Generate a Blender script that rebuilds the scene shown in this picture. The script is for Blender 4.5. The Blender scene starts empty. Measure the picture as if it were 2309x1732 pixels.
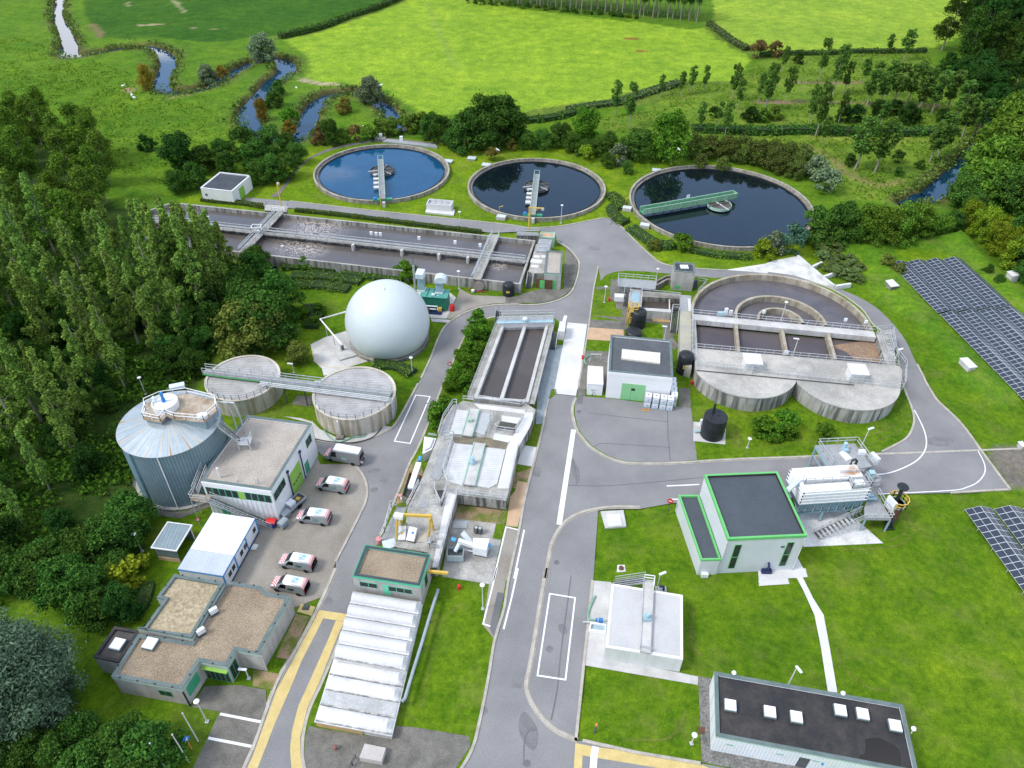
import bpy,math,random
import numpy as np
from mathutils import Vector,Matrix
random.seed(7);RNG=np.random.default_rng(7)
SC=bpy.context.scene;COL=SC.collection
R_=math.radians
# ------------------------------------------------------------------ camera
FPX,CX,CY,HC=1661.67,1154.5,866.0,82.0
PIT,ROL=R_(39.77323),R_(1.06839)
_f=Vector((0,math.cos(PIT),-math.sin(PIT)));_u=Vector((0,math.sin(PIT),math.cos(PIT)));_x=Vector((1,0,0))
_r=math.cos(ROL)*_x + math.sin(ROL)*_u;_u=-math.sin(ROL)*_x + math.cos(ROL)*_u
cam=bpy.data.cameras.new('camera');cam_o=bpy.data.objects.new('camera',cam);COL.objects.link(cam_o)
cam.sensor_fit='HORIZONTAL';cam.sensor_width=36;cam.lens=FPX/2309*36;cam.clip_end=4000;cam.clip_start=1
m=Matrix.Identity(4)
for i in range(3):
    m[i][0]=_r[i];m[i][1]=_u[i];m[i][2]=-_f[i]
m[2][3]=HC
cam_o.matrix_world=m;SC.camera=cam_o
# ------------------------------------------------------------------ light
SUN_EL,SUN_AZ=R_(50),math.atan2(-0.86,-0.30)
SUN_STRENGTH,SUN_ANGLE,SKY_STRENGTH,EXPOSURE=1.45,14.0,0.14,0.82
sun=bpy.data.lights.new('sun','SUN');sun.energy=SUN_STRENGTH;sun.angle=R_(SUN_ANGLE);sun.color=(1.0,0.96,0.9)
sun_o=bpy.data.objects.new('sun',sun);COL.objects.link(sun_o)
sd=Vector((math.sin(SUN_AZ)*math.cos(SUN_EL),math.cos(SUN_AZ)*math.cos(SUN_EL),math.sin(SUN_EL)))
sun_o.rotation_euler=sd.to_track_quat('Z','Y').to_euler()
W=bpy.data.worlds.new('World');SC.world=W;W.use_nodes=True
nt=W.node_tree;nt.nodes.clear()
def N(nt,t,**k):
    n=nt.nodes.new(t)
    for a,b in k.items():
        if a in n.inputs.keys() if hasattr(n,'inputs') else False:n.inputs[a].default_value=b
        else:setattr(n,a,b)
    return n
sky=N(nt,'ShaderNodeTexSky',sky_type='NISHITA');sky.sun_disc=False;sky.sun_elevation=SUN_EL;sky.sun_rotation=SUN_AZ
sky.air_density=1.0;sky.dust_density=0.5
tc=N(nt,'ShaderNodeTexCoord');mp=N(nt,'ShaderNodeMapping');mp.inputs['Scale'].default_value=(1.3,1.3,3.0);mp.inputs['Location'].default_value=(3.1,0.4,0.2)
nz=N(nt,'ShaderNodeTexNoise');nz.inputs['Scale'].default_value=1.9;nz.inputs['Detail'].default_value=7
rp=N(nt,'ShaderNodeValToRGB');rp.color_ramp.elements[0].position=.60;rp.color_ramp.elements[1].position=.71
sx=N(nt,'ShaderNodeSeparateXYZ')
zr=N(nt,'ShaderNodeValToRGB');ad2=N(nt,'ShaderNodeMath',operation='ADD');sb=N(nt,'ShaderNodeMath',operation='SUBTRACT');sb.inputs[1].default_value=.5
for k,(p_,v_) in enumerate(((.0,.8),(.25,.8),(.29,.36),(.365,.36),(.40,.51),(.47,.50),(.54,.52),(.70,.66),(1,.66))):
    e_=zr.color_ramp.elements[k] if k<2 else zr.color_ramp.elements.new(p_)
    e_.position=p_;e_.color=(v_,v_,v_,1)
mx=N(nt,'ShaderNodeMix',data_type='RGBA');mx.inputs[7].default_value=(7.6,7.8,8.2,1)
bg=N(nt,'ShaderNodeBackground');bg.inputs[1].default_value=SKY_STRENGTH
ow=N(nt,'ShaderNodeOutputWorld');L=nt.links.new
L(tc.outputs['Generated'],mp.inputs[0]);L(mp.outputs[0],nz.inputs['Vector']);L(tc.outputs['Generated'],sx.inputs[0]);L(sx.outputs[2],zr.inputs[0]);L(zr.outputs[0],sb.inputs[0]);L(nz.outputs[0],ad2.inputs[0]);L(sb.outputs[0],ad2.inputs[1]);L(ad2.outputs[0],rp.inputs[0])
L(rp.outputs[0],mx.inputs[0]);L(sky.outputs[0],mx.inputs[6]);L(mx.outputs[2],bg.inputs[0]);L(bg.outputs[0],ow.inputs[0])
vs=SC.view_settings;vs.view_transform='Standard';vs.look='None';vs.exposure=EXPOSURE;vs.gamma=1;vs.use_curve_mapping=False
SC.cycles.max_bounces=6;SC.cycles.diffuse_bounces=3;SC.cycles.glossy_bounces=3;SC.cycles.transparent_max_bounces=4

# ------------------------------------------------------------------ survey: photo reading -> ground position
_s=600/2212
SURV={i:(o[0],o[1],_s) for i,o in enumerate([(0,0),(570,0),(1140,0),(1709,0),(0,430),(570,430),(1140,430),(1709,430),(0,860),(570,860),(1140,860),(1709,860),(0,1282),(570,1282),(1140,1282),(1709,1282)])}
for k,(a,b,w) in dict(F=(1760,970,300),G=(960,900,270),M=(850,1090,300),I=(1360,580,240),D=(260,850,300),V=(600,990,260),K=(920,600,160),H=(1100,500,200),B=(1540,600,520),c1=(690,300,340),c2=(1040,330,340),c3=(1400,330,460)).items():SURV[k]=(a,b,w/2212)
SURV['S']=(0,0,1.0)
def T(R,x,y,z=0.0):
    a,b,s=SURV[R];px,py=a+s*x,b+s*y
    d=_r*((px-CX)/FPX) - _u*((py-CY)/FPX) + _f
    t=(z-HC)/d.z
    return Vector((d.x*t,d.y*t,z))
def TT(R,pts,z=0.0):return [T(R,x,y,z) for x,y in pts]
def project(v):
    v=Vector(v)-Vector((0,0,HC));k=v.dot(_f)
    return CX+FPX*v.dot(_r)/k,CY-FPX*v.dot(_u)/k
def height(base,R,x,y):
    a,b,s=SURV[R];px,py=a+s*x,b+s*y;best=(1e9,3)
    for i in range(0,400):
        q=project((base[0],base[1],i*.08));e=math.hypot(q[0]-px,q[1]-py)
        if e<best[0]:best=(e,i*.08)
    return best[1]
def smooth(pts,n=4):
    P=[Vector((p[0],p[1])) for p in pts];o=[]
    for i in range(len(P)-1):
        a,b,c,d=P[max(i-1,0)],P[i],P[i+1],P[min(i+2,len(P)-1)]
        for j in range(n):
            t=j/n
            o.append(.5*((2*b)+(c-a)*t+(2*a-5*b+4*c-d)*t*t+(3*b-a-3*c+d)*t**3))
    o.append(P[-1]);return o
def v2(p):return Vector((p[0],p[1]))
def rect3(A,B,C):
    """rectangle from corner A, neighbour B and a point C on the far side"""
    A,B,C=v2(A),v2(B),v2(C);e=(B-A);n=Vector((-e.y,e.x)).normalized();h=(C-A).dot(n)
    return [A,B,B+n*h,A+n*h]
def ccw(poly):
    a=sum(poly[i][0]*poly[(i+1) % len(poly)][1]-poly[(i+1) % len(poly)][0]*poly[i][1] for i in range(len(poly)))
    p=[v2(q) for q in poly]
    return p if a>0 else p[::-1]
def inset(poly,d):
    p=ccw(poly);n=len(p);o=[]
    for i in range(n):
        a,b,c=p[i-1],p[i],p[(i+1) % n]
        e1=(b-a).normalized();e2=(c-b).normalized()
        n1=Vector((-e1.y,e1.x));n2=Vector((-e2.y,e2.x));k=1+n1.dot(n2)
        o.append(b+(n1+n2)*(d/max(k,.25)))
    return o

# ------------------------------------------------------------------ mesh builder
LOC={}
class MB:
    def __init__(s):s.v=[];s.f=[];s.uv=None
    def add(s,vs,fs):
        o=len(s.v);s.v+=[tuple(v) for v in vs];s.f+=[tuple(i+o for i in f) for f in fs];return s
    def box(s,c,d,rot=0.0):
        """c = centre of the bottom face, d = size"""
        ca,sa=math.cos(rot),math.sin(rot);vs=[]
        for z in (0,d[2]):
            for sx_,sy_ in ((-1,-1),(1,-1),(1,1),(-1,1)):
                x,y=sx_*d[0]/2,sy_*d[1]/2
                vs.append((c[0]+x*ca-y*sa,c[1]+x*sa+y*ca,c[2]+z))
        return s.add(vs,[(3,2,1,0),(4,5,6,7),(0,1,5,4),(1,2,6,5),(2,3,7,6),(3,0,4,7)])
    def prism(s,poly,z0,z1):
        p=ccw(poly);n=len(p)
        return s.add([(q[0],q[1],z0) for q in p]+[(q[0],q[1],z1) for q in p],[tuple(range(n-1,-1,-1)),tuple(range(n,2*n))]+[(i,(i+1) % n,n+(i+1) % n,n+i) for i in range(n)])
    def wallring(s,poly,z0,z1):
        p=ccw(poly);n=len(p)
        return s.add([(q[0],q[1],z0) for q in p]+[(q[0],q[1],z1) for q in p],[(i,(i+1) % n,n+(i+1) % n,n+i) for i in range(n)])
    def sheet(s,poly,z):
        p=ccw(poly);return s.add([(q[0],q[1],z) for q in p],[tuple(range(len(p)))])
    def frame(s,outer,d,z0,z1):
        a=ccw(outer);b=inset(outer,d);n=len(a)
        vs=[(q[0],q[1],z0) for q in a]+[(q[0],q[1],z1) for q in a]+[(q[0],q[1],z0) for q in b]+[(q[0],q[1],z1) for q in b]
        fs=[]
        for i in range(n):
            j=(i+1) % n
            fs+=[(i,j,n+j,n+i),(n+i,n+j,3*n+j,3*n+i),(2*n+j,2*n+i,3*n+i,3*n+j),(j,i,2*n+i,2*n+j)]
        return s.add(vs,fs)
    def strip(s,pts,w,z0,z1=None,closed=False):
        """band of width w along a 2D line; a flat sheet when z1 is None"""
        p=[v2(q) for q in pts];n=len(p);Lf=[];Rt=[]
        for i in range(n):
            a=p[max(i-1,0)] if not closed else p[i-1];c=p[min(i+1,n-1)] if not closed else p[(i+1) % n]
            e1=(p[i]-a);e2=(c-p[i])
            if e1.length<1e-6:e1=e2
            if e2.length<1e-6:e2=e1
            e1.normalize();e2.normalize();n1=Vector((-e1.y,e1.x));n2=Vector((-e2.y,e2.x));k=max(1+n1.dot(n2),.4)
            o=(n1+n2)*(w/2/k);Lf.append(p[i]+o);Rt.append(p[i]-o)
        m_=n if closed else n-1
        if z1 is None:
            vs=[(q.x,q.y,z0) for q in Lf]+[(q.x,q.y,z0) for q in Rt]
            return s.add(vs,[(n+i,n+(i+1) % n,(i+1) % n,i) for i in range(m_)])
        vs=[(q.x,q.y,z1) for q in Lf]+[(q.x,q.y,z1) for q in Rt]+[(q.x,q.y,z0) for q in Lf]+[(q.x,q.y,z0) for q in Rt]
        fs=[]
        for i in range(m_):
            j=(i+1) % n
            fs+=[(n+i,n+j,j,i),(i,j,2*n+j,2*n+i),(n+j,n+i,3*n+i,3*n+j)]
        if not closed:fs+=[(0,2*n,3*n,n),(n-1,2*n-1,4*n-1,3*n-1)]
        return s.add(vs,fs)
    def beam(s,a,b,w,h,up=None):
        a,b=Vector(a),Vector(b);d=(b-a)
        if d.length<1e-6:return s
        d.normalize();u=Vector((0,0,1)) if abs(d.z)<.95 else Vector((1,0,0))
        if up:u=Vector(up)
        r=d.cross(u).normalized();u=r.cross(d)
        vs=[q+r*(sx_*w/2)+u*(sz*h/2) for q in (a,b) for sx_,sz in ((-1,-1),(1,-1),(1,1),(-1,1))]
        return s.add(vs,[(3,2,1,0),(4,5,6,7),(0,1,5,4),(1,2,6,5),(2,3,7,6),(3,0,4,7)])
    def tube(s,pts,r,n=6,cap=True,r1=None):
        P=[Vector(p) for p in pts];rings=[];k=len(P)
        for i,p in enumerate(P):
            d=(P[min(i+1,k-1)]-P[max(i-1,0)]).normalized();u=Vector((0,0,1)) if abs(d.z)<.95 else Vector((1,0,0))
            x=d.cross(u).normalized();y=x.cross(d);rr=r if r1 is None else r+(r1-r)*i/(k-1)
            rings.append([p+x*(rr*math.cos(2*math.pi*j/n))+y*(rr*math.sin(2*math.pi*j/n)) for j in range(n)])
        fs=[(i*n+j,i*n+(j+1) % n,(i+1)*n+(j+1) % n,(i+1)*n+j) for i in range(k-1) for j in range(n)]
        if cap:fs+=[tuple(range(n-1,-1,-1)),tuple((k-1)*n+j for j in range(n))]
        return s.add([v for r2 in rings for v in r2],fs)
    def lathe(s,c,prof,n=32,a0=0.0,a1=2*math.pi,capb=True,capt=True):
        full=abs(a1-a0-2*math.pi)<1e-6;m_=n if full else n+1;vs=[]
        for r,z in prof:
            for j in range(m_):
                a=a0+(a1-a0)*j/n;vs.append((c[0]+r*math.cos(a),c[1]+r*math.sin(a),c[2]+z))
        fs=[]
        for i in range(len(prof)-1):
            for j in range(n):
                k=(j+1) % m_;fs.append((i*m_+j,i*m_+k,(i+1)*m_+k,(i+1)*m_+j))
        if full and capb and prof[0][0]>1e-4:fs.append(tuple(range(m_-1,-1,-1)))
        if full and capt and prof[-1][0]>1e-4:fs.append(tuple((len(prof)-1)*m_+j for j in range(m_)))
        return s.add(vs,fs)
    def cyl(s,c,r,h,n=20,r1=None):return s.lathe(c,[(r,0),(r if r1 is None else r1,h)],n)
    def rail(s,pts,h=1.1,sp=1.6,r=.035,closed=False,mids=1):
        P=[Vector(p) for p in pts]
        if closed:P=P+[P[0]]
        for k in range(mids+1):
            z=h*(1-k/(mids+1)) if mids else h
            for a,b in zip(P,P[1:]):s.beam(a+Vector((0,0,z)),b+Vector((0,0,z)),r*2,r*2)
        for a,b in zip(P,P[1:]):
            n=max(1,round((b-a).length/sp))
            for i in range(n+1):
                q=a.lerp(b,i/n);s.beam(q,q+Vector((0,0,h)),r*1.8,r*1.8)
        return s
    def build(s,name,mat,parent=None,smooth_=False,**props):
        me=bpy.data.meshes.new(name);vs=np.array(s.v,dtype=float)
        if parent is not None:loc=np.array(LOC[parent.name])
        elif props.pop('at0',False):loc=np.zeros(3)
        else:
            loc=np.array([(vs[:,0].min()+vs[:,0].max())/2,(vs[:,1].min()+vs[:,1].max())/2,vs[:,2].min()])
        vs=vs-loc
        me.from_pydata(vs.tolist(),[],s.f);me.update()
        if smooth_:
            me.polygons.foreach_set('use_smooth',[True]*len(me.polygons))
            try:me.set_sharp_from_angle(angle=R_(40))
            except Exception:pass
        me.materials.append(mat)
        o=bpy.data.objects.new(name,me);COL.objects.link(o)
        if parent is not None:o.parent=parent;LOC[o.name]=LOC[parent.name]
        else:o.location=loc;LOC[o.name]=tuple(loc)
        for k,v in props.items():o[k]=v
        return o
def thing(name,label,cat,loc=(0,0,0),group=None):
    o=bpy.data.objects.new(name,None);COL.objects.link(o);o.location=loc;o.empty_display_size=.5
    o['label']=label;o['category']=cat;LOC[o.name]=tuple(loc)
    if group:o['group']=group
    return o
def tag(o,label,cat,group=None):
    o['label']=label;o['category']=cat
    if group:o['group']=group
    return o
def dup(root,loc,rotz=0.0,scale=1.0,label=None,group=None,rec=True):
    r=root.copy();COL.objects.link(r);r.location=loc;r.rotation_euler=(0,0,rotz);r.scale=(scale,)*3 if not isinstance(scale,tuple) else scale
    if label:r['label']=label
    if group:r['group']=group
    for ch in list(root.children):
        c=ch.copy();COL.objects.link(c);c.parent=r
        for g in list(ch.children):
            d=g.copy();COL.objects.link(d);d.parent=c
    return r
def struct(name,mb,mat,**k):return mb.build(name,mat,None,kind='structure',**k)

# ------------------------------------------------------------------ materials
def M(name,c1,c2=None,scale=.6,rough=.8,fine=.15,fscale=None,bump=0.0,metal=0.0,spec=.3,streak=0.0,streakcol=(.06,.06,.055),lo=.35,hi=.65,coat=0.0,rib=None):
    m=bpy.data.materials.new(name);m.use_nodes=True;nt=m.node_tree;b=nt.nodes['Principled BSDF'];L=nt.links.new
    b.inputs['Roughness'].default_value=rough;b.inputs['Metallic'].default_value=metal;b.inputs['Specular IOR Level'].default_value=spec;b.inputs['Coat Weight'].default_value=coat
    tc=N(nt,'ShaderNodeTexCoord');c2=c2 or tuple(x*.8 for x in c1)
    nz=N(nt,'ShaderNodeTexNoise');nz.inputs['Scale'].default_value=scale;nz.inputs['Detail'].default_value=6;nz.inputs['Roughness'].default_value=.62;L(tc.outputs['Object'],nz.inputs['Vector'])
    rp=N(nt,'ShaderNodeMapRange');rp.inputs[1].default_value=lo;rp.inputs[2].default_value=hi;L(nz.outputs[0],rp.inputs[0])
    mx=N(nt,'ShaderNodeMix',data_type='RGBA');mx.inputs[6].default_value=(*c1,1);mx.inputs[7].default_value=(*c2,1);L(rp.outputs[0],mx.inputs[0])
    out=mx.outputs[2]
    if streak:
        mp=N(nt,'ShaderNodeMapping');mp.inputs['Scale'].default_value=(1.6,1.6,.12);L(tc.outputs['Object'],mp.inputs[0])
        n3=N(nt,'ShaderNodeTexNoise');n3.inputs['Scale'].default_value=1.0;n3.inputs['Detail'].default_value=5;L(mp.outputs[0],n3.inputs['Vector'])
        r3=N(nt,'ShaderNodeMapRange');r3.inputs[1].default_value=.45;r3.inputs[2].default_value=.62;r3.inputs[4].default_value=streak;L(n3.outputs[0],r3.inputs[0])
        ge=N(nt,'ShaderNodeNewGeometry');sp=N(nt,'ShaderNodeSeparateXYZ');L(ge.outputs['True Normal'],sp.inputs[0])
        ab=N(nt,'ShaderNodeMath',operation='ABSOLUTE');L(sp.outputs[2],ab.inputs[0]);su=N(nt,'ShaderNodeMath',operation='SUBTRACT');su.inputs[0].default_value=1.0;L(ab.outputs[0],su.inputs[1])
        mu=N(nt,'ShaderNodeMath',operation='MULTIPLY');L(r3.outputs[0],mu.inputs[0]);L(su.outputs[0],mu.inputs[1])
        m3=N(nt,'ShaderNodeMix',data_type='RGBA');m3.inputs[7].default_value=(*streakcol,1);L(out,m3.inputs[6]);L(mu.outputs[0],m3.inputs[0]);out=m3.outputs[2]
    n2=N(nt,'ShaderNodeTexNoise');n2.inputs['Scale'].default_value=fscale or scale*14;n2.inputs['Detail'].default_value=3;L(tc.outputs['Object'],n2.inputs['Vector'])
    if fine:
        r2=N(nt,'ShaderNodeMapRange');r2.inputs[1].default_value=.3;r2.inputs[2].default_value=.7;r2.inputs[3].default_value=1-fine;r2.inputs[4].default_value=1+fine;L(n2.outputs[0],r2.inputs[0])
        hs=N(nt,'ShaderNodeHueSaturation');L(out,hs.inputs['Color']);L(r2.outputs[0],hs.inputs['Value']);out=hs.outputs['Color']
    L(out,b.inputs['Base Color'])
    if bump:
        bp=N(nt,'ShaderNodeBump');bp.inputs['Strength'].default_value=bump;bp.inputs['Distance'].default_value=.1;L(n2.outputs[0],bp.inputs['Height']);L(bp.outputs[0],b.inputs['Normal'])
    return m
MAT=dict(
 asphalt=M('asphalt',(.265,.260,.258),(.190,.188,.190),.13,.9,.15,7,.06,lo=.3,hi=.7),
 patch=M('patched_asphalt',(.215,.212,.212),(.17,.168,.17),.5,.9,.15,8),stain=M('stained_asphalt',(.15,.15,.152),(.20,.198,.198),.9,.85,.15,7),asphalt_dark=M('dark_asphalt',(.125,.125,.13),(.16,.16,.163),.15,.9,.12,9,.05),
 yard=M('yard_concrete',(.34,.315,.275),(.22,.195,.16),.16,.9,.15,5,.05,lo=.3,hi=.7),
 patio=M('old_paving',(.20,.19,.165),(.12,.115,.10),.5,.9,.22,6,.1),
 kerb=M('kerb_stone',(.47,.44,.38),(.34,.31,.26),.8,.85,.15,6),
 concrete=M('concrete',(.42,.41,.38),(.27,.26,.23),.3,.85,.12,5,.05,streak=.75),
 concrete_light=M('pale_concrete',(.58,.57,.55),(.42,.41,.39),.35,.85,.08,6,.03,streak=.35,streakcol=(.2,.19,.17)),
 concrete_dark=M('stained_concrete',(.33,.31,.27),(.17,.155,.125),.4,.9,.2,5,.08,streak=.8),
 deck=M('weathered_deck',(.45,.44,.41),(.25,.24,.21),.35,.9,.2,4,.06,streak=.9),
 rim=M('tank_rim',(.42,.39,.34),(.26,.23,.18),.6,.9,.22,6,.1,streak=.5),
 slab_white=M('new_concrete',(.66,.655,.64),(.56,.555,.54),.25,.8,.05,8),
 white=M('white_paint',(.80,.80,.80),(.74,.745,.75),.3,.5,.04,6),
 white_panel=M('white_cladding',(.78,.79,.80),(.70,.72,.74),.4,.45,.04,6,streak=.12,streakcol=(.4,.4,.38)),
 pale_wall=M('pale_wall',(.47,.455,.43),(.36,.35,.33),.5,.85,.10,7,.04,streak=.3,streakcol=(.22,.2,.17)),
 gravel=M('roof_gravel',(.335,.265,.185),(.245,.19,.13),.3,.95,.38,6.5,.5),
 gravel_pale=M('pale_roof_gravel',(.43,.39,.34),(.35,.31,.265),.3,.95,.30,7,.5),
 roof_dark=M('roof_felt',(.045,.055,.068),(.075,.082,.092),.35,.75,.12,4,.03),
 roof_black=M('bitumen_roof',(.030,.030,.033),(.075,.066,.058),.30,.7,.15,3,.03,lo=.42,hi=.75),
 coping=M('grey_coping',(.10,.145,.14),(.15,.19,.185),.8,.6,.12),
 green=M('green_paint',(.13,.50,.16),(.10,.42,.13),.8,.5,.06),
 teal=M('teal_green_paint',(.06,.36,.20),(.05,.30,.17),.8,.5,.08),
 palegreen=M('pale_green_paint',(.36,.53,.43),(.28,.44,.35),.8,.6,.1),
 bridgegreen=M('bridge_green',(.14,.36,.17),(.22,.42,.26),.9,.6,.15,streak=.5,streakcol=(.4,.5,.4)),
 lime=M('lime_green_door',(.27,.50,.09),(.23,.44,.07),.8,.5,.05),
 darkgreen=M('container_green',(.012,.13,.085),(.02,.17,.11),.8,.45,.08),
 steel=M('galvanised_steel',(.55,.57,.58),(.42,.44,.45),1.0,.45,.08,metal=.25),
 steel_dark=M('dark_steel',(.10,.11,.115),(.07,.075,.08),1.0,.6,.1),
 grating=M('steel_grating',(.34,.355,.36),(.27,.28,.285),.8,.6,.22,9),
 bluesteel=M('blue_grey_steel',(.17,.27,.31),(.13,.22,.26),.8,.45,.08),
 paleblue=M('pale_blue_paint',(.40,.56,.62),(.3,.46,.52),.8,.5,.1),
 blue=M('blue_paint',(.03,.22,.55),(.025,.17,.45),.8,.5,.06),
 yellow=M('yellow_paint',(.66,.45,.09),(.56,.37,.07),.8,.5,.08),
 road_yellow=M('yellow_road_paint',(.62,.49,.21),(.52,.40,.16),.7,.85,.12),
 red=M('red_paint',(.62,.03,.03),(.5,.025,.025),.8,.5,.05),
 orange=M('orange_paint',(.72,.27,.10),(.6,.2,.07),.8,.6,.1),
 black=M('black_plastic',(.016,.02,.024),(.026,.03,.034),.6,.4,.08),
 glass=M('window_glass',(.02,.028,.03),(.035,.045,.045),1.2,.12,.05,spec=.35),
 skylight=M('skylight_dome',(.82,.83,.84),(.74,.76,.78),1.0,.25,.03),
 plastic=M('white_plastic',(.78,.80,.82),(.66,.69,.72),1.5,.4,.05),
 brown=M('brown_wood',(.14,.075,.045),(.09,.05,.03),1.0,.8,.2),
 rust=M('rusty_soil',(.30,.20,.12),(.20,.13,.075),.6,.95,.25,4),
 soil=M('bare_soil',(.33,.23,.14),(.13,.16,.03),.45,.95,.25,4,.1,lo=.42,hi=.6),
 sandy=M('sandy_paving',(.55,.38,.24),(.45,.30,.19),.6,.9,.12),
 cobble=M('gravel_strip',(.22,.215,.20),(.14,.135,.12),.8,.95,.4,4,.4),
 bluegravel=M('blue_grey_gravel',(.27,.32,.345),(.21,.25,.27),.8,.95,.25,5,.3),
 tyre=M('tyre_rubber',(.018,.018,.018),None,1,.85,.1),
 carpaint_white=M('silver_white_paint',(.78,.79,.80),(.74,.75,.77),1,.25,.02,coat=.5),
 carpaint_grey=M('grey_metallic_paint',(.27,.285,.29),(.24,.255,.26),1,.3,.03,metal=.3,coat=.5),
 carpaint_dark=M('dark_metallic_paint',(.14,.155,.16),None,1,.3,.03,metal=.3,coat=.5),
 bark=M('pale_bark',(.36,.33,.27),(.22,.19,.15),1.2,.9,.2),bark_dark=M('dark_bark',(.10,.08,.06),(.06,.05,.035),1.2,.95,.2),
 pipe_grey=M('grey_pipe',(.30,.36,.40),(.25,.30,.34),1,.5,.06),pipe_green=M('green_hose',(.20,.42,.30),None,1,.6,.06),
 oldsheet=M('weathered_sheet',(.66,.66,.65),(.44,.44,.42),.35,.8,.12,3,.03,lo=.45,hi=.7),
)
def stripes(name,c1,c2,per,rot=R_(45),axis='Object'):
    m=bpy.data.materials.new(name);m.use_nodes=True;nt=m.node_tree;b=nt.nodes['Principled BSDF'];L=nt.links.new
    tc=N(nt,'ShaderNodeTexCoord');sp=N(nt,'ShaderNodeSeparateXYZ');L(tc.outputs['Object'],sp.inputs[0])
    ab=N(nt,'ShaderNodeMath',operation='ABSOLUTE');L(sp.outputs[1],ab.inputs[0])
    a1=N(nt,'ShaderNodeMath',operation='ADD');L(sp.outputs[0],a1.inputs[0]);a2=N(nt,'ShaderNodeMath',operation='ADD');L(ab.outputs[0],a2.inputs[0]);L(a1.outputs[0],a2.inputs[1]);L(sp.outputs[2],a1.inputs[1])
    di=N(nt,'ShaderNodeMath',operation='DIVIDE');di.inputs[1].default_value=per;L(a2.outputs[0],di.inputs[0])
    fr=N(nt,'ShaderNodeMath',operation='FRACT');L(di.outputs[0],fr.inputs[0]);gt=N(nt,'ShaderNodeMath',operation='GREATER_THAN');gt.inputs[1].default_value=.5;L(fr.outputs[0],gt.inputs[0])
    mx=N(nt,'ShaderNodeMix',data_type='RGBA');mx.inputs[6].default_value=(*c1,1);mx.inputs[7].default_value=(*c2,1);L(gt.outputs[0],mx.inputs[0]);L(mx.outputs[2],b.inputs['Base Color']);b.inputs['Roughness'].default_value=.35
    return m
MAT['chevron']=stripes('red_white_chevrons',(.80,.78,.78),(.62,.05,.06),.30)
def ribbed(name,c1,c2,per,axis=0,rough=.5,metal=0.0,depth=.5,angular=False,rust=None,c=(0,0)):
    """sheet metal with ribs: per = rib spacing; angular: ribs round a centre"""
    m=M(name,c1,c2,.5,rough,.06,5,0,metal);nt=m.node_tree;b=nt.nodes['Principled BSDF'];L=nt.links.new
    tc=N(nt,'ShaderNodeTexCoord');sp=N(nt,'ShaderNodeSeparateXYZ');L(tc.outputs['Object'],sp.inputs[0])
    if angular:
        at=N(nt,'ShaderNodeMath',operation='ARCTAN2');L(sp.outputs[1],at.inputs[0]);L(sp.outputs[0],at.inputs[1]);src=at.outputs[0]
    else:src=sp.outputs[axis]
    di=N(nt,'ShaderNodeMath',operation='DIVIDE');di.inputs[1].default_value=per;L(src,di.inputs[0])
    pp=N(nt,'ShaderNodeMath',operation='PINGPONG');pp.inputs[1].default_value=.5;L(di.outputs[0],pp.inputs[0])
    src_=b.inputs['Base Color'].links[0].from_socket;ln=N(nt,'ShaderNodeMapRange');ln.inputs[1].default_value=.05;ln.inputs[2].default_value=.14;ln.inputs[3].default_value=1-.45*min(depth,1);ln.inputs[4].default_value=1.0;L(pp.outputs[0],ln.inputs[0]);hs_=N(nt,'ShaderNodeHueSaturation');L(src_,hs_.inputs['Color']);L(ln.outputs[0],hs_.inputs['Value']);L(hs_.outputs[0],b.inputs['Base Color'])  # dark groove lines: rib shading painted in where the bump hardly shows
    bp=N(nt,'ShaderNodeBump');bp.inputs['Strength'].default_value=depth;bp.inputs['Distance'].default_value=.12;L(pp.outputs[0],bp.inputs['Height']);L(bp.outputs[0],b.inputs['Normal'])
    return m
MAT['corrugated']=ribbed('blue_grey_corrugated_sheet',(.20,.285,.325),(.16,.235,.275),.062,angular=True,depth=.9,metal=.2)
MAT['shedroof']=ribbed('grey_corrugated_roof',(.25,.32,.35),(.21,.27,.30),.5,depth=.5)
MAT['cabinroof']=ribbed('white_corrugated_roof',(.78,.80,.82),(.72,.74,.76),.35,depth=.25)
MAT['wallrib']=ribbed('white_ribbed_cladding',(.74,.78,.79),(.68,.72,.74),.35,depth=.35)
MAT['coverplanks']=ribbed('grey_cover_planks',(.47,.46,.45),(.34,.33,.32),.45,axis=1,depth=.7,rough=.8)
MAT['gritcover']=ribbed('pale_ribbed_cover',(.60,.605,.60),(.50,.505,.50),.45,axis=1,depth=.4,rough=.7)
LEAFGAIN=1.55
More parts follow.
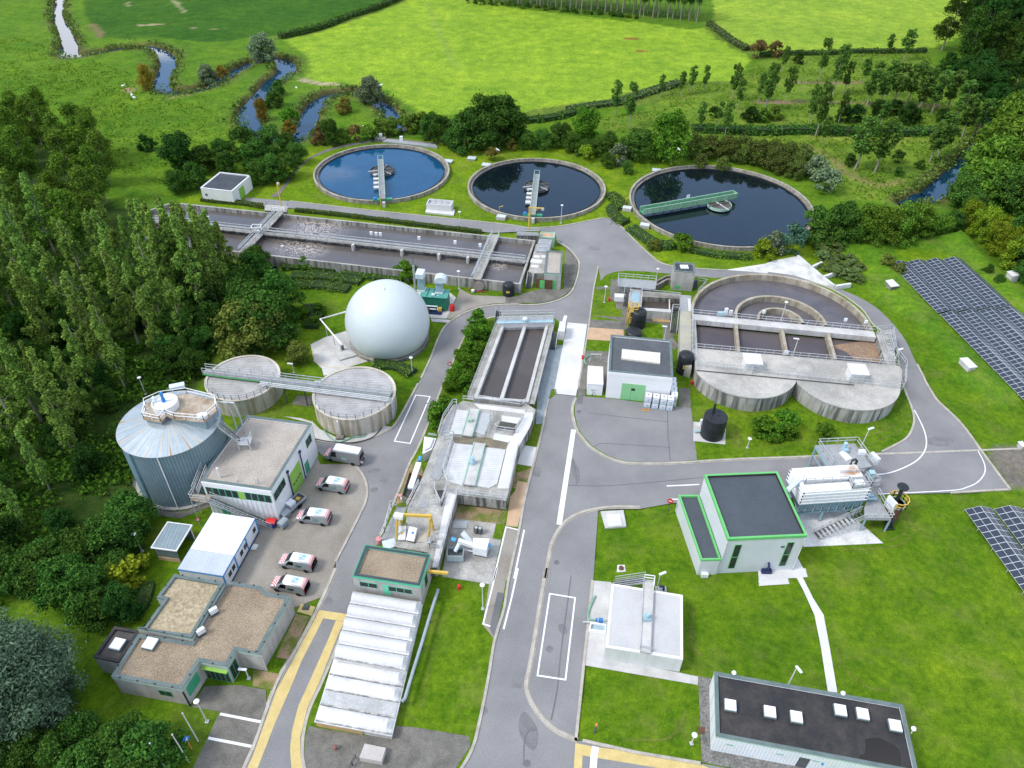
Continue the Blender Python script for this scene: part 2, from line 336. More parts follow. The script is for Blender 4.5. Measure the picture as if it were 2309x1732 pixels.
# leaves: colour varies leaf clump by leaf clump and tree by tree
def leafmat(name,dark,light):
    dark,light=[tuple(min(x*g,.5) for x in c) for c,g in ((dark,LEAFGAIN*.62),(light,LEAFGAIN*1.06))]  # dark tone pushed lower to put crown shading into the leaf colour
    m=bpy.data.materials.new(name);m.use_nodes=True;nt=m.node_tree;nt.nodes.clear();L=nt.links.new
    ge=N(nt,'ShaderNodeNewGeometry');oi=N(nt,'ShaderNodeObjectInfo')
    mx=N(nt,'ShaderNodeMix',data_type='RGBA');mx.inputs[6].default_value=(*dark,1);mx.inputs[7].default_value=(*light,1);L(ge.outputs['Random Per Island'],mx.inputs[0]);out=mx.outputs[2]
    hs=N(nt,'ShaderNodeHueSaturation');L(out,hs.inputs['Color'])
    a=N(nt,'ShaderNodeMapRange');a.inputs[3].default_value=.75;a.inputs[4].default_value=1.2;L(oi.outputs['Random'],a.inputs[0]);L(a.outputs[0],hs.inputs['Value'])
    h=N(nt,'ShaderNodeMapRange');h.inputs[3].default_value=.485;h.inputs[4].default_value=.512;L(oi.outputs['Random'],h.inputs[0]);L(h.outputs[0],hs.inputs['Hue'])
    d=N(nt,'ShaderNodeBsdfDiffuse');t=N(nt,'ShaderNodeBsdfTranslucent');ms=N(nt,'ShaderNodeMixShader');ms.inputs[0].default_value=.22;o=N(nt,'ShaderNodeOutputMaterial')
    L(hs.outputs[0],d.inputs[0]);L(hs.outputs[0],t.inputs[0]);L(d.outputs[0],ms.inputs[1]);L(t.outputs[0],ms.inputs[2]);L(ms.outputs[0],o.inputs[0])
    return m
LEAF=dict(poplar=leafmat('poplar_leaves',(.045,.115,.018),(.195,.315,.055)),broad=leafmat('broad_leaves',(.014,.052,.010),(.058,.125,.020)),
 mid=leafmat('mid_green_leaves',(.026,.085,.008),(.085,.19,.018)),yellow=leafmat('yellow_green_leaves',(.075,.12,.008),(.22,.25,.018)),
 willow=leafmat('grey_willow_leaves',(.055,.095,.045),(.17,.22,.115)),bluewillow=leafmat('blue_grey_willow_leaves',(.040,.078,.046),(.105,.158,.095)),
 autumn=leafmat('autumn_leaves',(.11,.085,.012),(.26,.20,.030)),olive=leafmat('olive_leaves',(.045,.070,.012),(.13,.15,.03)),dark=leafmat('dark_leaves',(.009,.036,.008),(.034,.085,.016)),
 russet=leafmat('russet_leaves',(.07,.05,.018),(.15,.11,.04)),young=leafmat('young_poplar_leaves',(.030,.085,.014),(.095,.18,.032)))
LEAF.update(oliveg=leafmat('olive_green_leaves',(.030,.080,.008),(.105,.185,.022)),oliveg2=leafmat('warm_green_leaves',(.036,.085,.010),(.12,.19,.026)),midd=leafmat('medium_dark_leaves',(.022,.068,.012),(.075,.15,.024)),darkg=leafmat('dark_olive_leaves',(.016,.044,.008),(.05,.095,.015)),yellow2=leafmat('bright_yellow_green_leaves',(.06,.12,.008),(.17,.23,.018)),olivehedge=leafmat('olive_hedge_leaves',(.030,.062,.010),(.115,.145,.035)),bluegreen=leafmat('blue_green_leaves',(.020,.060,.035),(.06,.12,.07)),willowg=leafmat('grey_green_weeds',(.05,.10,.025),(.15,.20,.065)),autumn2=leafmat('orange_green_leaves',(.08,.09,.015),(.19,.17,.035)),hedgegreen=leafmat('clipped_hedge_leaves',(.045,.085,.012),(.11,.16,.025)),hedgegreen2=leafmat('shrub_bed_leaves',(.045,.095,.014),(.11,.18,.030)),bramble=leafmat('bramble_leaves',(.024,.07,.008),(.075,.155,.016)),marshgrass=leafmat('marsh_grass_blades',(.085,.15,.012),(.12,.20,.022)),reed=leafmat('reed_blades',(.045,.085,.015),(.13,.17,.04)))
# ------------------------------------------------------------------ terrain
def groundmat(name,bump=.35,var=.34):
    m=bpy.data.materials.new(name);m.use_nodes=True;nt=m.node_tree;b=nt.nodes['Principled BSDF'];L=nt.links.new
    b.inputs['Roughness'].default_value=.95;b.inputs['Specular IOR Level'].default_value=.08
    at=N(nt,'ShaderNodeAttribute',attribute_name='Col');ge=N(nt,'ShaderNodeNewGeometry');out=at.outputs['Color']
    prev=None
    for sc,amp,hue in ((.035,.16,.012),(.22,var*.7,.014),(1.1,var*.8,.010),(4.5,var*.75,.004)):
        nz=N(nt,'ShaderNodeTexNoise');nz.inputs['Scale'].default_value=sc;nz.inputs['Detail'].default_value=5;nz.inputs['Roughness'].default_value=.65;L(ge.outputs['Position'],nz.inputs['Vector'])
        r=N(nt,'ShaderNodeMapRange');r.inputs[1].default_value=.3;r.inputs[2].default_value=.7;r.inputs[3].default_value=1-amp;r.inputs[4].default_value=1+amp;L(nz.outputs[0],r.inputs[0])
        h=N(nt,'ShaderNodeMapRange');h.inputs[1].default_value=.3;h.inputs[2].default_value=.7;h.inputs[3].default_value=.5+hue;h.inputs[4].default_value=.5-hue;L(nz.outputs[1] if False else nz.outputs[0],h.inputs[0])
        hs=N(nt,'ShaderNodeHueSaturation');L(out,hs.inputs['Color']);L(r.outputs[0],hs.inputs['Value']);L(h.outputs[0],hs.inputs['Hue']);out=hs.outputs[0];prev=nz
    # dry straw-coloured patches
    nz=N(nt,'ShaderNodeTexNoise');nz.inputs['Scale'].default_value=.16;nz.inputs['Detail'].default_value=8;nz.inputs['Roughness'].default_value=.72;L(ge.outputs['Position'],nz.inputs['Vector'])
    r=N(nt,'ShaderNodeMapRange');r.inputs[1].default_value=.50;r.inputs[2].default_value=.72;r.inputs[4].default_value=.6;L(nz.outputs[0],r.inputs[0])
    mu=N(nt,'ShaderNodeMath',operation='MULTIPLY');L(r.outputs[0],mu.inputs[0]);L(at.outputs['Alpha'],mu.inputs[1])
    mx=N(nt,'ShaderNodeMix',data_type='RGBA');mx.inputs[7].default_value=(.24,.21,.07,1);L(out,mx.inputs[6]);L(mu.outputs[0],mx.inputs[0]);L(mx.outputs[2],b.inputs['Base Color'])
    bp=N(nt,'ShaderNodeBump');bp.inputs['Strength'].default_value=bump;bp.inputs['Distance'].default_value=.25;L(prev.outputs[0],bp.inputs['Height']);L(bp.outputs[0],b.inputs['Normal'])
    return m
MAT['grass']=groundmat('grass')
LAWN,LAWN_N,MEADOW,MEADOW_E,CROP,MARSH,ROUGH,PLANT_,WOODF,BANK,BERMGREEN=[np.array(c) for c in ((.088,.168,.007,.6),(.120,.205,.008,.5),(.195,.315,.022,.22),(.205,.315,.028,.25),(.036,.105,.008,0),(.082,.172,.010,.15),(.10,.16,.02,.7),(.115,.195,.018,.8),(.030,.062,.010,.2),(.085,.095,.028,.8),(.10,.17,.012,.7))]
def attr_const(o,col):
    me=o.data;a=me.color_attributes.new('Col','FLOAT_COLOR','POINT');n=len(me.vertices)
    a.data.foreach_set('color',np.tile(col,n).astype(np.float32));return o
def inpoly(X,Y,poly):
    r=np.zeros(X.shape,bool);n=len(poly)
    for i in range(n):
        x1,y1=poly[i][0],poly[i][1];x2,y2=poly[(i+1) % n][0],poly[(i+1) % n][1]
        if y1==y2:continue
        c=((Y>=min(y1,y2)) & (Y<max(y1,y2)) & (X<(x2-x1)*(Y-y1)/(y2-y1)+x1));r ^= c
    return r
def vnoise(X,Y,s,seed):
    g=np.random.default_rng(seed).random((64,64));x=X/s;y=Y/s
    xi=np.floor(x).astype(int);yi=np.floor(y).astype(int);fx=x-xi;fy=y-yi;fx=fx*fx*(3-2*fx);fy=fy*fy*(3-2*fy)
    G=lambda a,b:g[a % 64,b % 64]
    return (G(xi,yi)*(1-fx)+G(xi+1,yi)*fx)*(1-fy)+(G(xi,yi+1)*(1-fx)+G(xi+1,yi+1)*fx)*fy-.5
def segdist(X,Y,pts,wid=None):
    d=np.full(X.shape,1e9);hw=np.zeros(X.shape)
    for i in range(len(pts)-1):
        ax,ay=pts[i][0],pts[i][1];bx,by=pts[i+1][0],pts[i+1][1];L2=(bx-ax)**2+(by-ay)**2+1e-9
        t=np.clip(((X-ax)*(bx-ax)+(Y-ay)*(by-ay))/L2,0,1);q=np.hypot(X-ax-t*(bx-ax),Y-ay-t*(by-ay))
        w=(wid[i]*(1-t)+wid[i+1]*t) if wid is not None else 0;k=q-w<d;d=np.where(k,q-w,d)
    return d
WZ=-0.9
def river_line(spec):
    p=[];w=[]
    for R,x,y,ww in spec:
        a=T(R,x-ww/2,y,WZ);b=T(R,x+ww/2,y,WZ);p.append((a+b)/2);w.append((b-a).length*.40)
    ps=smooth(p,5);ws=smooth([(q,0) for q in w],5);return ps,[q.x for q in ws]
RIVERS=[river_line([(0,480,-140,40),(0,505,-40,40),(0,492,50,42),(0,490,110,36),(0,487,170,46),(0,530,240,60),(0,560,320,76),(0,580,380,100),(0,566,450,135),(0,600,478,120),(0,720,472,60),(0,880,440,60),(0,1040,408,60),(0,1190,398,70),(0,1300,420,80),(0,1390,490,105),(0,1395,570,105),(0,1355,660,100),(0,1340,740,110),(0,1430,780,90),(0,1570,772,60),(0,1700,752,50),(0,1810,692,70),(0,1920,620,60),(0,2060,550,50),(1,40,520,60),(1,160,500,90),(1,270,545,130),(1,270,610,130),(1,185,680,120),(1,95,770,100),(1,10,870,120),(1,-40,960,150),(1,-30,1040,150),(1,60,1120,120),(1,200,1175,100),(1,330,1180,110),(1,420,1110,120),(1,462,1010,120),(1,510,900,110),(1,600,825,95),(1,720,790,70),(1,850,785,70),(1,970,825,80),(1,1070,880,85),(1,1140,945,90),(1,1185,1015,80),(1,1200,1090,80)]),
 river_line([(3,1960,950,30),(3,1880,1100,30),(3,1785,1250,34),(3,1700,1345,40),(3,1610,1450,70),(3,1510,1560,120),(3,1420,1640,130),(7,1350,60,100),(7,1270,95,60),(7,1200,120,40)])]
BERM=[T(7,*q) for q in ((700,470),(960,450),(1300,420),(1640,400))];BERM2=[T(7,*q) for q in ((1000,560),(1080,700),(1180,900),(1330,1020),(1500,1230),(1700,1420),(1950,1659))];BERM3=[T(7,*q) for q in ((1640,400),(1800,560),(2000,760),(2212,1000))]
Z_CROP=TT(0,[(690,-400),(690,0),(715,130),(830,305),(1000,325),(1300,308),(1480,335),(1830,355),(2090,305)])+TT(1,[(235,300),(560,228),(940,100),(1230,-10),(1700,-250)])
Z_MEADOW=TT(1,[(1230,-10),(940,115),(560,245),(250,330),(420,440),(470,505),(440,670),(850,705),(1080,755),(1290,860),(1400,970),(1600,950)])+TT(2,[(60,980),(150,985),(520,915),(900,830),(1200,745),(1450,665),(1860,695),(2050,520),(1990,425),(1700,215),(1560,245),(1080,185),(220,85),(0,60),(0,-300)])+TT(1,[(1700,-300)])
Z_EAST=TT(2,[(1740,200),(2020,425),(2212,440)])+TT(3,[(280,440),(750,430),(1380,412),(1700,300),(1900,-300)])+TT(2,[(1700,-300)])
Z_PLANT=TT(2,[(1450,670),(1860,700),(2212,470)])+TT(3,[(280,450),(1380,430),(1600,700),(1900,900),(1900,1150),(1760,1300),(1250,1659),(700,1659),(420,1300),(0,1180)])+TT(2,[(1480,1130),(1000,1110),(780,1080),(800,990),(1200,900)])
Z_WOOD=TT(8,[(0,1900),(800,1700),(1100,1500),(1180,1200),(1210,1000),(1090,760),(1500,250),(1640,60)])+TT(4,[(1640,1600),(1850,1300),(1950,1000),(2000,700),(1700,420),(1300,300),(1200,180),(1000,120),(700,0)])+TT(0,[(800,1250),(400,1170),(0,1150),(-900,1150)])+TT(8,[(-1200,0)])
Z_LOT=TT(11,[(1880,590),(2300,570),(2400,900),(2110,890),(2000,740)])
def build_ground():
    step=1.5;xs=np.arange(-290,330,step);ys=np.arange(14,470,step);X,Y=np.meshgrid(xs,ys);Zg=np.zeros(X.shape)
    dx=vnoise(X,Y,3.1,1)*3.2+vnoise(X,Y,9,2)*4;dy=vnoise(X,Y,3.3,3)*3.2+vnoise(X,Y,9,4)*4
    C=np.tile(MARSH,X.shape+(1,)).astype(float)
    site=[v2(q) for q in TT(8,[(1150,1800),(1180,1250),(1090,760),(1640,60)])+TT(4,[(1850,1100),(1900,700),(1300,280),(1500,60)])+TT(1,[(0,1560),(500,1180),(1500,1150)])+TT(2,[(830,1250),(1200,1330),(2000,1380)])+TT(7,[(500,200),(560,470),(1700,380),(2260,900)])+TT(15,[(2260,1900)])+TT(12,[(0,1900)])]
    def zone(poly,col,warp=1.0):
        k=inpoly(X+dx*warp,Y+dy*warp,[v2(q) for q in poly]);C[k]=col;return k
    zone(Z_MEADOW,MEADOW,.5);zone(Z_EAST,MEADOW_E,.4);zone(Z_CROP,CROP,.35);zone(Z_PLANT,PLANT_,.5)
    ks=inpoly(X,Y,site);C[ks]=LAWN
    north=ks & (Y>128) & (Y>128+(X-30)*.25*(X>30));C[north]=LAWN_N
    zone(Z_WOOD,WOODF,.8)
    k=inpoly(X+dx*.3,Y+dy*.3,[v2(q) for q in Z_LOT]);C[k]=(.16,.145,.12,.5)
    for bl,w in ((BERM,3.5),(BERM2,3.0),(BERM3,3.0)):
        d=segdist(X,Y,bl);Zg+=1.1*np.exp(-(d/w)**2)*ks;kk=(d<4+dx);C[kk]=BERMGREEN*np.array((.85,1.08,.9,1))  # grass tone of the berms
    # far rough strips, hedge bottoms
    for R,pts in ((1,[(235,310),(560,240),(940,108),(1230,-8),(1500,-110)]),(2,[(1700,220),(1850,330),(2000,420)]),(2,[(150,975),(520,910),(900,850),(1200,760),(1450,690),(1860,700)]),(3,[(0,470),(280,470),(750,455),(1380,440)]),(2,[(1000,880),(1250,800),(1450,690)])):
        d=segdist(X+dx*.4,Y+dy*.4,TT(R,pts));kk=d<3.2;C[kk]=ROUGH
    # paths worn through the plantation and the meadow
    for R,pts,w,col in ((3,[(0,850),(400,850),(900,860),(1500,880)],1.6,(.20,.15,.085,.6)),(3,[(420,1210),(600,1310),(800,1480),(1000,1540),(1200,1500)],1.6,(.20,.20,.06,.9)),(3,[(450,1140),(900,1165),(1650,1160)],2.4,(.16,.22,.03,.9)),(3,[(350,690),(850,690)],1.5,(.20,.16,.08,.8)),(1,[(1460,20),(1540,250),(1600,400),(1700,560)],1.3,(.19,.29,.035,.1)),(0,[(770,200),(830,270),(830,310)],1.5,(.16,.14,.06,0)),(0,[(1170,210),(1250,205),(1350,205)],1.1,(.30,.25,.14,0)),(0,[(1050,20),(1060,50)],.9,(.2,.2,.09,0)),(0,[(1440,0),(1540,110)],.75,(.26,.25,.13,0)),(0,[(1590,235),(1610,240)],.8,(.22,.2,.1,0)),(0,[(1770,245),(1800,250)],.8,(.22,.2,.1,0)),(2,[(1010,325),(1080,325)],1.5,(.22,.12,.03,0)),(2,[(1110,425),(1170,430)],1.0,(.22,.12,.03,0)),(1,[(400,640),(440,670),(560,695),(680,700)],1.3,(.33,.28,.17,0)),(0,[(1380,825),(1600,790)],.9,(.34,.24,.14,0)),(0,[(1080,740),(1100,750)],1.4,(.34,.24,.14,0))):
        d=segdist(X+dx*.25,Y+dy*.25,TT(R,pts));C[d<w]=col
    # meadow mowing bands and tractor lines
    und=vnoise(X,Y,26,5)*.8+vnoise(X,Y,9,6)*.3+vnoise(X,Y,3,8)*.16
    Zg+=np.where(ks,0.0,und*.6)*np.clip((Y-60)/60,0,1)
    for ps,ws in RIVERS:
        d=segdist(X,Y,ps,ws);t=np.clip((d+.2)/2.6,0,1);t=t*t*(3-2*t);Zg=np.where(d<3.5,np.minimum(Zg,0)*t-2.2*(1-t)+.25*(d>1.6),Zg)
        kk=(d<3.4+dx*.55);C[kk]=BANK*(1+.5*vnoise(X,Y,6,7)[kk][:,None]);C[kk & (d<1.3)]=(.07,.05,.03,0)
        kk=(d>=3.0+dx*.5) & (d<6+dx);C[kk]=C[kk]*.35+ROUGH*.65*np.array((.8,1,.8,1))
    out=[v2(q) for q in ASPHALT];Zg=np.where(inpoly(X,Y,out),-.25,Zg);Zg=np.where(ks & (segdist(X,Y,out+out[:1])<3.2),np.minimum(Zg,-.04),Zg)
    ny,nx=X.shape;idx=np.arange(nx*ny).reshape(ny,nx)
    q=np.stack([idx[:-1,:-1],idx[:-1,1:],idx[1:,1:],idx[1:,:-1]],-1).reshape(-1,4)
    v=np.stack([X,Y,Zg],-1).reshape(-1,3);c=C.reshape(-1,4)
    # skirt to the horizon
    big=2500;e=[(-290,14),(xs[-1],14),(xs[-1],ys[-1]),(-290,ys[-1])];o=[(-big,-big),(big,-big),(big,big),(-big,big)]
    n0=len(v);v=np.vstack([v,[(*p,-.02) for p in e],[(*p,-.02) for p in o]]);c=np.vstack([c,np.tile(MEADOW*.8,(8,1))])
    fs=q.tolist()+[[n0+4+i,n0+4+(i+1) % 4,n0+(i+1) % 4,n0+i] for i in range(4)]
    me=bpy.data.meshes.new('ground');me.from_pydata(v.tolist(),[],fs);me.update();me.polygons.foreach_set('use_smooth',[True]*len(me.polygons))
    a=me.color_attributes.new('Col','FLOAT_COLOR','POINT');a.data.foreach_set('color',c.astype(np.float32).ravel());me.materials.append(MAT['grass'])
    g=bpy.data.objects.new('ground',me);COL.objects.link(g);g['kind']='structure'
    return X,Y,C,ks
# ------------------------------------------------------------------ water
def watermat(name,base,base2=None,rough=.04,ior=1.45,wave=1.2,bump=.06,foam=None,scale=.15,spec=.5,tint=(1,1,1),foamcol=(.62,.55,.48)):
    m=bpy.data.materials.new(name);m.use_nodes=True;nt=m.node_tree;b=nt.nodes['Principled BSDF'];L=nt.links.new
    b.inputs['Roughness'].default_value=rough;b.inputs['IOR'].default_value=ior;b.inputs['Specular IOR Level'].default_value=spec;b.inputs['Specular Tint'].default_value=(*tint,1)
    ge=N(nt,'ShaderNodeNewGeometry');nz=N(nt,'ShaderNodeTexNoise');nz.inputs['Scale'].default_value=scale;nz.inputs['Detail'].default_value=6;nz.inputs['Distortion'].default_value=.6;L(ge.outputs['Position'],nz.inputs['Vector'])
    r=N(nt,'ShaderNodeMapRange');r.inputs[1].default_value=.42;r.inputs[2].default_value=.6;L(nz.outputs[0],r.inputs[0])
    mx=N(nt,'ShaderNodeMix',data_type='RGBA');mx.inputs[6].default_value=(*base,1);mx.inputs[7].default_value=(*(base2 or base),1);L(r.outputs[0],mx.inputs[0]);out=mx.outputs[2]
    if foam:
        for (fx,fy,fr) in foam:
            vd=N(nt,'ShaderNodeVectorMath',operation='DISTANCE');L(ge.outputs['Position'],vd.inputs[0]);vd.inputs[1].default_value=(fx,fy,1.2)
            rr=N(nt,'ShaderNodeMapRange');rr.inputs[1].default_value=fr;rr.inputs[2].default_value=fr*.3;L(vd.outputs['Value'],rr.inputs[0])
            vo=N(nt,'ShaderNodeTexNoise');vo.inputs['Scale'].default_value=.75;vo.inputs['Detail'].default_value=3;vo.inputs['Distortion'].default_value=2.2;L(ge.outputs['Position'],vo.inputs['Vector'])
            ab=N(nt,'ShaderNodeMath',operation='SUBTRACT');ab.inputs[1].default_value=.5;L(vo.outputs[0],ab.inputs[0]);a2=N(nt,'ShaderNodeMath',operation='ABSOLUTE');L(ab.outputs[0],a2.inputs[0])
            a3=N(nt,'ShaderNodeMapRange');a3.inputs[1].default_value=.07;a3.inputs[2].default_value=.0;L(a2.outputs[0],a3.inputs[0])
            mu=N(nt,'ShaderNodeMath',operation='MULTIPLY');L(rr.outputs[0],mu.inputs[0]);L(a3.outputs[0],mu.inputs[1])
            m2=N(nt,'ShaderNodeMix',data_type='RGBA');m2.inputs[7].default_value=(*foamcol,1);L(out,m2.inputs[6]);L(mu.outputs[0],m2.inputs[0]);out=m2.outputs[2]
    L(out,b.inputs['Base Color'])
    w=N(nt,'ShaderNodeTexNoise');w.inputs['Scale'].default_value=wave;w.inputs['Detail'].default_value=4;w.inputs['Distortion'].default_value=.4;L(ge.outputs['Position'],w.inputs['Vector'])
    bp=N(nt,'ShaderNodeBump');bp.inputs['Strength'].default_value=bump;bp.inputs['Distance'].default_value=.1;L(w.outputs[0],bp.inputs['Height']);L(bp.outputs[0],b.inputs['Normal'])
    return m
MAT['river']=watermat('river_water',(.006,.034,.075),rough=.02,ior=1.7,bump=.02,wave=.8)  # bluish base colour stands in for reflected sky
MAT['clear']=watermat('clarified_water',(.004,.008,.012),(.005,.010,.014),rough=.02,ior=1.9,bump=.03,wave=1.4)
MAT['clearb']=watermat('clarified_water_sky_tint',(.006,.062,.140),(.008,.072,.158),rough=.02,ior=1.85,bump=.035,wave=1.4)  # sky reflection partly painted into the blue base colour
MAT['sludge']=watermat('brown_grey_sludge_water',(.105,.088,.080),(.13,.112,.105),rough=.18,ior=1.5,bump=.25,wave=2.2)
MAT['ringwater']=watermat('grey_violet_sludge_water',(.105,.097,.104),(.14,.128,.132),rough=.16,ior=1.45,bump=.45,wave=1.5)
MAT['channelwater']=watermat('dark_grey_channel_water',(.075,.066,.064),(.095,.083,.08),rough=.3,ior=1.4,bump=.35,wave=3)
for i,(ps,ws) in enumerate(RIVERS):
    mb=MB();n=len(ps);Lf=[];Rt=[]
    for k in range(n):
        d=(ps[min(k+1,n-1)]-ps[max(k-1,0)]).normalized();nn=Vector((-d.y,d.x));Lf.append(ps[k]+nn*(ws[k]+1.0));Rt.append(ps[k]-nn*(ws[k]+1.0))
    z0=WZ+i*.004
    mb.add([(q.x,q.y,z0) for q in Lf]+[(q.x,q.y,z0) for q in Rt],[(n+k,n+k+1,k+1,k) for k in range(n-1)])
    struct('river' if i==0 else 'stream',mb,MAT['river'])
# ------------------------------------------------------------------ roads
e1=smooth(TT(13,[(-140,1790),(0,1500),(200,950),(380,640),(540,340),(690,0)]))
e2=smooth(TT(9,[(690,1500),(880,1130),(938,1000),(952,900),(925,800),(870,720),(815,688)]))
e3=smooth(TT(9,[(530,490),(700,517),(900,500),(1060,440),(1170,375),(1250,250),(1320,120),(1385,0)]))
e4=smooth(TT(5,[(1400,1560),(1480,1390),(1560,1190),(1640,1090),(1800,1000),(1990,955),(2200,947)])+TT(6,[(150,953),(300,945),(440,910),(540,850),(590,740),(612,620),(590,560),(520,480),(430,428)]))
e5=TT(6,[(410,345),(280,333)])+TT(5,[(2000,352),(1900,342),(1100,255),(340,148),(0,126)])+TT(4,[(2060,110),(2030,60)])
e6=smooth(TT(5,[(310,88),(700,133),(1130,180),(2000,270),(2200,294)])+TT(6,[(200,310),(400,302),(550,280),(700,250),(815,226)]))
e7=smooth(TT(6,[(870,225),(950,290),(1100,440),(1220,550),(1290,600),(1400,630),(1600,650),(1830,662)]))
e8=smooth(TT(7,[(640,805),(800,868),(1000,985),(1200,1205),(1300,1400),(1380,1560)])+TT(11,[(1390,0),(1450,100),(1500,170),(1650,310),(1750,430),(1850,570),(1990,760),(2095,900)]))
e9=TT(11,[(2095,900),(1600,928),(1000,943)])+TT(10,[(1390,1012)])
e10=smooth(TT(10,[(1120,1048),(900,1046),(760,1062),(640,1090),(520,1150),(440,1240),(385,1350),(355,1500),(330,1640)]))
e10b=smooth(TT(14,[(340,0),(300,230),(250,550),(200,830),(182,910),(175,980),(200,1080),(260,1185),(370,1310),(480,1380),(600,1430)]))
strip_r=TT(10,[(770,1066),(730,1640)])+TT(14,[(722,100),(650,800),(583,1440)])
e11=TT(14,[(640,1432),(1100,1535),(1620,1622)])
ASPHALT=e1+e2+TT(9,[(600,640),(520,560)])+e3+e4+e5+TT(5,[(0,60)])+e6+e7+TT(7,[(0,640),(300,700),(560,790)])+e8+e9+TT(10,[(1120,1060)])+strip_r+e11+TT('S',[(1800,1760),(2000,1990),(440,1990)])
ASPHALT=[v2(q) for q in ASPHALT]
GX,GY,GC,GSITE=build_ground()
struct('road',MB().sheet(ASPHALT,.02),MAT['asphalt'])
# islands (lawn level 0.12 with stone edge)
m_left=smooth(TT(13,[(470,1830),(425,1640),(412,1520),(430,1330),(482,1150),(580,940),(700,650),(780,440),(800,340)]))
m_up=smooth(TT(9,[(1040,1345),(1060,1290),(1150,1060),(1240,850),(1300,690),(1370,560),(1440,400),(1490,270),(1545,120),(1585,20)])+TT(5,[(1640,1480),(1720,1300),(1780,1180),(1860,1110),(1960,1062),(2080,1040)]))
m_right=TT(6,[(370,1030),(440,1090),(500,1160),(402,1655)])+TT(10,[(415,110)])
m_r2=smooth(TT(10,[(360,150),(340,215),(300,420),(245,640),(165,950),(110,1250),(25,1650)])+TT(13,[(2090,330),(2010,600),(1960,900),(1890,1250),(1825,1500),(1700,1720)]))
ISL_M=m_left+m_up+m_right+m_r2
i_n=smooth(TT(6,[(1740,728),(1600,716),(1330,690),(1150,674),(1000,668),(900,680),(830,705),(795,740),(770,630)]))
ix_w=smooth(TT(6,[(770,630),(756,700),(735,800),(715,940),(690,1130),(645,1400),(605,1640)]))
ix_s=smooth(TT(10,[(585,140),(563,200),(558,270),(590,398),(640,470),(700,540),(780,595),(850,632),(950,668),(1050,682),(1200,684),(1400,680),(1800,655),(2100,642)])+TT(11,[(300,632),(900,604)]))
ix_e=smooth(TT(11,[(1030,585),(1180,510),(1250,455),(1290,370),(1295,290),(1270,200),(1215,60)])+TT(7,[(1180,1500),(1130,1250),(960,1120),(850,975),(600,815),(300,735),(0,705)]))
ISL_E=ix_w+ix_s+ix_e+TT(6,[(1740,728),(1600,716),(1330,690),(1150,674),(1000,668),(900,680),(830,705),(790,755)])
def lawn(poly,name='lawn',col=LAWN,z0=-.1,z1=.10):return attr_const(struct(name,MB().prism(poly,z0,z1),MAT['grass']),col)
lawn(ISL_M);lawn(ISL_E)
def kerb(pts,w=.32,z1=.14,mat='kerb'):struct('kerb',MB().strip(pts,w,-.05,z1),MAT[mat])
KL=[m_left,m_up,m_r2,ix_w,ix_s,ix_e,e10,e10b,e4,e3[:-1],e1,e2,e6,e7,e8[len(e8)//3:],e9[:2],e11,strip_r[2:]]
for k in KL:kerb(k,.26 if k in (e6,e7,ix_w) else .34)
for R,x,y,a,b,rt in ((10,580,745,.6,2.6,.1),(9,1010,905,.7,.6,0),(9,1010,745,1.2,.5,.3),(13,1900,1180,.8,.6,0),(14,475,505,.6,.9,.2),(14,365,670,.5,.5,0),(13,625,275,.7,.7,0),(11,1510,500,2.4,1.2,.2),(6,900,260,2.2,.5,.9),(14,190,1350,1.0,2.2,.3),(9,1280,1010,.5,.5,0)):
    q=T(R,x,y);c_,s_=math.cos(rt),math.sin(rt);struct('oil_stain',MB().sheet([Vector((q.x+a*(.92+.12*math.sin(k*.9+x))*math.cos(k*.45)*c_-b*math.sin(k*.45)*s_,q.y+a*math.cos(k*.45)*s_+b*(.92+.12*math.sin(k*.9+y))*math.sin(k*.45)*c_)) for k in range(14)],.0235),MAT['stain'])
for R,pts,z_ in ((10,[(598,120),(645,128),(640,195),(590,190)],.131),(11,[(1440,495),(1545,500),(1560,540),(1450,535)],.0242),(6,[(700,460),(790,470),(780,500),(695,490)],.0242),(10,[(205,700),(300,720),(285,800),(190,780)],.0242),(9,[(1090,760),(1150,770),(1110,850),(1050,835)],.0242),(14,[(60,900),(140,910),(130,1000),(45,985)],.0242)):struct('repair_patch',MB().sheet([v2(q) for q in TT(R,pts)],z_),MAT['asphalt_dark' if z_>.1 else 'patch'])
for k in (e1,e10b,e10,ix_s):struct('gutter',MB().strip([Vector((q[0],q[1])) for q in k],.62,.026),MAT['kerb'])
struct('gutter',MB().strip(TT(11,[(920,607),(1400,590),(1860,572),(2260,556)]),.35,-.02,.05),MAT['kerb'])
def pave(name,R,pts,mat,z=.03,**k):return struct(name,MB().sheet([v2(q) for q in TT(R,pts)],z),MAT[mat])
struct('yard',MB().sheet([v2(q) for q in e2]+[v2(q) for q in TT(9,[(560,690),(540,635),(430,800),(210,1175),(0,1160),(-420,1330),(-480,1420),(-170,1640),(-330,1700),(300,1900),(560,1800),(640,1640)])],.034),MAT['yard'])
pave('forecourt',10,[(600,125),(900,150),(1140,180),(1440,215),(1540,225),(1590,655),(1400,672),(1200,676),(1050,672),(950,658),(855,622),(790,586),(710,530),(650,462),(602,392),(575,270),(578,200)],'asphalt',.125)
for pts in ([(690,265),(1000,305),(1345,340)],[(740,545),(780,520),(1000,530),(1370,555)],[(1345,250),(1350,450),(1368,665)]):struct('tar_seam',MB().strip([v2(q) for q in TT(10,pts)],.16,.131),MAT['asphalt_dark'])
for R,pts in ((10,[(520,865),(800,870),(1100,850),(1640,800)]),(10,[(560,640),(585,760),(590,860)]),(14,[(545,60),(500,400),(460,700),(430,1000),(380,1260)]),(14,[(150,1640),(160,1420),(200,1350),(260,1340)])):struct('tar_seam',MB().strip(smooth(TT(R,pts)),.17,.026),MAT['asphalt_dark'])
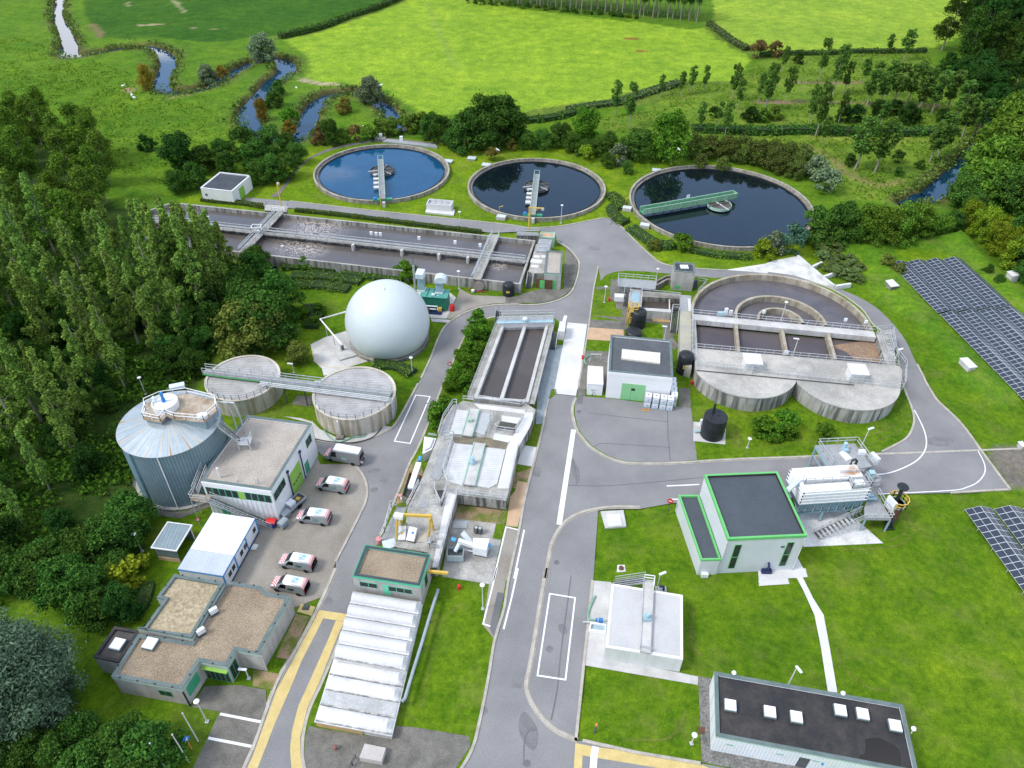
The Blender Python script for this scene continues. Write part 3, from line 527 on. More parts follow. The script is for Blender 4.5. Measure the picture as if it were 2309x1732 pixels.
# site concrete
pave('paved_apron',6,[(0,880),(90,880),(165,850),(330,810),(480,820),(500,430),(520,490),(585,565),(604,620),(580,738),(533,842),(436,900),(296,934),(0,940)],'patio',.035)
pave('paved_apron',5,[(1720,815),(1820,870),(2080,880),(2212,880),(2212,945),(2100,935),(1990,940),(1800,985),(1640,1070),(1610,1060),(1700,890)],'yard',.03)
pave('washdown_slab',6,[(515,1100),(678,1115),(600,1655),(402,1655)],'slab_white',.14)
pave('washdown_slab',10,[(402,0),(605,0),(585,125),(428,108)],'slab_white',.136)
pave('gravel_strip',6,[(345,1290),(475,1290),(405,1655),(225,1655)],'bluegravel',.15)
pave('gravel_strip',10,[(270,0),(400,0),(360,150),(330,240),(300,360),(252,360)],'bluegravel',.146)
pave('loading_bay',7,[(-20,640),(120,585),(330,545),(440,640),(625,800),(560,790),(300,705),(0,665)],'oldsheet',.05)
pave('loading_bay',6,[(1830,660),(2212,600),(2180,690),(2000,672)],'oldsheet',.046)
pave('sandy_ramp',6,[(690,1140),(980,1160),(985,1260),(665,1240)],'sandy',.125)
pave('footpath',6,[(710,1040),(1010,1060),(1020,1160),(980,1160),(690,1138),(700,1075),(985,1090)],'patio',.122)
pave('footpath',6,[(757,800),(870,805),(865,825),(752,822)],'patio',.122)
pave('footpath',6,[(875,740),(990,740),(1060,980),(1380,1000),(1400,1240),(1440,1290),(1400,1330),(1310,1230),(1310,1110),(1155,1100),(1155,1160),(970,1050),(960,990),(920,990),(918,930),(865,915)],'patio',.118)
pave('footpath',6,[(662,1335),(860,1340),(835,1655),(610,1655)],'patio',.121)
pave('footpath',10,[(606,0),(660,0),(660,125),(600,122)],'patio',.1235)
pave('footpath',10,[(1440,60),(1530,60),(1540,222),(1440,212)],'patio',.122)
pave('gravel_pad',11,[(250,770),(420,800),(1043,1347),(380,1378),(300,1000)],'oldsheet',.04)
pave('footpath',15,[(0,20),(300,0),(395,0),(412,72),(372,75),(460,250),(545,385),(600,680),(660,1032),(580,1025),(520,640),(470,390),(380,190),(322,80),(248,82),(262,130),(10,146)],'slab_white',.045)
pave('footpath',11,[(60,1560),(330,1470),(412,1620),(0,1670)],'slab_white',.049)
pave('footpath',14,[(722,100),(880,115),(840,750),(1450,868),(1600,900),(1598,970),(650,805)],'concrete_light',.045)
pave('gravel_strip',14,[(1600,900),(1760,920),(1750,1390),(1700,1500),(2212,1590)],'cobble',.04)
pave('gravel_strip',14,[(1600,895),(1690,915),(1700,1505),(2212,1600),(2700,1700),(2600,1800),(1630,1610)],'cobble',.044)
pave('parking_strip',9,[(2105,1210),(2215,1235),(2125,1660),(1990,1660)],'yard',.128)
pave('parking_strip',13,[(1985,0),(2120,0),(2085,210),(2010,595),(1910,470)],'yard',.127)
pave('dark_patch',13,[(2035,200),(2090,210),(2010,580),(1965,500)],'asphalt_dark',.133)
pave('soil_strip',9,[(2140,960),(2212,880),(2200,1215),(2105,1205)],'sandy',.124)
pave('soil_strip',10,[(100,830),(190,850),(100,1210),(5,1195)],'sandy',.128)
pave('old_forecourt',13,[(470,1310),(535,1330),(920,1390),(1150,1400),(1200,1310),(1390,1330),(1800,1400),(1810,1480),(1690,1660),(1640,1800),(430,1800),(425,1600),(440,1400)],'patio',.128)
pave('paving',12,[(1700,980),(1990,970),(2212,1010),(2212,1240),(2180,1280),(1830,1190),(1590,1150),(1660,1050)],'patio',.03)
pave('parking_bay',12,[(1830,1185),(2190,1280),(2090,1480),(1900,1900),(1500,1900),(1610,1650),(1730,1400)],'patio',.036)
pave('dry_lawn',13,[(360,380),(470,400),(310,760),(190,740)],'soil',.03);pave('dry_lawn',13,[(0,840),(250,880),(190,1020),(0,980)],'soil',.03)
pave('machine_slab','M',[(1290,590),(1980,680),(1925,925),(2065,950),(1985,1310),(1905,1690),(1080,1560),(1150,1130),(1200,800)],'deck',.13)
pave('grated_path','M',[(330,400),(60,950),(20,1010),(300,1050),(400,700),(500,400)],'grating',.125)
pave('paving_slab','G',[(1790,860),(2060,900),(1960,1255),(1690,1210)],'slab_white',.126)
pave('bare_soil','M',[(1340,300),(2160,420),(2110,700),(1980,680),(1290,590)],'soil',.118)
pave('bare_soil','G',[(1640,1380),(1960,1280),(1900,1500),(1800,1655),(1560,1655)],'soil',.117)
pave('soil_apron',9,[(1310,700),(1370,640),(1420,760),(1330,1010),(1230,1010),(1180,1040)],'soil',.12)
pave('gas_holder_pad',5,[(480,1280),(600,1220),(820,1155),(960,1300),(990,1410),(760,1480),(640,1530),(590,1540),(575,1480),(510,1420)],'concrete_light',.05)
pave('tank_apron',9,[(490,330),(560,400),(700,470),(900,470),(1090,370),(1170,385),(1050,445),(900,503),(700,520),(520,485)],'concrete_light',.055)
pave('tank_apron',9,[(250,290),(410,310),(500,340),(520,480),(490,350)],'concrete_light',.05)
pave('slab',9,[(370,120),(500,130),(480,215),(325,190)],'patio',.06)
pave('tank_apron',8,[(1120,760),(1200,980),(1300,1060),(1430,1090),(1560,1080),(1700,990),(1750,1040),(1500,1140),(1330,1120),(1210,1040),(1100,850)],'patio',.05)
pave('side_path',1,[(215,1640),(250,1590),(390,1400),(480,1320),(600,1270),(700,1235),(1000,1180),(1530,1210),(1530,1190),(1100,1145),(1000,1165),(690,1215),(560,1265),(470,1310),(350,1420),(220,1580),(140,1640)],'patio',.05)
pave('generator_slab',5,[(1330,840),(1640,850),(1690,890),(1610,1065),(1480,1060),(1400,950)],'concrete_light',.04)
pave('wet_pad',5,[(1480,1065),(1640,1075),(1630,1100),(1490,1090)],'concrete_light',.045)
for zt_,w_,R,pts in ((.106,.35,11,[(1190,110),(1250,260),(1230,350),(1120,440),(930,520)]),(.106,.35,11,[(1150,150),(1200,280),(1150,350),(1020,420),(880,450)]),(.106,.3,10,[(1850,330),(1890,420),(1900,560)]),(.106,.3,10,[(1890,310),(1925,420),(1930,560)]),(.018,.4,11,[(1180,1150),(1230,1230),(1190,1290),(1080,1320)]),(.018,.4,11,[(1240,1130),(1290,1230),(1230,1330),(1080,1380),(700,1400)]),(.018,.5,14,[(1560,300),(1545,560),(1570,680),(1640,720)]),(.018,.4,15,[(650,650),(700,800),(900,980),(1080,1010)]),(.018,.35,14,[(1500,1180),(1440,1320),(1330,1420),(1000,1420)]),(.106,.4,13,[(1500,700),(1440,950),(1420,1150)]),(.106,.35,13,[(1640,380),(1680,330),(1740,300)])):
    attr_const(struct('worn_track',MB().strip(smooth(TT(R,pts)),w_,zt_),MAT['grass']),(.108,.158,.018,.9))
# ------------------------------------------------------------------ painted markings
def mark(R,pts,w,mat='white',z=.03,closed=False):struct('road_marking',MB().strip([v2(q) for q in TT(R,pts)],w,z,None,closed),MAT[mat])
mark(10,[(565,402),(445,1192)],.75)
mark(9,[(1355,115),(1473,128),(1308,517),(1178,498)],.2,closed=True)
mark(14,[(368,210),(578,245),(498,925),(265,890)],.2,closed=True)
mark(13,[(2205,0),(2150,250),(2085,505)],.22);mark(10,[(155,1235),(70,1640)],.22)
mark(9,[(2212,1240),(2105,1215),(2000,1660)],.2,z=.134);mark(13,[(2030,0),(1915,465),(1975,485)],.2,z=.134)
struct('road_marking',MB().strip(smooth(TT(11,[(1300,240),(1370,380),(1400,490),(1385,580),(1320,660),(1200,725),(1080,765),(970,778)])),.2,.054),MAT['white'])
struct('road_marking',MB().strip(smooth(TT(11,[(1830,580),(1880,680),(1885,760),(1830,835),(1740,880),(1600,908),(1000,938)])),.16,.03),MAT['white'])
mark(10,[(1338,871),(1610,858)],.22);mark(10,[(1380,982),(1430,980)],.22)
mark(6,[(500,1040),(470,1140)],.62)
mark(12,[(1830,1210),(2180,1278)],.3,z=.04);mark(12,[(1732,1410),(2090,1480)],.3,z=.04)
pave('yellow_marking',13,[(545,345),(785,380),(760,445),(690,430),(585,415),(550,490),(410,760),(320,980),(180,1300),(40,1660),(-60,1830),(-120,1830),(0,1560),(200,1010),(380,680),(500,430)],'road_yellow',.028)
pave('yellow_marking',13,[(690,432),(758,448),(705,560),(560,930),(450,1170),(395,1400),(395,1520),(420,1660),(440,1830),(345,1830),(320,1640),(310,1500),(325,1350),(380,1140),(490,900),(640,560)],'road_yellow',.029)
pave('yellow_marking',13,[(400,295),(425,300),(405,345),(465,350),(480,310),(520,320),(490,395),(370,360)],'road_yellow',.045)
pave('yellow_marking',14,[(580,1452),(725,1480),(1300,1560),(1650,1640),(1900,1760),(1700,1760),(1400,1680),(760,1575),(640,1555),(630,1760),(560,1760)],'road_yellow',.028)
mark(14,[(748,1482),(735,1560),(725,1700)],.75,z=.036)
pave('manhole_cover',14,[(1600,1315),(1660,1320),(1655,1380),(1600,1375)],'brown',.06)
pave('drain_cover',13,[(425,300),(470,305),(458,345),(410,342)],'steel_dark',.05)
for R,x,y in ((10,610,252),(10,425,1505),(14,180,1620),(9,490,810)):struct('manhole_cover',MB().cyl(T(R,x,y,.02 if R != 10 or y>1000 else .12),.38,.012,16),MAT['asphalt_dark'])
# ------------------------------------------------------------------ building helpers
def cen(poly):
    return Vector((sum(p[0] for p in poly)/len(poly),sum(p[1] for p in poly)/len(poly)))
def wallbox(mb,A,B,ins,u0,u1,z0,z1,t0=-.02,t1=.04):
    A,B,ins=v2(A),v2(B),v2(ins);e=(B-A).normalized();n=Vector((-e.y,e.x))
    if (ins-A).dot(n)>0:n=-n
    q=[A+e*u0+n*t0,A+e*u1+n*t0,A+e*u1+n*t1,A+e*u0+n*t1]
    return mb.prism(q,z0,z1)
def window(root,A,B,ins,u0,u1,z0,z1,mat='teal',n=1,fw=.09,name='window'):
    fr=wallbox(MB(),A,B,ins,u0,u1,z0,z1).build(name,MAT[mat],root);mb=MB();w=(u1-u0-fw)/n
    for i in range(n):wallbox(mb,A,B,ins,u0+fw+i*w,u0+i*w+w,z0+fw,z1-fw,.03,.055)
    mb.build('pane',MAT['glass'],fr);return fr
def building(name,label,cat,poly,z,wall='white_panel',roof='roof_dark',coping='coping',par=.28,cw=.28,z0=0.0,group=None):
    p=ccw(poly);c=cen(p);r=thing(name,label,cat,(c.x,c.y,z0),group)
    MB().prism(p,z0-.1,z-par).build('wall',MAT[wall],r)
    MB().frame(p,cw,z-par+.001,z-.06).build('parapet',MAT[wall],r)
    MB().frame([q for q in inset(p,-.04)],cw+.07,z-.06,z).build('coping',MAT[coping],r)
    MB().sheet(inset(p,cw+.0),z-par+.012).build('roof',MAT[roof],r)
    return r,p
def door(root,A,B,ins,u0,u1,z0,z1,mat='teal',handle=True):
    d=wallbox(MB(),A,B,ins,u0,u1,z0,z1).build('door',MAT[mat],root)
    if handle:wallbox(MB(),A,B,ins,u1-.25,u1-.12,z0+1,z0+1.12,.04,.1).build('handle',MAT['steel_dark'],d)
    return d
def stair(root,a,b,w=1.0,mat='steel',n=None,rails=True,name='stair'):
    a,b=Vector(a),Vector(b);d=b-a;h=Vector((d.x,d.y,0)).normalized();s=Vector((-h.y,h.x,0))*(w/2);n=n or max(4,round(abs(d.z)/.2))
    mb=MB()
    for k in (-1,1):mb.beam(a+s*k,b+s*k,.06,.22)
    st=mb.build(name,MAT[mat],root);tr=MB()
    for i in range(n):
        q=a+d*((i+.5)/n);tr.beam(q-s*.95,q+s*.95,.30,.05)
    tr.build('treads',MAT['steel_dark' if mat=='steel' else mat],st)
    if rails:
        rl=MB()
        for k in (-1,1):rl.rail([a+s*k,b+s*k],1.0,1.2,.03)
        rl.build('handrail',MAT['steel'],st)
    return st
def skylight(root,c,sx_=1.3,sy_=1.3,rot=0.0,h=.35):
    k=MB().box((c[0],c[1],c[2]),(sx_+.12,sy_+.12,h*.6),rot).build('skylight',MAT['coping'],root)
    MB().box((c[0],c[1],c[2]+h*.6),(sx_,sy_,h*.4),rot).build('dome',MAT['skylight'],k)
# ------------------------------------------------------------------ circular clarifiers
def clarifier(label,c,r,zr,water,group='round clarifiers'):
    t=thing('clarifier',label,'clarifier',(c[0],c[1],0),group);o=(c[0],c[1],0)
    MB().lathe(o,[(r,-.1),(r,zr-.16),(r+.06,zr-.14),(r+.06,zr),(r-.38,zr),(r-.38,zr-.75),(r-.38,-.3)],96,capb=False,capt=False).build('tank_wall',MAT['rim'],t)
    MB().lathe(o,[(r-.40,zr-.62),(r-1.0,zr-.62),(r-1.0,zr-.42),(r-1.12,zr-.42),(r-1.12,zr-1.2)],96,capb=False,capt=False).build('overflow_channel',MAT['concrete_dark'],t)
    MB().lathe(o,[(r-1.42,zr-.44),(r-1.48,zr-.44),(r-1.48,zr-.9)],96,capb=False,capt=False).build('scum_baffle',MAT['black'],t)
    MB().cyl((c[0],c[1],zr-1.0),r-.9,.30,96).build('water_surface',MAT[water],t)
    return t
def drum(c,r,z,arms=6,mat='brown'):
    d=thing('center_well','round inlet drum on dark arms in the '+c[2],'inlet drum',(c[0],c[1],z-.4))
    MB().lathe((c[0],c[1],0),[(r,z-.5),(r,z+.18),(r-.10,z+.18),(r-.10,z-.1)],40,capb=False,capt=False).build('drum_wall',MAT['steel_dark' if mat=='brown' else 'palegreen'],d)
    MB().cyl((c[0],c[1],z-.32),r-.08,.2,40).build('drum_water',MAT['sludge'],d)
    for i in range(arms):
        a=2*math.pi*(i+.3)/arms
        MB().beam((c[0],c[1],z+.12),(c[0]+(r+.5)*math.cos(a),c[1]+(r+.5)*math.sin(a),z+.12),.16,.2).build('support_arm',MAT['oldsheet' if i % 2 else 'steel_dark'],d)
    return d
C1,C2,C3=(-35.1,183.8),(5.3,176.2),(50.5,168.8)
clarifier('round clarifier of deep blue water beside the side path, its bridge pointing at the camera',C1,17.6,1.0,'clearb')
clarifier('round clarifier of dark water between the other two clarifiers, crane post at its rim',C2,17.5,1.0,'clear')
clarifier('largest round clarifier, crossed by a solid green girder bridge',C3,22.3,1.0,'clear')
def scraper_bridge(label,a,b,w=1.35,z=1.7):
    a,b=v2(a),v2(b);d=(b-a).normalized();n=Vector((-d.y,d.x));t=thing('scraper_bridge',label,'bridge',(a.x,a.y,1.0))
    P=[a-n*w/2,b-n*w/2,b+n*w/2,a+n*w/2];v3=lambda q,zz:(q.x,q.y,zz)
    MB().prism(P,z-.18,z).build('deck',MAT['grating'],t)
    rl=MB()
    for k in (-1,1):rl.rail([v3(a+n*w/2*k,z),v3(b+n*w/2*k,z)],1.0,1.9,.04);rl.beam(v3(a+n*w/2*k,z),v3(b+n*w/2*k,z),.12,.3)
    rl.beam(v3(b+n*w/2,z+1),v3(b-n*w/2,z+1),.09,.09);rl.build('railing',MAT['palegreen'],t)
    # scum trough hanging beside the deck, wheel carriage and drive
    s0,s1=a+(b-a)*.30,a+(b-a)*.72
    for i in range(4):
        q=s0+(s1-s0)*((i+.4)/4);MB().box((q.x+n.x*1.35,q.y+n.y*1.35,.75),(1.3-.15*i,1.5,.35),math.atan2(d.y,d.x)).build('scum_trough',MAT['oldsheet'],t)
    c=a+d*.6;MB().beam((c.x-n.x*2.3,c.y-n.y*2.3,1.22),(c.x+n.x*2.3,c.y+n.y*2.3,1.22),.8,.4).build('wheel_carriage',MAT['teal'],t)
    MB().cyl((c.x+n.x*1.8,c.y+n.y*1.8,1.42),.42,.35,14).build('drive_motor',MAT['blue'],t)
    q=a-d*1.0+n*.5;MB().tube([(q.x,q.y,.1),(q.x,q.y,3.0)],.11,8).build('post',MAT['yellow'],t)
    MB().box((q.x-n.x*.7,q.y-n.y*.7,.05),(.9,.7,1.2),math.atan2(d.y,d.x)).build('steps',MAT['oldsheet'],t)
    return t
b1a,b1b=T('c1',1125,985,1.3),T('c1',1092,372,1.9);scraper_bridge('walkway bridge with pale rails reaching past the middle of the deep blue clarifier',b1a,b1b)
b2a,b2b=T('c2',1045,1020,1.3),T('c2',1112,395,1.9);scraper_bridge('walkway bridge with pale rails over the clarifier that has a yellow crane at its rim',b2a,b2b)
drum((*C1,'deep blue clarifier'),3.1,.95);drum((*C2,'clarifier with the yellow rim crane'),3.15,.95)
c3c=T('c3',1085,640,.9);drum((c3c.x-.4,c3c.y,'large clarifier with the green girder bridge'),2.95,1.1,4,'g')
def girder_bridge():
    a,b=v2(T('c3',222,715,1.4)),v2(T('c3',1240,530,1.6));d=(b-a).normalized();n=Vector((-d.y,d.x));w=1.7
    t=thing('girder_bridge','solid sided green girder bridge spanning from rim to drum of the largest clarifier','bridge',(a.x,a.y,1.0))
    for k in (-1,1):
        q=[a+n*(w/2*k),b+n*(w/2*k)];MB().strip(q,.1,1.15,2.45).build('girder_side',MAT['bridgegreen'],t)
    MB().strip([b-n*w/2,b+n*w/2],.1,1.15,2.45).build('end_plate',MAT['bridgegreen'],t)
    MB().prism([a-n*w/2,b-n*w/2,b+n*w/2,a+n*w/2],1.3,1.42).build('deck',MAT['teal'],t)
    rl=MB()
    for k in (-1,1):rl.beam((*(a+n*(w/2*k)),2.5),(*(b+n*(w/2*k)),2.5),.16,.1)
    rl.build('top_rail',MAT['palegreen'],t)
    for i in range(8):
        q=a+(b-a)*(.12+.095*i)-n*w/2;m2=MB().beam((q.x,q.y,1.2),(q.x-d.x*.6,q.y-d.y*.6,.3),.1,.1);m2.beam((q.x,q.y,1.2),(q.x+d.x*.1,q.y+d.y*.1,.3),.1,.1);m2.build('scraper_strut',MAT['black'],t)
    q=a+(b-a)*.5;MB().box((q.x+n.x*.9,q.y+n.y*.9,2.5),(.9,.06,.9),math.atan2(d.y,d.x)).build('lifebuoy_box',MAT['plastic'],t)
girder_bridge()
# ------------------------------------------------------------------ long aeration basin
BZ=2.2
fr=v2(T('H',1190,465,BZ));nr=v2(T('H',800,1560,BZ));fl=v2(T(4,1430,95,BZ));mlz=v2(T(4,1185,262,BZ))
nl=fl+(nr-fr)
AX=(fr-fl).normalized();AY=Vector((-AX.y,AX.x))
def ab(u,v,z=None):
    q=fl+AX*u-AY*v;return q if z is None else Vector((q.x,q.y,z))
ALEN=(fr-fl).length;AWID=abs((nr-fr).dot(AY))
MAT['aeration']=watermat('aeration_basin_water',(.105,.092,.085),(.135,.122,.116),rough=.06,ior=1.75,bump=.06,wave=2.0,scale=.07,foam=[(*v2(T(5,545,295,1.3)),8.0),(*v2(T(5,420,455,1.3)),7.5),(*v2(T('H',245,1090,1.3)),2.6)])
def uv_of(p):d=v2(p)-fl;return d.dot(AX),-d.dot(AY)
def aeration():
    t=thing('aeration_basin','long twin channel concrete basin of brown foaming water beside the perimeter road','basin',(*cen([ab(0,0),ab(ALEN,AWID)]),0));w=.45
    MB().frame([ab(0,0),ab(ALEN,0),ab(ALEN,AWID),ab(4,AWID),ab(-3.5,AWID*.62),ab(-3.5,AWID*.3)],w,-.1,BZ).build('basin_wall',MAT['concrete'],t)
    MB().prism(inset([ab(0,0),ab(ALEN,0),ab(ALEN,AWID),ab(4,AWID),ab(-3.5,AWID*.62),ab(-3.5,AWID*.3)],w-.05),.3,1.3).build('water_surface',MAT['aeration'],t)
    um,vm=uv_of(T(5,1200,440,2.3));vm=AWID*.5
    MB().strip([ab(-3.4,vm),ab(ALEN-.4,vm)],.55,.3,BZ-.02).build('dividing_wall',MAT['concrete'],t)
    MB().strip([ab(-3.4,vm+.5),ab(ALEN-.6,vm+.5)],1.25,BZ,BZ+.14).build('central_walkway',MAT['deck'],t)
    rl=MB()
    for o in (-.15,1.15):rl.rail([(*ab(-3.3,vm+o),BZ+.14),(*ab(ALEN-.7,vm+o),BZ+.14)],1.1,2.4,.055)
    rl.build('walkway_railing',MAT['steel'],t)
    MB().beam((*ab(10,vm-.5),BZ+.3),(*ab(ALEN-12,vm-.5),BZ+.3),.22,.22).build('air_pipe',MAT['oldsheet'],t)
    for px in ((5,120,300),(5,1950,540)):
        u,_=uv_of(T(*px,BZ));MB().strip([ab(u,-.3),ab(u,AWID+.3)],1.7,BZ+.01,BZ+.24).build('cross_walkway',MAT['deck'],t)
        rl=MB()
        for o in (-.8,.8):rl.rail([(*ab(u+o,0),BZ+.24),(*ab(u+o,AWID),BZ+.24)],1.1,2.2,.05)
        rl.build('cross_railing',MAT['steel'],t)
        MB().tube([(*ab(u-1.25,.3),BZ+.35),(*ab(u-1.25,AWID-.4),BZ+.35)],.2,8).build('sluice_pipe',MAT['pipe_grey'],t)
    return t
aeration()
for k,(R,x,y) in enumerate(((5,880,400),(5,1275,450),(5,1580,480),(5,1815,510))):
    u,_=uv_of(T(R,x,y,BZ));t=tag(MB().box((*ab(u,AWID*.5+1.75),BZ-1.0),(.55,.9,1.5),math.atan2(AX.y,AX.x)).build('aerator_frame',MAT['concrete_light']),'concrete bracket on the central walkway of the long basin','bracket','walkway brackets')
for k,(R,x,y) in enumerate(((5,990,400),(5,1030,405),(5,1065,408),(5,1385,440),(5,1683,475),(5,1890,500),(4,1740,270),(4,1630,285))):
    q=T(R,x,y,BZ+.3);b=thing('instrument_box','small white meter box on a post along the central walkway of the long basin','meter box',(q.x,q.y,BZ),'meter boxes on the basin walkway')
    MB().tube([(q.x,q.y,BZ),(q.x,q.y,BZ+1.4)],.06,6).build('post',MAT['steel'],b);MB().box((q.x,q.y,BZ+1.3),(.6,.4,.7)).build('case',MAT['plastic'],b)
q=T(4,2140,345,BZ+.3);b=thing('sluice_gate','white motorised sluice gate with rails where the far cross walkway meets the long basin spine','sluice gate',(q.x,q.y,BZ))
MB().box((q.x,q.y,BZ+.25),(1.6,1.2,.5)).build('base',MAT['plastic'],b);MB().rail([(q.x-1,q.y-.8,BZ+.25),(q.x+1,q.y-.8,BZ+.25),(q.x+1,q.y+.8,BZ+.25),(q.x-1,q.y+.8,BZ+.25)],1.5,1,.07,True).build('cage',MAT['white'],b)
# platforms at both ends of the basin
def platform(name,label,cat,R,pts,z,mat='grating',rails=True,legs=True,skirt=None,h=.16,railmat='steel',closed=True,group=None):
    p=ccw([v2(q) for q in TT(R,pts,z)]);c=cen(p);t=thing(name,label,cat,(c.x,c.y,0),group)
    MB().prism(p,z-h,z).build('deck',MAT[mat],t)
    if skirt:MB().prism(inset(p,.15),-.1,z-h-.002).build('base',MAT[skirt],t)
    elif legs:
        for q in inset(p,.3):MB().tube([(q.x,q.y,0),(q.x,q.y,z-h)],.13,6).build('leg',MAT['steel'],t)
    if rails:MB().rail([(q.x,q.y,z) for q in inset(p,.08)],1.1,1.6,.04,closed).build('railing',MAT[railmat],t)
    return t
platform('access_platform','railed steel platform on a concrete block behind the long basin corner with the crane','platform','H',[(760,240),(1290,280),(1280,345),(700,330)],2.9,skirt='concrete_dark')
platform('access_platform','pale railed platform at the far cross walkway of the long basin','platform',5,[(110,115),(290,130),(280,175),(95,160)],2.6,'concrete_light',skirt='concrete_dark')
def davit(name,label,base,z,h,reach,dirn):
    t=thing(name,label,'crane',(base[0],base[1],z));x,y=base[0],base[1];d=Vector(dirn).normalized()
    MB().tube([(x,y,z),(x,y,z+h)],.17,8).build('post',MAT['yellow'],t)
    e=(x+d.x*reach,y+d.y*reach,z+h*.97);MB().beam((x,y,z+h*.97),e,.2,.25).build('jib',MAT['yellow'],t)
    MB().beam((x,y,z+h*.62),(x+d.x*reach*.6,y+d.y*reach*.6,z+h*.95),.12,.14).build('brace',MAT['yellow'],t)
    MB().box((e[0]-d.x*.3,e[1]-d.y*.3,e[2]-.45),(.6,.5,.5)).build('hoist',MAT['steel'],t);return t
q=T('c2',992,1225,2.9);davit('jib_crane','yellow jib crane with hoist standing on the platform behind the long basin',q,2.9,5.6,3.2,(1,-.1))
q=T(5,238,125,2.6);davit('jib_crane','yellow jib crane at the far cross walkway near the white block house',q,2.6,5.4,1.2,(-.1,1))
# control hut beside the basin
hp=rect3(T('H',1400,1285,3.7),T('H',1830,1310,3.7),T('H',1960,745,3.7))
hut,hp=building('control_hut','small concrete hut with gravel roof and green doors at the end of the long basin','hut',hp,3.7,'pale_wall','gravel_pale','coping',.3,.3)
A,B=hp[0],hp[1];A,B=sorted(hp,key=lambda q:q.y)[:2];A,B=(A,B) if A.x<B.x else (B,A);ic=cen(hp)
wl=(B-A).length;door(hut,A,B,ic,wl*.42,wl*.42+1.1,.1,2.2,'green');MB().frame([q for q in inset(hp,-.03)],.1,3.35,3.62).build('fascia',MAT['palegreen'],hut)
mp_=[v2(q) for q in TT('H',[(1200,560),(1540,620),(1400,1280),(1130,1290),(1010,1240)],2.2)]
t=tag(MB().prism(mp_,-.1,2.2).build('pump_pit_block',MAT['deck']),'flat concrete pump block between the long basin and the gravel roofed hut','concrete block')
for (x,y,sx_,sy_) in ((1225,870,1.3,1.0),(1410,870,1.3,1.0),(1210,985,2.4,1.5),(1170,1115,1.6,1.0)):
    q=T('H',x,y,2.25);tag(MB().box((q.x,q.y,2.2),(sx_,sy_,.08),-.2).build('hatch_cover',MAT['slab_white']),'pale hatch cover lying on the concrete pump block by the hut','hatch','hatches on the pump block')
gp=[v2(q) for q in TT('H',[(1270,440),(1600,470),(1520,760),(1190,735)],2.45)]
t=thing('steel_cover','ribbed grey steel cover over the channel at the head of the long basin','cover',(*cen(gp),2.2));MB().prism(gp,-.05,2.45).build('sheet',MAT['grating'],t)
for i in range(4):
    a=gp[0].lerp(gp[3],i/3.2) if True else None;b=gp[1].lerp(gp[2],i/3.2);MB().beam((a.x,a.y,2.5),(b.x,b.y,2.5),.18,.14).build('rib',MAT['steel'],t)
gp=[v2(q) for q in TT('H',[(1330,240),(1680,262),(1660,400),(1270,385)],2.4)]
t=thing('sand_bed','pale green edged planter block of sand beside the crane platform','planter',(*cen(gp),0));MB().prism(inset(gp,.3),-.1,2.25).build('bed',MAT['sandy'],t);MB().frame(gp,.32,-.1,2.4).build('edge',MAT['palegreen'],t)
t=thing('outdoor_stair','steel stair with handrails up to the pump block beside the black tank','stair',T('H',1030,1640,0));stair(t,T('H',1020,1660,.1),T('H',1065,1345,2.2),1.2)
t=thing('lean_to','dark open lean-to with a green door under the pump block rail','lean-to',T('H',1280,1600,0))
a=v2(T('H',1170,1650,0));b=v2(T('H',1430,1680,0));wallbox(MB(),a,b,a+Vector((0,9)),.3,3.6,0,2.2,-.35,-.02).build('back_wall',MAT['brown'],t);door(t,a,b,a+Vector((0,9)),1.0,2.0,.1,2.0,'green')
# ------------------------------------------------------------------ white block house far left
hp=rect3(T(0,1665,1560,3.5),T(0,1925,1590,3.5),T(0,1830,1430,3.5))
far,hp=building('block_house','small white flat roofed block house with a lime door beyond the long basin','block house',hp,3.5,'white','roof_dark','white',.3,.25)
A=hp[1];B=hp[2];door(far,A,B,cen(hp),3.0,5.4,0,2.7,'lime')
wallbox(MB(),hp[0],hp[1],cen(hp),.8,1.5,1.5,2.1).build('vent_grille',MAT['coping'],far)
# ------------------------------------------------------------------ gas holder
def gas_holder():
    c=(-23.0,110.8,0);t=thing('gas_holder','huge white membrane ball standing on a low round concrete base','gas holder',c)
    MB().lathe(c,[(7.35,-.1),(7.35,.55),(7.0,.6),(6.6,.6)],64).build('base_ring',MAT['concrete_dark'],t)
    r,zc=7.65,4.15;pr=[]
    for i in range(33):
        a=-math.asin(.94*3.6/r)+(math.pi/2+math.asin(.94*3.6/r))*i/32;pr.append((max(r*math.cos(a),.001),zc+r*math.sin(a)))
    MB().lathe(c,pr,72).build('membrane',MAT['membrane'],t,True)
    q=(-22.9,109.9,11.62);MB().lathe(q,[(.42,.0),(.36,.22),(.05,.36)],14).build('crown_cap',MAT['oldsheet'],t,True)
MAT['membrane']=M('pale_membrane',(.55,.605,.61),(.50,.555,.565),.12,.42,.02,3)
gas_holder()
t=thing('gas_pipe','white overhead pipe bent at a right angle beside the membrane ball','pipe',T(5,680,1270,0))
pa,pb,pc,pd=T(5,800,1000,2.6),T(5,560,1068,2.6),T(5,740,1282,2.4),T(5,740,1330,.1)
MB().tube([pa,pb,pc],.16,8).build('pipe',MAT['white'],t)
for q in (pb.lerp(pc,.25),pb.lerp(pc,.6),pb.lerp(pc,.9)):MB().tube([(q.x,q.y,0),q],.07,6).build('support',MAT['steel'],t)
q=T(5,780,1360,0);t=thing('valve_pit','square concrete valve slab with a small valve on the ball pad','valve pit',(q.x,q.y,0));MB().box((q.x,q.y,0),(3.4,3.0,.35),.5).build('slab',MAT['concrete_light'],t);MB().box((q.x-.8,q.y+.9,.35),(.4,.4,.9)).build('valve',MAT['steel_dark'],t)
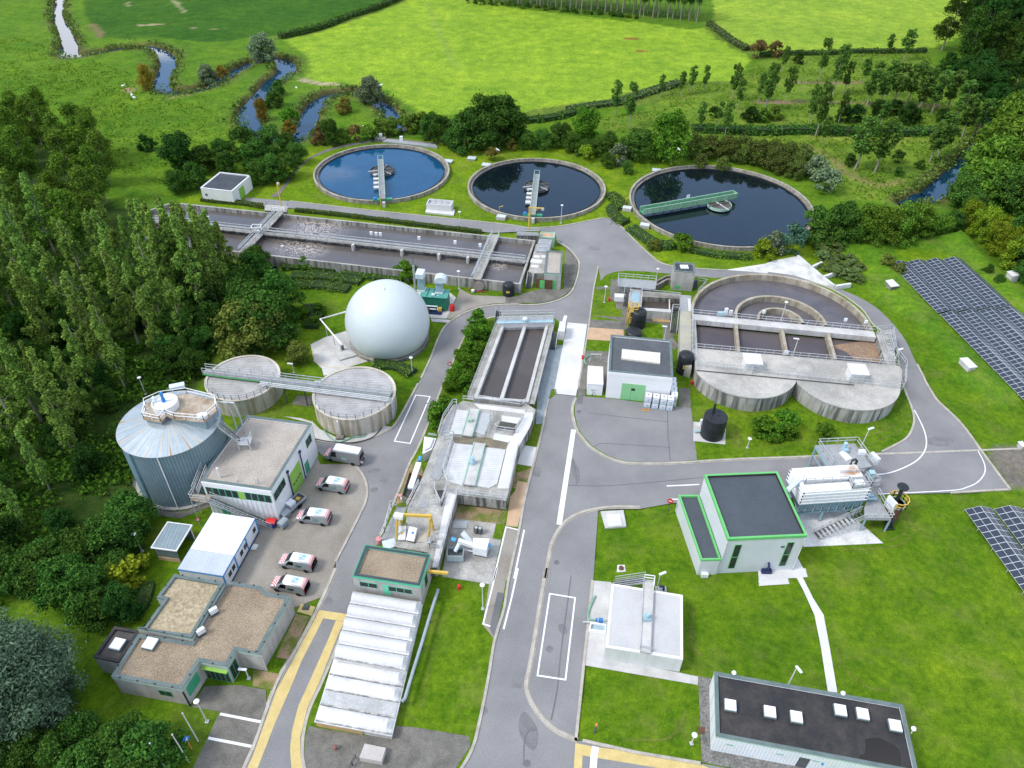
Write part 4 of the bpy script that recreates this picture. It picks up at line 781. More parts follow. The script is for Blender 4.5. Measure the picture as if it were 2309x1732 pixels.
struct('road_marking',MB().strip(smooth(TT(5,[(500,1380),(560,1440),(700,1475),(820,1450),(930,1385)])),.12,.064),MAT['road_yellow']);struct('road_marking',MB().strip(smooth(TT(5,[(498,1375),(505,1320),(560,1270),(640,1230)])),.12,.064),MAT['road_yellow'])
# ------------------------------------------------------------------ generator container
def generator():
    z=3.1;p=rect3(T('K',380,940,z),T('K',1200,1005,z),T('K',1280,750,z));c=cen(p)
    t=thing('generator_container','dark green generator container with two big silver ducts on its roof, behind the ball','generator',(c.x,c.y,0))
    MB().prism(p,0,z-.08).build('body',MAT['darkgreen'],t);MB().prism(inset(p,-.12),z-.08,z+.05).build('roof',MAT['teal_roof'],t)
    e=(p[1]-p[0]);rot=math.atan2(e.y,e.x)
    for f in (.24,.46):a=p[0]+e*f;b=p[3]+e*f;MB().strip([a,b],.14,z+.05,z+.16).build('roof_seam',MAT['darkgreen'],t)
    for k,(x,y,hh) in enumerate(((425,735,3.0),(980,800,2.4))):
        q=T('K',x,y,z+.05);d=MB().box((q.x,q.y,z+.05),(1.25,1.25,hh),rot).build('duct',MAT['paleblue2'],t);zz=z+.05+hh
        MB().box((q.x,q.y,z+.08),(1.5,1.5,.16),rot).build('flange',MAT['white'],d)
        if k==0:
            m2=MB();m2.box((q.x,q.y,zz),(1.6,1.6,.3),rot);m2.box((q.x,q.y-.35,zz+.3),(1.5,2.2,1.0),rot);m2.build('hood',MAT['steel_light'],d)
        else:
            pr=[(math.cos(a),math.sin(a)) for a in [math.pi*i/12 for i in range(13)]];vs=[]
            for yy in (-1.0,.8):vs+=[(q.x+.35+1.25*px,q.y+yy,zz+.15+1.25*pz) for px,pz in pr]
            fs=[(i,i+1,14+i,13+i) for i in range(12)]+[tuple(range(12,-1,-1)),tuple(range(13,26)),(0,13,25,12)]
            MB().add(vs,fs).build('hood',MAT['steel_light'],d,True);MB().box((q.x,q.y,zz-.1),(1.5,1.6,.2),rot).build('collar',MAT['white'],d)
    q=T('K',225,730,2.0);MB().tube([(q.x,q.y,0),(q.x,q.y,7.5)],.22,10).build('exhaust_stack',MAT['steel'],t);MB().tube([(q.x,q.y,7.5),(q.x,q.y,9.5)],.05,5).build('aerial',MAT['steel_dark'],t)
MAT['teal_roof']=M('teal_roof_sheet',(.08,.30,.25),(.10,.34,.29),.6,.45,.06);MAT['paleblue2']=M('zinc_duct',(.36,.50,.56),(.30,.43,.49),.7,.45,.06,metal=.2);MAT['steel_light']=M('bright_zinc',(.68,.76,.80),(.58,.67,.72),.7,.4,.05,metal=.2)
generator()
def skid():
    q=T('K',830,1420,0);t=thing('pump_skid','skid of white pipes and a copper coloured exhaust silencer in front of the green container','pump skid',(q.x,q.y,0))
    MB().box((q.x,q.y-.3,.1),(3.0,1.6,.25),-.1).build('frame',MAT['blue_dark'],t)
    MB().tube([(q.x-.2,q.y+.9,.3),(q.x-.2,q.y+.9,3.0)],.30,12).build('silencer',MAT['orange'],t);MB().tube([(q.x-.2,q.y+.9,3.0),(q.x-.2,q.y+.9,3.5)],.36,12).build('silencer_cap',MAT['steel_light'],t)
    m2=MB();m2.tube([(q.x-1.6,q.y+.2,1.2),(q.x+.6,q.y,1.2),(q.x+.6,q.y-.3,.5)],.15,8);m2.tube([(q.x-1.5,q.y-.2,.8),(q.x+.3,q.y-.4,.8)],.13,8);m2.tube([(q.x+.5,q.y+.9,3.2),(q.x+1.2,q.y+.9,3.0),(q.x+1.2,q.y+.6,.6)],.09,6);m2.build('pipework',MAT['plastic'],t)
    MB().box((q.x+1.1,q.y-.2,.35),(.7,.6,.7)).build('motor',MAT['yellow'],t);MB().box((q.x-1.2,q.y-.4,.35),(.6,.6,.6)).build('pump',MAT['brown'],t)
MAT['blue_dark']=M('dark_blue_paint',(.02,.03,.10),(.015,.025,.08),.8,.5,.05);skid()
# ------------------------------------------------------------------ thickeners with pipe bridge
def thickener(label,c,r,h):
    t=thing('thickener_tank',label,'tank',(c[0],c[1],0),'covered thickener tanks');o=(c[0],c[1],0)
    MB().lathe(o,[(r,-.1),(r,h-.25),(r+.1,h-.22),(r+.1,h),(r-.3,h),(r-.3,h-.2)],72,capb=False,capt=False).build('tank_wall',MAT['tankwall'],t)
    MB().cyl((c[0],c[1],h-.45),r-.28,.3,72).build('cover',MAT['coverplanks'],t)
    MB().rail([(c[0]+(r-.15)*math.cos(a),c[1]+(r-.15)*math.sin(a),h) for a in [R_(200+140*i/12) for i in range(13)]],1.0,2.5,.035).build('railing',MAT['steel'],t)
    return t
MAT['tankwall']=M('stained_tank_wall',(.62,.58,.50),(.45,.41,.34),.25,.9,.10,4,.05,streak=.7,streakcol=(.26,.20,.10))
TH1,TH2=(-45.0,94.8),(-25.7,91.3)
thickener('round covered concrete tank behind the corrugated silo, far end of the pipe bridge',TH1,6.0,3.5);thickener('round covered concrete tank beside the road, near end of the pipe bridge',TH2,6.65,3.7)
def pipe_bridge():
    a,b=T(4,1700,1500,4.1),T(9,1150,105,4.1);t=thing('pipe_bridge','long walkway with rails and pipes crossing both covered round tanks','pipe bridge',(a.x,a.y,3.5));d=(b-a).normalized();n=Vector((-d.y,d.x,0))
    MB().beam(a,b,1.3,.16).build('deck',MAT['grating'],t);rl=MB()
    for k in (-.6,.6):rl.rail([a+n*k,b+n*k],1.1,2.0,.045)
    rl.build('railing',MAT['steel'],t)
    gm=MB()
    for k in (-.62,.62):gm.beam(a+n*k-Vector((0,0,.2)),b+n*k-Vector((0,0,.2)),.1,.26)
    gm.build('girder',MAT['green'],t)
    for k,r in ((-1.0,.16),(-1.4,.12),(-1.75,.1)):
        MB().tube([a.lerp(b,.32)+n*k,b+n*k,b+n*k+d*.5-Vector((0,0,.5)),b+n*k+d*.5-Vector((0,0,4.0))],r,8).build('pipe',MAT['steel'],t)
    for f in (.36,.44,.55):q=a.lerp(b,f)-n*.9;MB().beam((q.x,q.y,0),(q.x,q.y,4.0),.18,.18).build('support_post',MAT['steel_dark'],t)
    q=a.lerp(b,.62)-n*.3;MB().box((q.x,q.y,4.2),(.8,.1,1.0)).build('warning_board',MAT['plastic'],t)
pipe_bridge()
q=T(9,700,320,3.4);t=thing('tank_outlet','pale overflow pipe and valve on the front of the covered tank by the road','outlet',(q.x,q.y,0));MB().tube([q,(q.x+.15,q.y-.35,3.3),(q.x+.15,q.y-.35,.3)],.14,8).build('pipe',MAT['oldsheet'],t);MB().box((q.x+.15,q.y-.7,.05),(1.2,.8,.4)).build('valve_base',MAT['concrete_dark'],t)
tag(MB().tube(smooth(TT(9,[(590,410),(640,470),(720,515),(830,470),(930,450),(930,410),(870,405)])),.1,6).build('hose',MAT['pipe_green']),'pale green suction hose lying round the front of the covered tank','hose') if False else None
def ground_hose(name,label,R,pts,r,mat,z=.1):
    p=[(q.x,q.y,z+r) for q in smooth(TT(R,pts),5)];tag(MB().tube(p,r,6).build(name,MAT[mat]),label,'hose')
ground_hose('hose','pale green suction hose lying round the front of the covered tank',9,[(590,410),(640,470),(720,512),(830,475),(930,460),(935,425),(870,415)],.10,'pipe_green')
ground_hose('hose','long black hose curving along the road edge by the covered tank',9,[(520,485),(640,508),(800,518),(900,505),(1000,470),(1050,420),(1070,395)],.08,'black')
# ------------------------------------------------------------------ digester
def digester():
    c=(-48.3,76.0,0);H,r=10.5,6.85;t=thing('digester','tall corrugated blue grey silo with a rust streaked metal roof','silo',c)
    MB().lathe(c,[(r+.5,-.1),(r+.5,.3),(r-.2,.35)],64).build('plinth',MAT['concrete'],t)
    MB().lathe(c,[(r,.3),(r,H)],96,capb=False,capt=False).build('shell',MAT['corrugated'],t,True)
    MB().lathe(c,[(r+.12,H-.12),(r+.14,H),(2.6,H+1.1),(0.01,H+1.2)],60).build('roof',MAT['rusty_roof'],t)
    pl=[v2(q) for q in TT('D',[(490,450),(760,330),(1200,270),(1690,390),(1700,540),(1480,740),(980,700),(850,640),(760,750),(460,690),(500,560)],H+2.0)]
    MB().prism(pl,H+1.75,H+2.0).build('platform_deck',MAT['rust_deck'],t);MB().prism(inset(pl,.25),H-.3,H+1.75-.002).build('platform_skirt',MAT['shedroof'],t)
    MB().rail([(q.x,q.y,H+2.0) for q in inset(pl,.1)],1.05,1.6,.04,True).build('platform_railing',MAT['white'],t)
    q=T('D',840,470,H+2.3);MB().lathe((q.x,q.y,H+2.0),[(1.75,0),(1.75,1.0),(1.6,1.05),(1.5,.8),(.01,.8)],32).build('hatch_drum',MAT['white_panel'],t)
    MB().lathe((q.x-.2,q.y+.2,H+2.8),[(.26,0),(.26,.6),(.18,.65),(.18,1.3),(.27,1.35),(.22,1.6),(.01,1.65)],14).build('mixer_motor',MAT['blue'],t)
    MB().lathe((q.x-1.4,q.y+.1,H+2.9),[(.2,0),(.2,.6),(.28,.7),(.01,1.0)],10).build('relief_valve',MAT['plastic'],t)
    a,b=T('D',900,180,H+3.0),T('D',1150,130,H+3.0);MB().beam(a,b,.9,.5).build('duct',MAT['steel_light'],t)
    q=T('D',1450,660,H+2.1);MB().box((q.x,q.y,H+2.0),(1.3,.9,.5),.3).build('instrument_case',MAT['plastic'],t)
    # seam bulge and rain pipe on the shell
    ang=R_(238);MB().box((c[0]+(r+.05)*math.cos(ang),c[1]+(r+.05)*math.sin(ang),.3),(.35,1.3,H-.4),ang).build('seam_column',MAT['bluesteel'],t)
    ang=R_(277);MB().tube([(c[0]+(r+.1)*math.cos(ang),c[1]+(r+.1)*math.sin(ang),.3),(c[0]+(r+.1)*math.cos(ang),c[1]+(r+.1)*math.sin(ang),H)],.07,6).build('rain_pipe',MAT['white'],t)
    mb=MB()
    for ang in range(0,360,12):
        a=R_(ang);mb.beam((c[0]+(r+.1)*math.cos(a),c[1]+(r+.1)*math.sin(a),H+.03),(c[0]+3*math.cos(a),c[1]+3*math.sin(a),H+1.0),.05,.04)
    mb.build('roof_seams',MAT['steel'],t)
    # small stair tower with pipe frame behind
    q=T('D',1750,480,H+.8);mb=MB()
    for k in (-.5,.5):mb.tube([(q.x+k,q.y,H+1.6),(q.x+1.6+k,q.y-.2,H+1.6),(q.x+1.9+k,q.y-.2,H-1),(q.x+1.9+k,q.y-.2,1.0)],.14,8)
    mb.build('gas_pipes',MAT['steel'],t)
    # landing and stair down to the neighbouring roof
    st=stair(t,T('D',2060,1060,7.6),T('D',1720,800,H+.6),1.0)
def rusty(name,c):
    m=M(name,(.42,.49,.52),(.34,.41,.445),.35,.42,.06,4,metal=.35);nt=m.node_tree;b=nt.nodes['Principled BSDF'];L=nt.links.new
    src=b.inputs['Base Color'].links[0].from_socket
    tc=N(nt,'ShaderNodeTexCoord');sp=N(nt,'ShaderNodeSeparateXYZ');L(tc.outputs['Object'],sp.inputs[0]);at=N(nt,'ShaderNodeMath',operation='ARCTAN2');L(sp.outputs[1],at.inputs[0]);L(sp.outputs[0],at.inputs[1])
    vl=N(nt,'ShaderNodeVectorMath',operation='LENGTH');L(tc.outputs['Object'],vl.inputs[0]);cb=N(nt,'ShaderNodeCombineXYZ');m1=N(nt,'ShaderNodeMath',operation='MULTIPLY');m1.inputs[1].default_value=7;L(at.outputs[0],m1.inputs[0]);L(m1.outputs[0],cb.inputs[0]);m2=N(nt,'ShaderNodeMath',operation='MULTIPLY');m2.inputs[1].default_value=.22;L(vl.outputs['Value'],m2.inputs[0]);L(m2.outputs[0],cb.inputs[1])
    nz=N(nt,'ShaderNodeTexNoise');nz.inputs['Scale'].default_value=1.5;nz.inputs['Detail'].default_value=4;L(cb.outputs[0],nz.inputs['Vector'])
    r=N(nt,'ShaderNodeMapRange');r.inputs[1].default_value=.50;r.inputs[2].default_value=.66;r.inputs[4].default_value=.95;L(nz.outputs[0],r.inputs[0])
    rp=N(nt,'ShaderNodeValToRGB');e=rp.color_ramp.elements;e[0].position=0;e[0].color=(.78,.78,.76,1);e[1].position=1;e[1].color=(.36,.22,.11,1);k=e.new(.45);k.color=(.62,.54,.44,1);L(nz.outputs[1] if False else r.outputs[0],rp.inputs[0])
    ms=N(nt,'ShaderNodeMath',operation='LESS_THAN');ms.inputs[1].default_value=.2;L(sp.outputs[1],ms.inputs[0]);mu=N(nt,'ShaderNodeMath',operation='MULTIPLY');L(r.outputs[0],mu.inputs[0]);L(ms.outputs[0],mu.inputs[1])
    mx=N(nt,'ShaderNodeMix',data_type='RGBA');L(src,mx.inputs[6]);L(rp.outputs[0],mx.inputs[7]);L(mu.outputs[0],mx.inputs[0]);L(mx.outputs[2],b.inputs['Base Color']);return m
MAT['rusty_roof']=rusty('rust_streaked_zinc_roof',0)
MAT['rust_deck']=M('rusty_concrete_deck',(.46,.40,.32),(.27,.20,.13),.45,.9,.15,5,.05,lo=.4,hi=.62)
digester()
# ------------------------------------------------------------------ process building beside the silo
def process_building():
    z=6.7;A=v2(T(8,1668,822,z));B=v2(T(9,148,903,z));Cc=v2(T(9,488,350,z));D_=v2(T(8,2055,280,z));E_=v2(T(8,1985,372,z));F_=v2(T(8,1850,540,z));G_=v2(T(8,1740,690,z))
    r,p=building('process_building','white two storey workshop with pale gravel roof and green framed window band','workshop',[A,B,Cc,D_,E_,F_,G_],z,'white_panel','gravel_pale','coping',.3,.35);c=cen(p)
    L1=(B-A).length;L2=(Cc-B).length;n=10;w=(L1-.6)/n
    for i in range(n):
        if i==5:wallbox(MB(),A,B,c,.3+i*w,.3+i*w+w-.06,3.9,5.5).build('lime_panel',MAT['lime'],r)
        else:window(r,A,B,c,.3+i*w,.3+i*w+w,4.0,5.5,'teal',1)
    wallbox(MB(),A,B,c,.0,L1,5.55,6.4,-.02,.07).build('fascia',MAT['white'],r)
    mb=MB()
    for i in range(14):wallbox(mb,A,B,c,.3+i*L1/14.4,.36+i*L1/14.4,0,3.85,-.02,.05)
    mb.build('panel_joints',MAT['oldsheet'],r)
    door(r,A,B,c,1.6,2.8,.1,2.4,'teal')
    window(r,B,Cc,c,.25,3.6,4.0,5.5,'teal',3);window(r,B,Cc,c,L2*.80,L2*.80+1.8,4.0,5.6,'teal',2)
    gd=wallbox(MB(),B,Cc,c,L2*.36,L2*.36+3.3,.05,4.4).build('garage_door',MAT['lime'],r);mb=MB()
    for i in range(4):wallbox(mb,B,Cc,c,L2*.36+.4+i*.7,L2*.36+.85+i*.7,1.9,2.15,.04,.07)
    mb.build('door_window',MAT['glass'],gd)
    door(r,B,Cc,c,L2*.68,L2*.68+1.2,.1,2.3,'teal')
    e=(Cc-B).normalized();nn=Vector((e.y,-e.x))
    for f in (.335,.635):
        q=B+e*(L2*f)+nn*.12;m2=MB().tube([(q.x,q.y,.1),(q.x,q.y,5.6)],.09,8);m2.box((q.x,q.y,5.45),(.36,.36,.3));m2.build('rain_pipe',MAT['blue_dark'],r)
    for (R,x,y,h) in ((8,1830,800,1.9),(8,1975,835,.7)):q=T(R,x,y,z-.3);MB().tube([(q.x,q.y,z-.3),(q.x,q.y,z-.3+h)],.16 if h>1 else .08,8).build('roof_vent',MAT['oldsheet'],r)
    q=T(8,2130,850,z-.3);MB().tube([(q.x,q.y,z-.3),(q.x,q.y,z+.9),(q.x+.4,q.y-.1,z+.9),(q.x+.4,q.y-.1,z-.3)],.06,6).build('pipe_loop',MAT['steel'],r)
    # steel landing with legs standing on the roof
    q=T('D',2110,1060,7.7);mb=MB().box((q.x+.4,q.y,7.55),(1.7,1.6,.12));mb.build('landing',MAT['steel'],r);mb=MB()
    for dx in (-.4,1.2):
        for dy in (-.7,.7):MB().beam((q.x+dx,q.y+dy,z-.28),(q.x+dx,q.y+dy,7.6),.12,.12).build('landing_leg',MAT['steel'],r)
    mb.rail([(q.x-.4,q.y-.75,7.67),(q.x+1.2,q.y-.75,7.67),(q.x+1.2,q.y+.75,7.67)],1.05,1.2,.035);mb.build('landing_railing',MAT['steel'],r)
    t=thing('fire_escape','grey steel stair running down the front wall of the white workshop','stair',(A.x,A.y,0));e=(B-A).normalized();nn=Vector((e.y,-e.x));a=A-e*1.2+nn*.9;b=A+e*9.6+nn*.9;m2=A+e*1.0+nn*.9
    stair(t,(b.x,b.y,.1),(m2.x,m2.y,4.0),1.0);MB().prism([A-e*1.6+nn*.3,A+e*1.0+nn*.3,A+e*1.0+nn*1.5,A-e*1.6+nn*1.5],3.92,4.04).build('landing',MAT['rust_deck'],t)
    MB().rail([(*(A-e*1.55+nn*.35),4.04),(*(A-e*1.55+nn*1.45),4.04),(*(A+e*.9+nn*1.45),4.04)],1.05,1.3,.04).build('railing',MAT['steel'],t)
    q0=A-e*1.5+nn*.4;
    for q in (A-e*1.5+nn*1.4,A-e*1.5+nn*.4):MB().beam((q.x,q.y,0),(q.x,q.y,3.92),.12,.12).build('leg',MAT['steel'],t)
    stair(t,(q0.x+.1,q0.y+.3,4.0),(G_.x-.5,G_.y-.6,6.4),.9)
process_building()
# ------------------------------------------------------------------ white cabin, shed
def cabin():
    z=2.9;A=T(8,1478,1560,z);B=T(8,1852,1618,z);Cc=T(8,2120,1142,z);p=ccw(rect3(A,B,Cc));c=cen(p);t=thing('site_cabin','long white portable cabin with blue trim beside the white workshop','cabin',(c.x,c.y,0))
    MB().prism(p,.15,z-.2).build('wall',MAT['white_panel'],t);MB().prism(inset(p,-.06),z-.2,z-.02).build('roof_edge',MAT['blue_trim'],t);e=(p[2]-p[1]).normalized();Lc=(p[2]-p[1]).length
    MB().prism([p[0]+e*Lc*.34,p[1]+e*Lc*.34,p[2],p[3]],z-.02,z+.05).build('roof',MAT['cabinroof'],t);MB().prism([p[0],p[1],p[1]+e*(Lc*.34-.03),p[0]+e*(Lc*.34-.03)],z-.02,z+.045).build('roof',MAT['cabinroof_grey'],t)
    for u0,n in ((.9,1),(1.9,1),(Lc*.45,1),(Lc*.45+1.1,1),(Lc*.86,1)):window(t,p[1],p[2],c,u0,u0+.85,1.1,2.1,'white',1,.06)
    for f in (0,.33,.66,1):
        q=p[1]+e*Lc*f;MB().box((q.x+.02,q.y,.15),(.16,.16,z-.36)).build('corner_post',MAT['blue_trim'],t)
    MB().beam((*p[1],.2),(*p[2],.2),.16,.16).build('sill_rail',MAT['blue_dark'],t)
    q=p[1]+e*Lc*.72+Vector((e.y,-e.x))*.6;MB().box((q.x,q.y,0),(.9,.7,.3),math.atan2(e.y,e.x)).build('step',MAT['oldsheet'],t)
MAT['blue_trim']=M('blue_trim',(.05,.28,.60),(.04,.24,.52),.8,.5,.05);MAT['cabinroof_grey']=ribbed('grey_corrugated_sheet',(.52,.57,.61),(.46,.51,.55),.35,depth=.3)
cabin()
def shed():
    z=2.7;p=rect3(T(8,1255,1382,z),T(8,1465,1410,z),T(8,1600,1195,z));p=ccw(p);c=cen(p);t=thing('shed','small open shed with a grey corrugated roof under the trees by the white cabin','shed',(c.x,c.y,0));q=inset(p,.25)
    MB().prism(inset(p,0),z-.12,z).build('roof',MAT['shedroof'],t);MB().frame(inset(p,-.05),.14,z-.14,z+.03).build('gutter',MAT['white'],t)
    mb=MB();mb.strip([q[0],q[1]],.12,0,z-.14);mb.strip([q[3],q[0]],.12,0,z-.14);mb.strip([q[2],q[3]],.12,0,z-.14);mb.build('wall',MAT['coping'],t)
    MB().strip([q[0]-Vector((0,.08)),q[1]-Vector((0,.08))],.1,0,.7).build('plinth',MAT['sandy'],t);MB().beam((*q[2],0),(*q[2],z-.14),.14,.14).build('post',MAT['white'],t)
shed()
# ------------------------------------------------------------------ office with gravel roofs
def office():
    z=3.7;R=12
    P1=[v2(q) for q in [T(R,925,895,z),T(R,1505,1000,z),T(R,1655,770,z),T(R,1880,812,z),T(R,1960,675,z),T(R,2175,715,z),T(13,50,720-30,z),T(13,310,235,z),T(13,110,200,z),T(13,70,150,z),T(R,1930,110,z),T(R,1870,130,z),T(R,1590,610,z),T(R,1150,545,z)]]
    r,p=building('office','low concrete office with brown gravel roofs, green frames and a recessed glass entrance','office',P1,z,'pale_wall','gravel','coping',.3,.38)
    c=cen(p);zu=4.5
    P2=[v2(q) for q in TT(R,[(1135,488),(1590,575),(1860,115),(1450,45),(1300,240),(1365,255),(1200,485)],zu)]
    P2=ccw(P2);MB().prism(P2,0,zu-.3).build('upper_wall',MAT['pale_wall'],r);MB().frame(P2,.4,zu-.3+.001,zu).build('upper_parapet',MAT['coping'],r);MB().sheet(inset(P2,.4),zu-.28).build('upper_roof',MAT['gravel_light'],r)
    MB().frame(inset(P2,-.03),.06,zu-.42,zu-.3).build('upper_fascia',MAT['palegreen'],r)
    P3=ccw([v2(q) for q in TT(R,[(775,735),(985,780),(1150,545),(1140,510),(950,480)],3.3)]);MB().prism(P3,0,3.0).build('annex_wall',MAT['pale_wall'],r);MB().frame(P3,.35,3.001,3.3).build('annex_parapet',MAT['roof_black'],r);MB().sheet(inset(P3,.35),3.02).build('annex_roof',MAT['annexroof'],r)
    MB().frame(inset(p,-.03),.06,z-.55,z-.34).build('fascia',MAT['palegreen'],r)
    A,B=v2(T(R,925,895,z)),v2(T(R,1505,1000,z));Ls=(B-A).length;window(r,A,B,c,Ls*.62,Ls*.62+1.6,1.4,2.5,'teal',2)
    q=B;MB().tube([(q.x+.1,q.y-.1,.1),(q.x+.1,q.y-.1,3.1)],.1,8).build('rain_pipe',MAT['black'],r)
    C_,D_=B,v2(T(R,1655,770,z));Lw=(D_-C_).length;ic=c;window(r,C_,D_,ic,.5,Lw*.75,1.0,2.9,'teal',2)
    E_,F_=D_,v2(T(R,1880,812,z));Le=(F_-E_).length;window(r,E_,F_,ic,.1,Le-.1,.1,2.5,'teal',5,name='glass_front');MB().prism([E_+Vector((.1,-.4)),F_+Vector((-.1,-.4)),F_,E_],2.62,2.75).build('canopy',MAT['lime'],r)
    G_=v2(T(R,1960,675,z));Lg=(G_-F_).length;window(r,F_,G_,ic,.2,Lg*.75,.2,2.9,'teal',2)
    for x,y,zz in ((985,640,3.05),(1255,635,3.45)):skylight(r,T(R,x,y,zz),1.35,1.35,-.2,.45)
    for x,y in ((1785,375),(1680,545)):
        q=T(R,x,y,3.45);ac=thing('air_conditioner','white air conditioning unit on the gravel roof, %s' % ('the one nearer the white cabin' if y<400 else 'the one nearer the roof corner'),'air conditioner',(q.x,q.y,3.4))
        MB().box((q.x,q.y,3.72),(.95,.42,.75),.75).build('casing',MAT['plastic'],ac);m2=MB();m2.box((q.x,q.y,3.42),(.9,.6,.3),.75);m2.build('stand',MAT['steel_dark'],ac);MB().tube([(q.x-.5,q.y+.2,3.9),(q.x-.9,q.y+.3,3.9),(q.x-1.0,q.y+.5,4.3)],.06,6).build('pipe',MAT['plastic'],ac)
    mb=MB()
    for pl,zz in ((p,z),(P2,zu)):
        for a,b in zip(pl,pl[1:]+pl[:1]):
            k=int((b-a).length//1.9)
            for i in range(k):q=a.lerp(b,(i+.5)/k);mb.box((q.x,q.y,zz),(.16,.16,.1))
    mb.build('coping_clips',MAT['roof_black'],r,kind='stuff')
MAT['gravel_light']=M('light_brown_gravel',(.40,.33,.22),(.33,.27,.17),.25,.95,.32,3.2,.5);MAT['annexroof']=M('dark_annex_roof',(.06,.055,.055),(.12,.11,.10),.4,.9,.1)
office()
# ------------------------------------------------------------------ twin channel basin
def channel_basin():
    z=2.1;p=[v2(q) for q in (T(5,2070,1110,z),T(6,362,1098,z),T(10,190,172,z),T(9,1835,140,z))];q=ccw(p);c=cen(q);t=thing('channel_basin','narrow open basin with two dark water channels, between hedge and washdown slab','basin',(c.x,c.y,0))
    TL,TR,BR,BL=p;ex=((TR-TL)+(BR-BL)).normalized();MB().frame(q,.55,-.1,z).build('basin_wall',MAT['concrete_light'],t);MB().prism(inset(q,.5),.2,1.15).build('water_surface',MAT['channelwater'],t)
    MB().strip([TL.lerp(TR,.5),BL.lerp(BR,.5)],.6,.2,z-.01).build('dividing_wall',MAT['concrete_light'],t)
    for a,b,k in ((TL,BL,-1),(TR,BR,1)):
        e=(b-a).normalized();n=Vector((-e.y,e.x));n=n if n.dot(ex)>0 else -n;MB().strip([a-n*k*.02+n*k*.55,b+n*k*.55],1.0,z-.55,z-.3).build('side_walkway',MAT['deck'],t);MB().rail([(*(a+n*k*1.0),z-.3),(*(b+n*k*1.0),z-.3)],1.0,2.6,.03).build('railing',MAT['steel'],t)
    e=(TL-BL).normalized();a,b=TL-ex*.8,TR+ex*.8;MB().prism([a-e*.6,b-e*.6,b+e*1.7,a+e*1.7],z+.45,z+.75).build('bridge_deck',MAT['grating'],t);MB().strip([a-e*.65,b-e*.65],.2,z-.4,z+.8).build('bridge_beam',MAT['slab_white'],t)
    MB().strip([a-e*.5,b-e*.5],.9,z+.76,z+.82).build('pale_plate',MAT['paleblue'],t)
    rl=MB();rl.rail([(*(a-e*.4),z+.75),(*(b-e*.4),z+.75)],1.1,1.8,.045);rl.rail([(*(a+e*1.6),z+.75),(*(b+e*1.6),z+.75)],1.1,1.8,.045);rl.build('bridge_railing',MAT['steel'],t)
    q2=(a+b)/2-e*.55;tag(MB().lathe((q2.x,q2.y,z+1.2),[(.4,0),(.5,.2),(.4,.5),(.01,.55)],12).build('lifebuoy',MAT['plastic']),'round lifebuoy hanging on the bridge rail over the twin channels','lifebuoy')
    s1=thing('outdoor_stair','steel stair down to the blue grey gravel from the twin channel bridge','stair',T(6,385,1320,0));stair(s1,T(6,390,1320,.2),T(6,412,1175,z+.7),1.1);
    s2=thing('outdoor_stair','steel stair up to the twin channel bridge from the planted hedge','stair',T(5,2040,1110,0));stair(s2,T(5,2035,1120,.1),T(5,2045,1000,z+.7),1.1)
    tag(MB().box((*v2(T(6,465,1200,.1)),.1),(1.2,3.2,2.0),-.12).build('steel_cabinet',MAT['slab_white']),'tall pale cabinet beside the washdown slab','cabinet')
channel_basin()
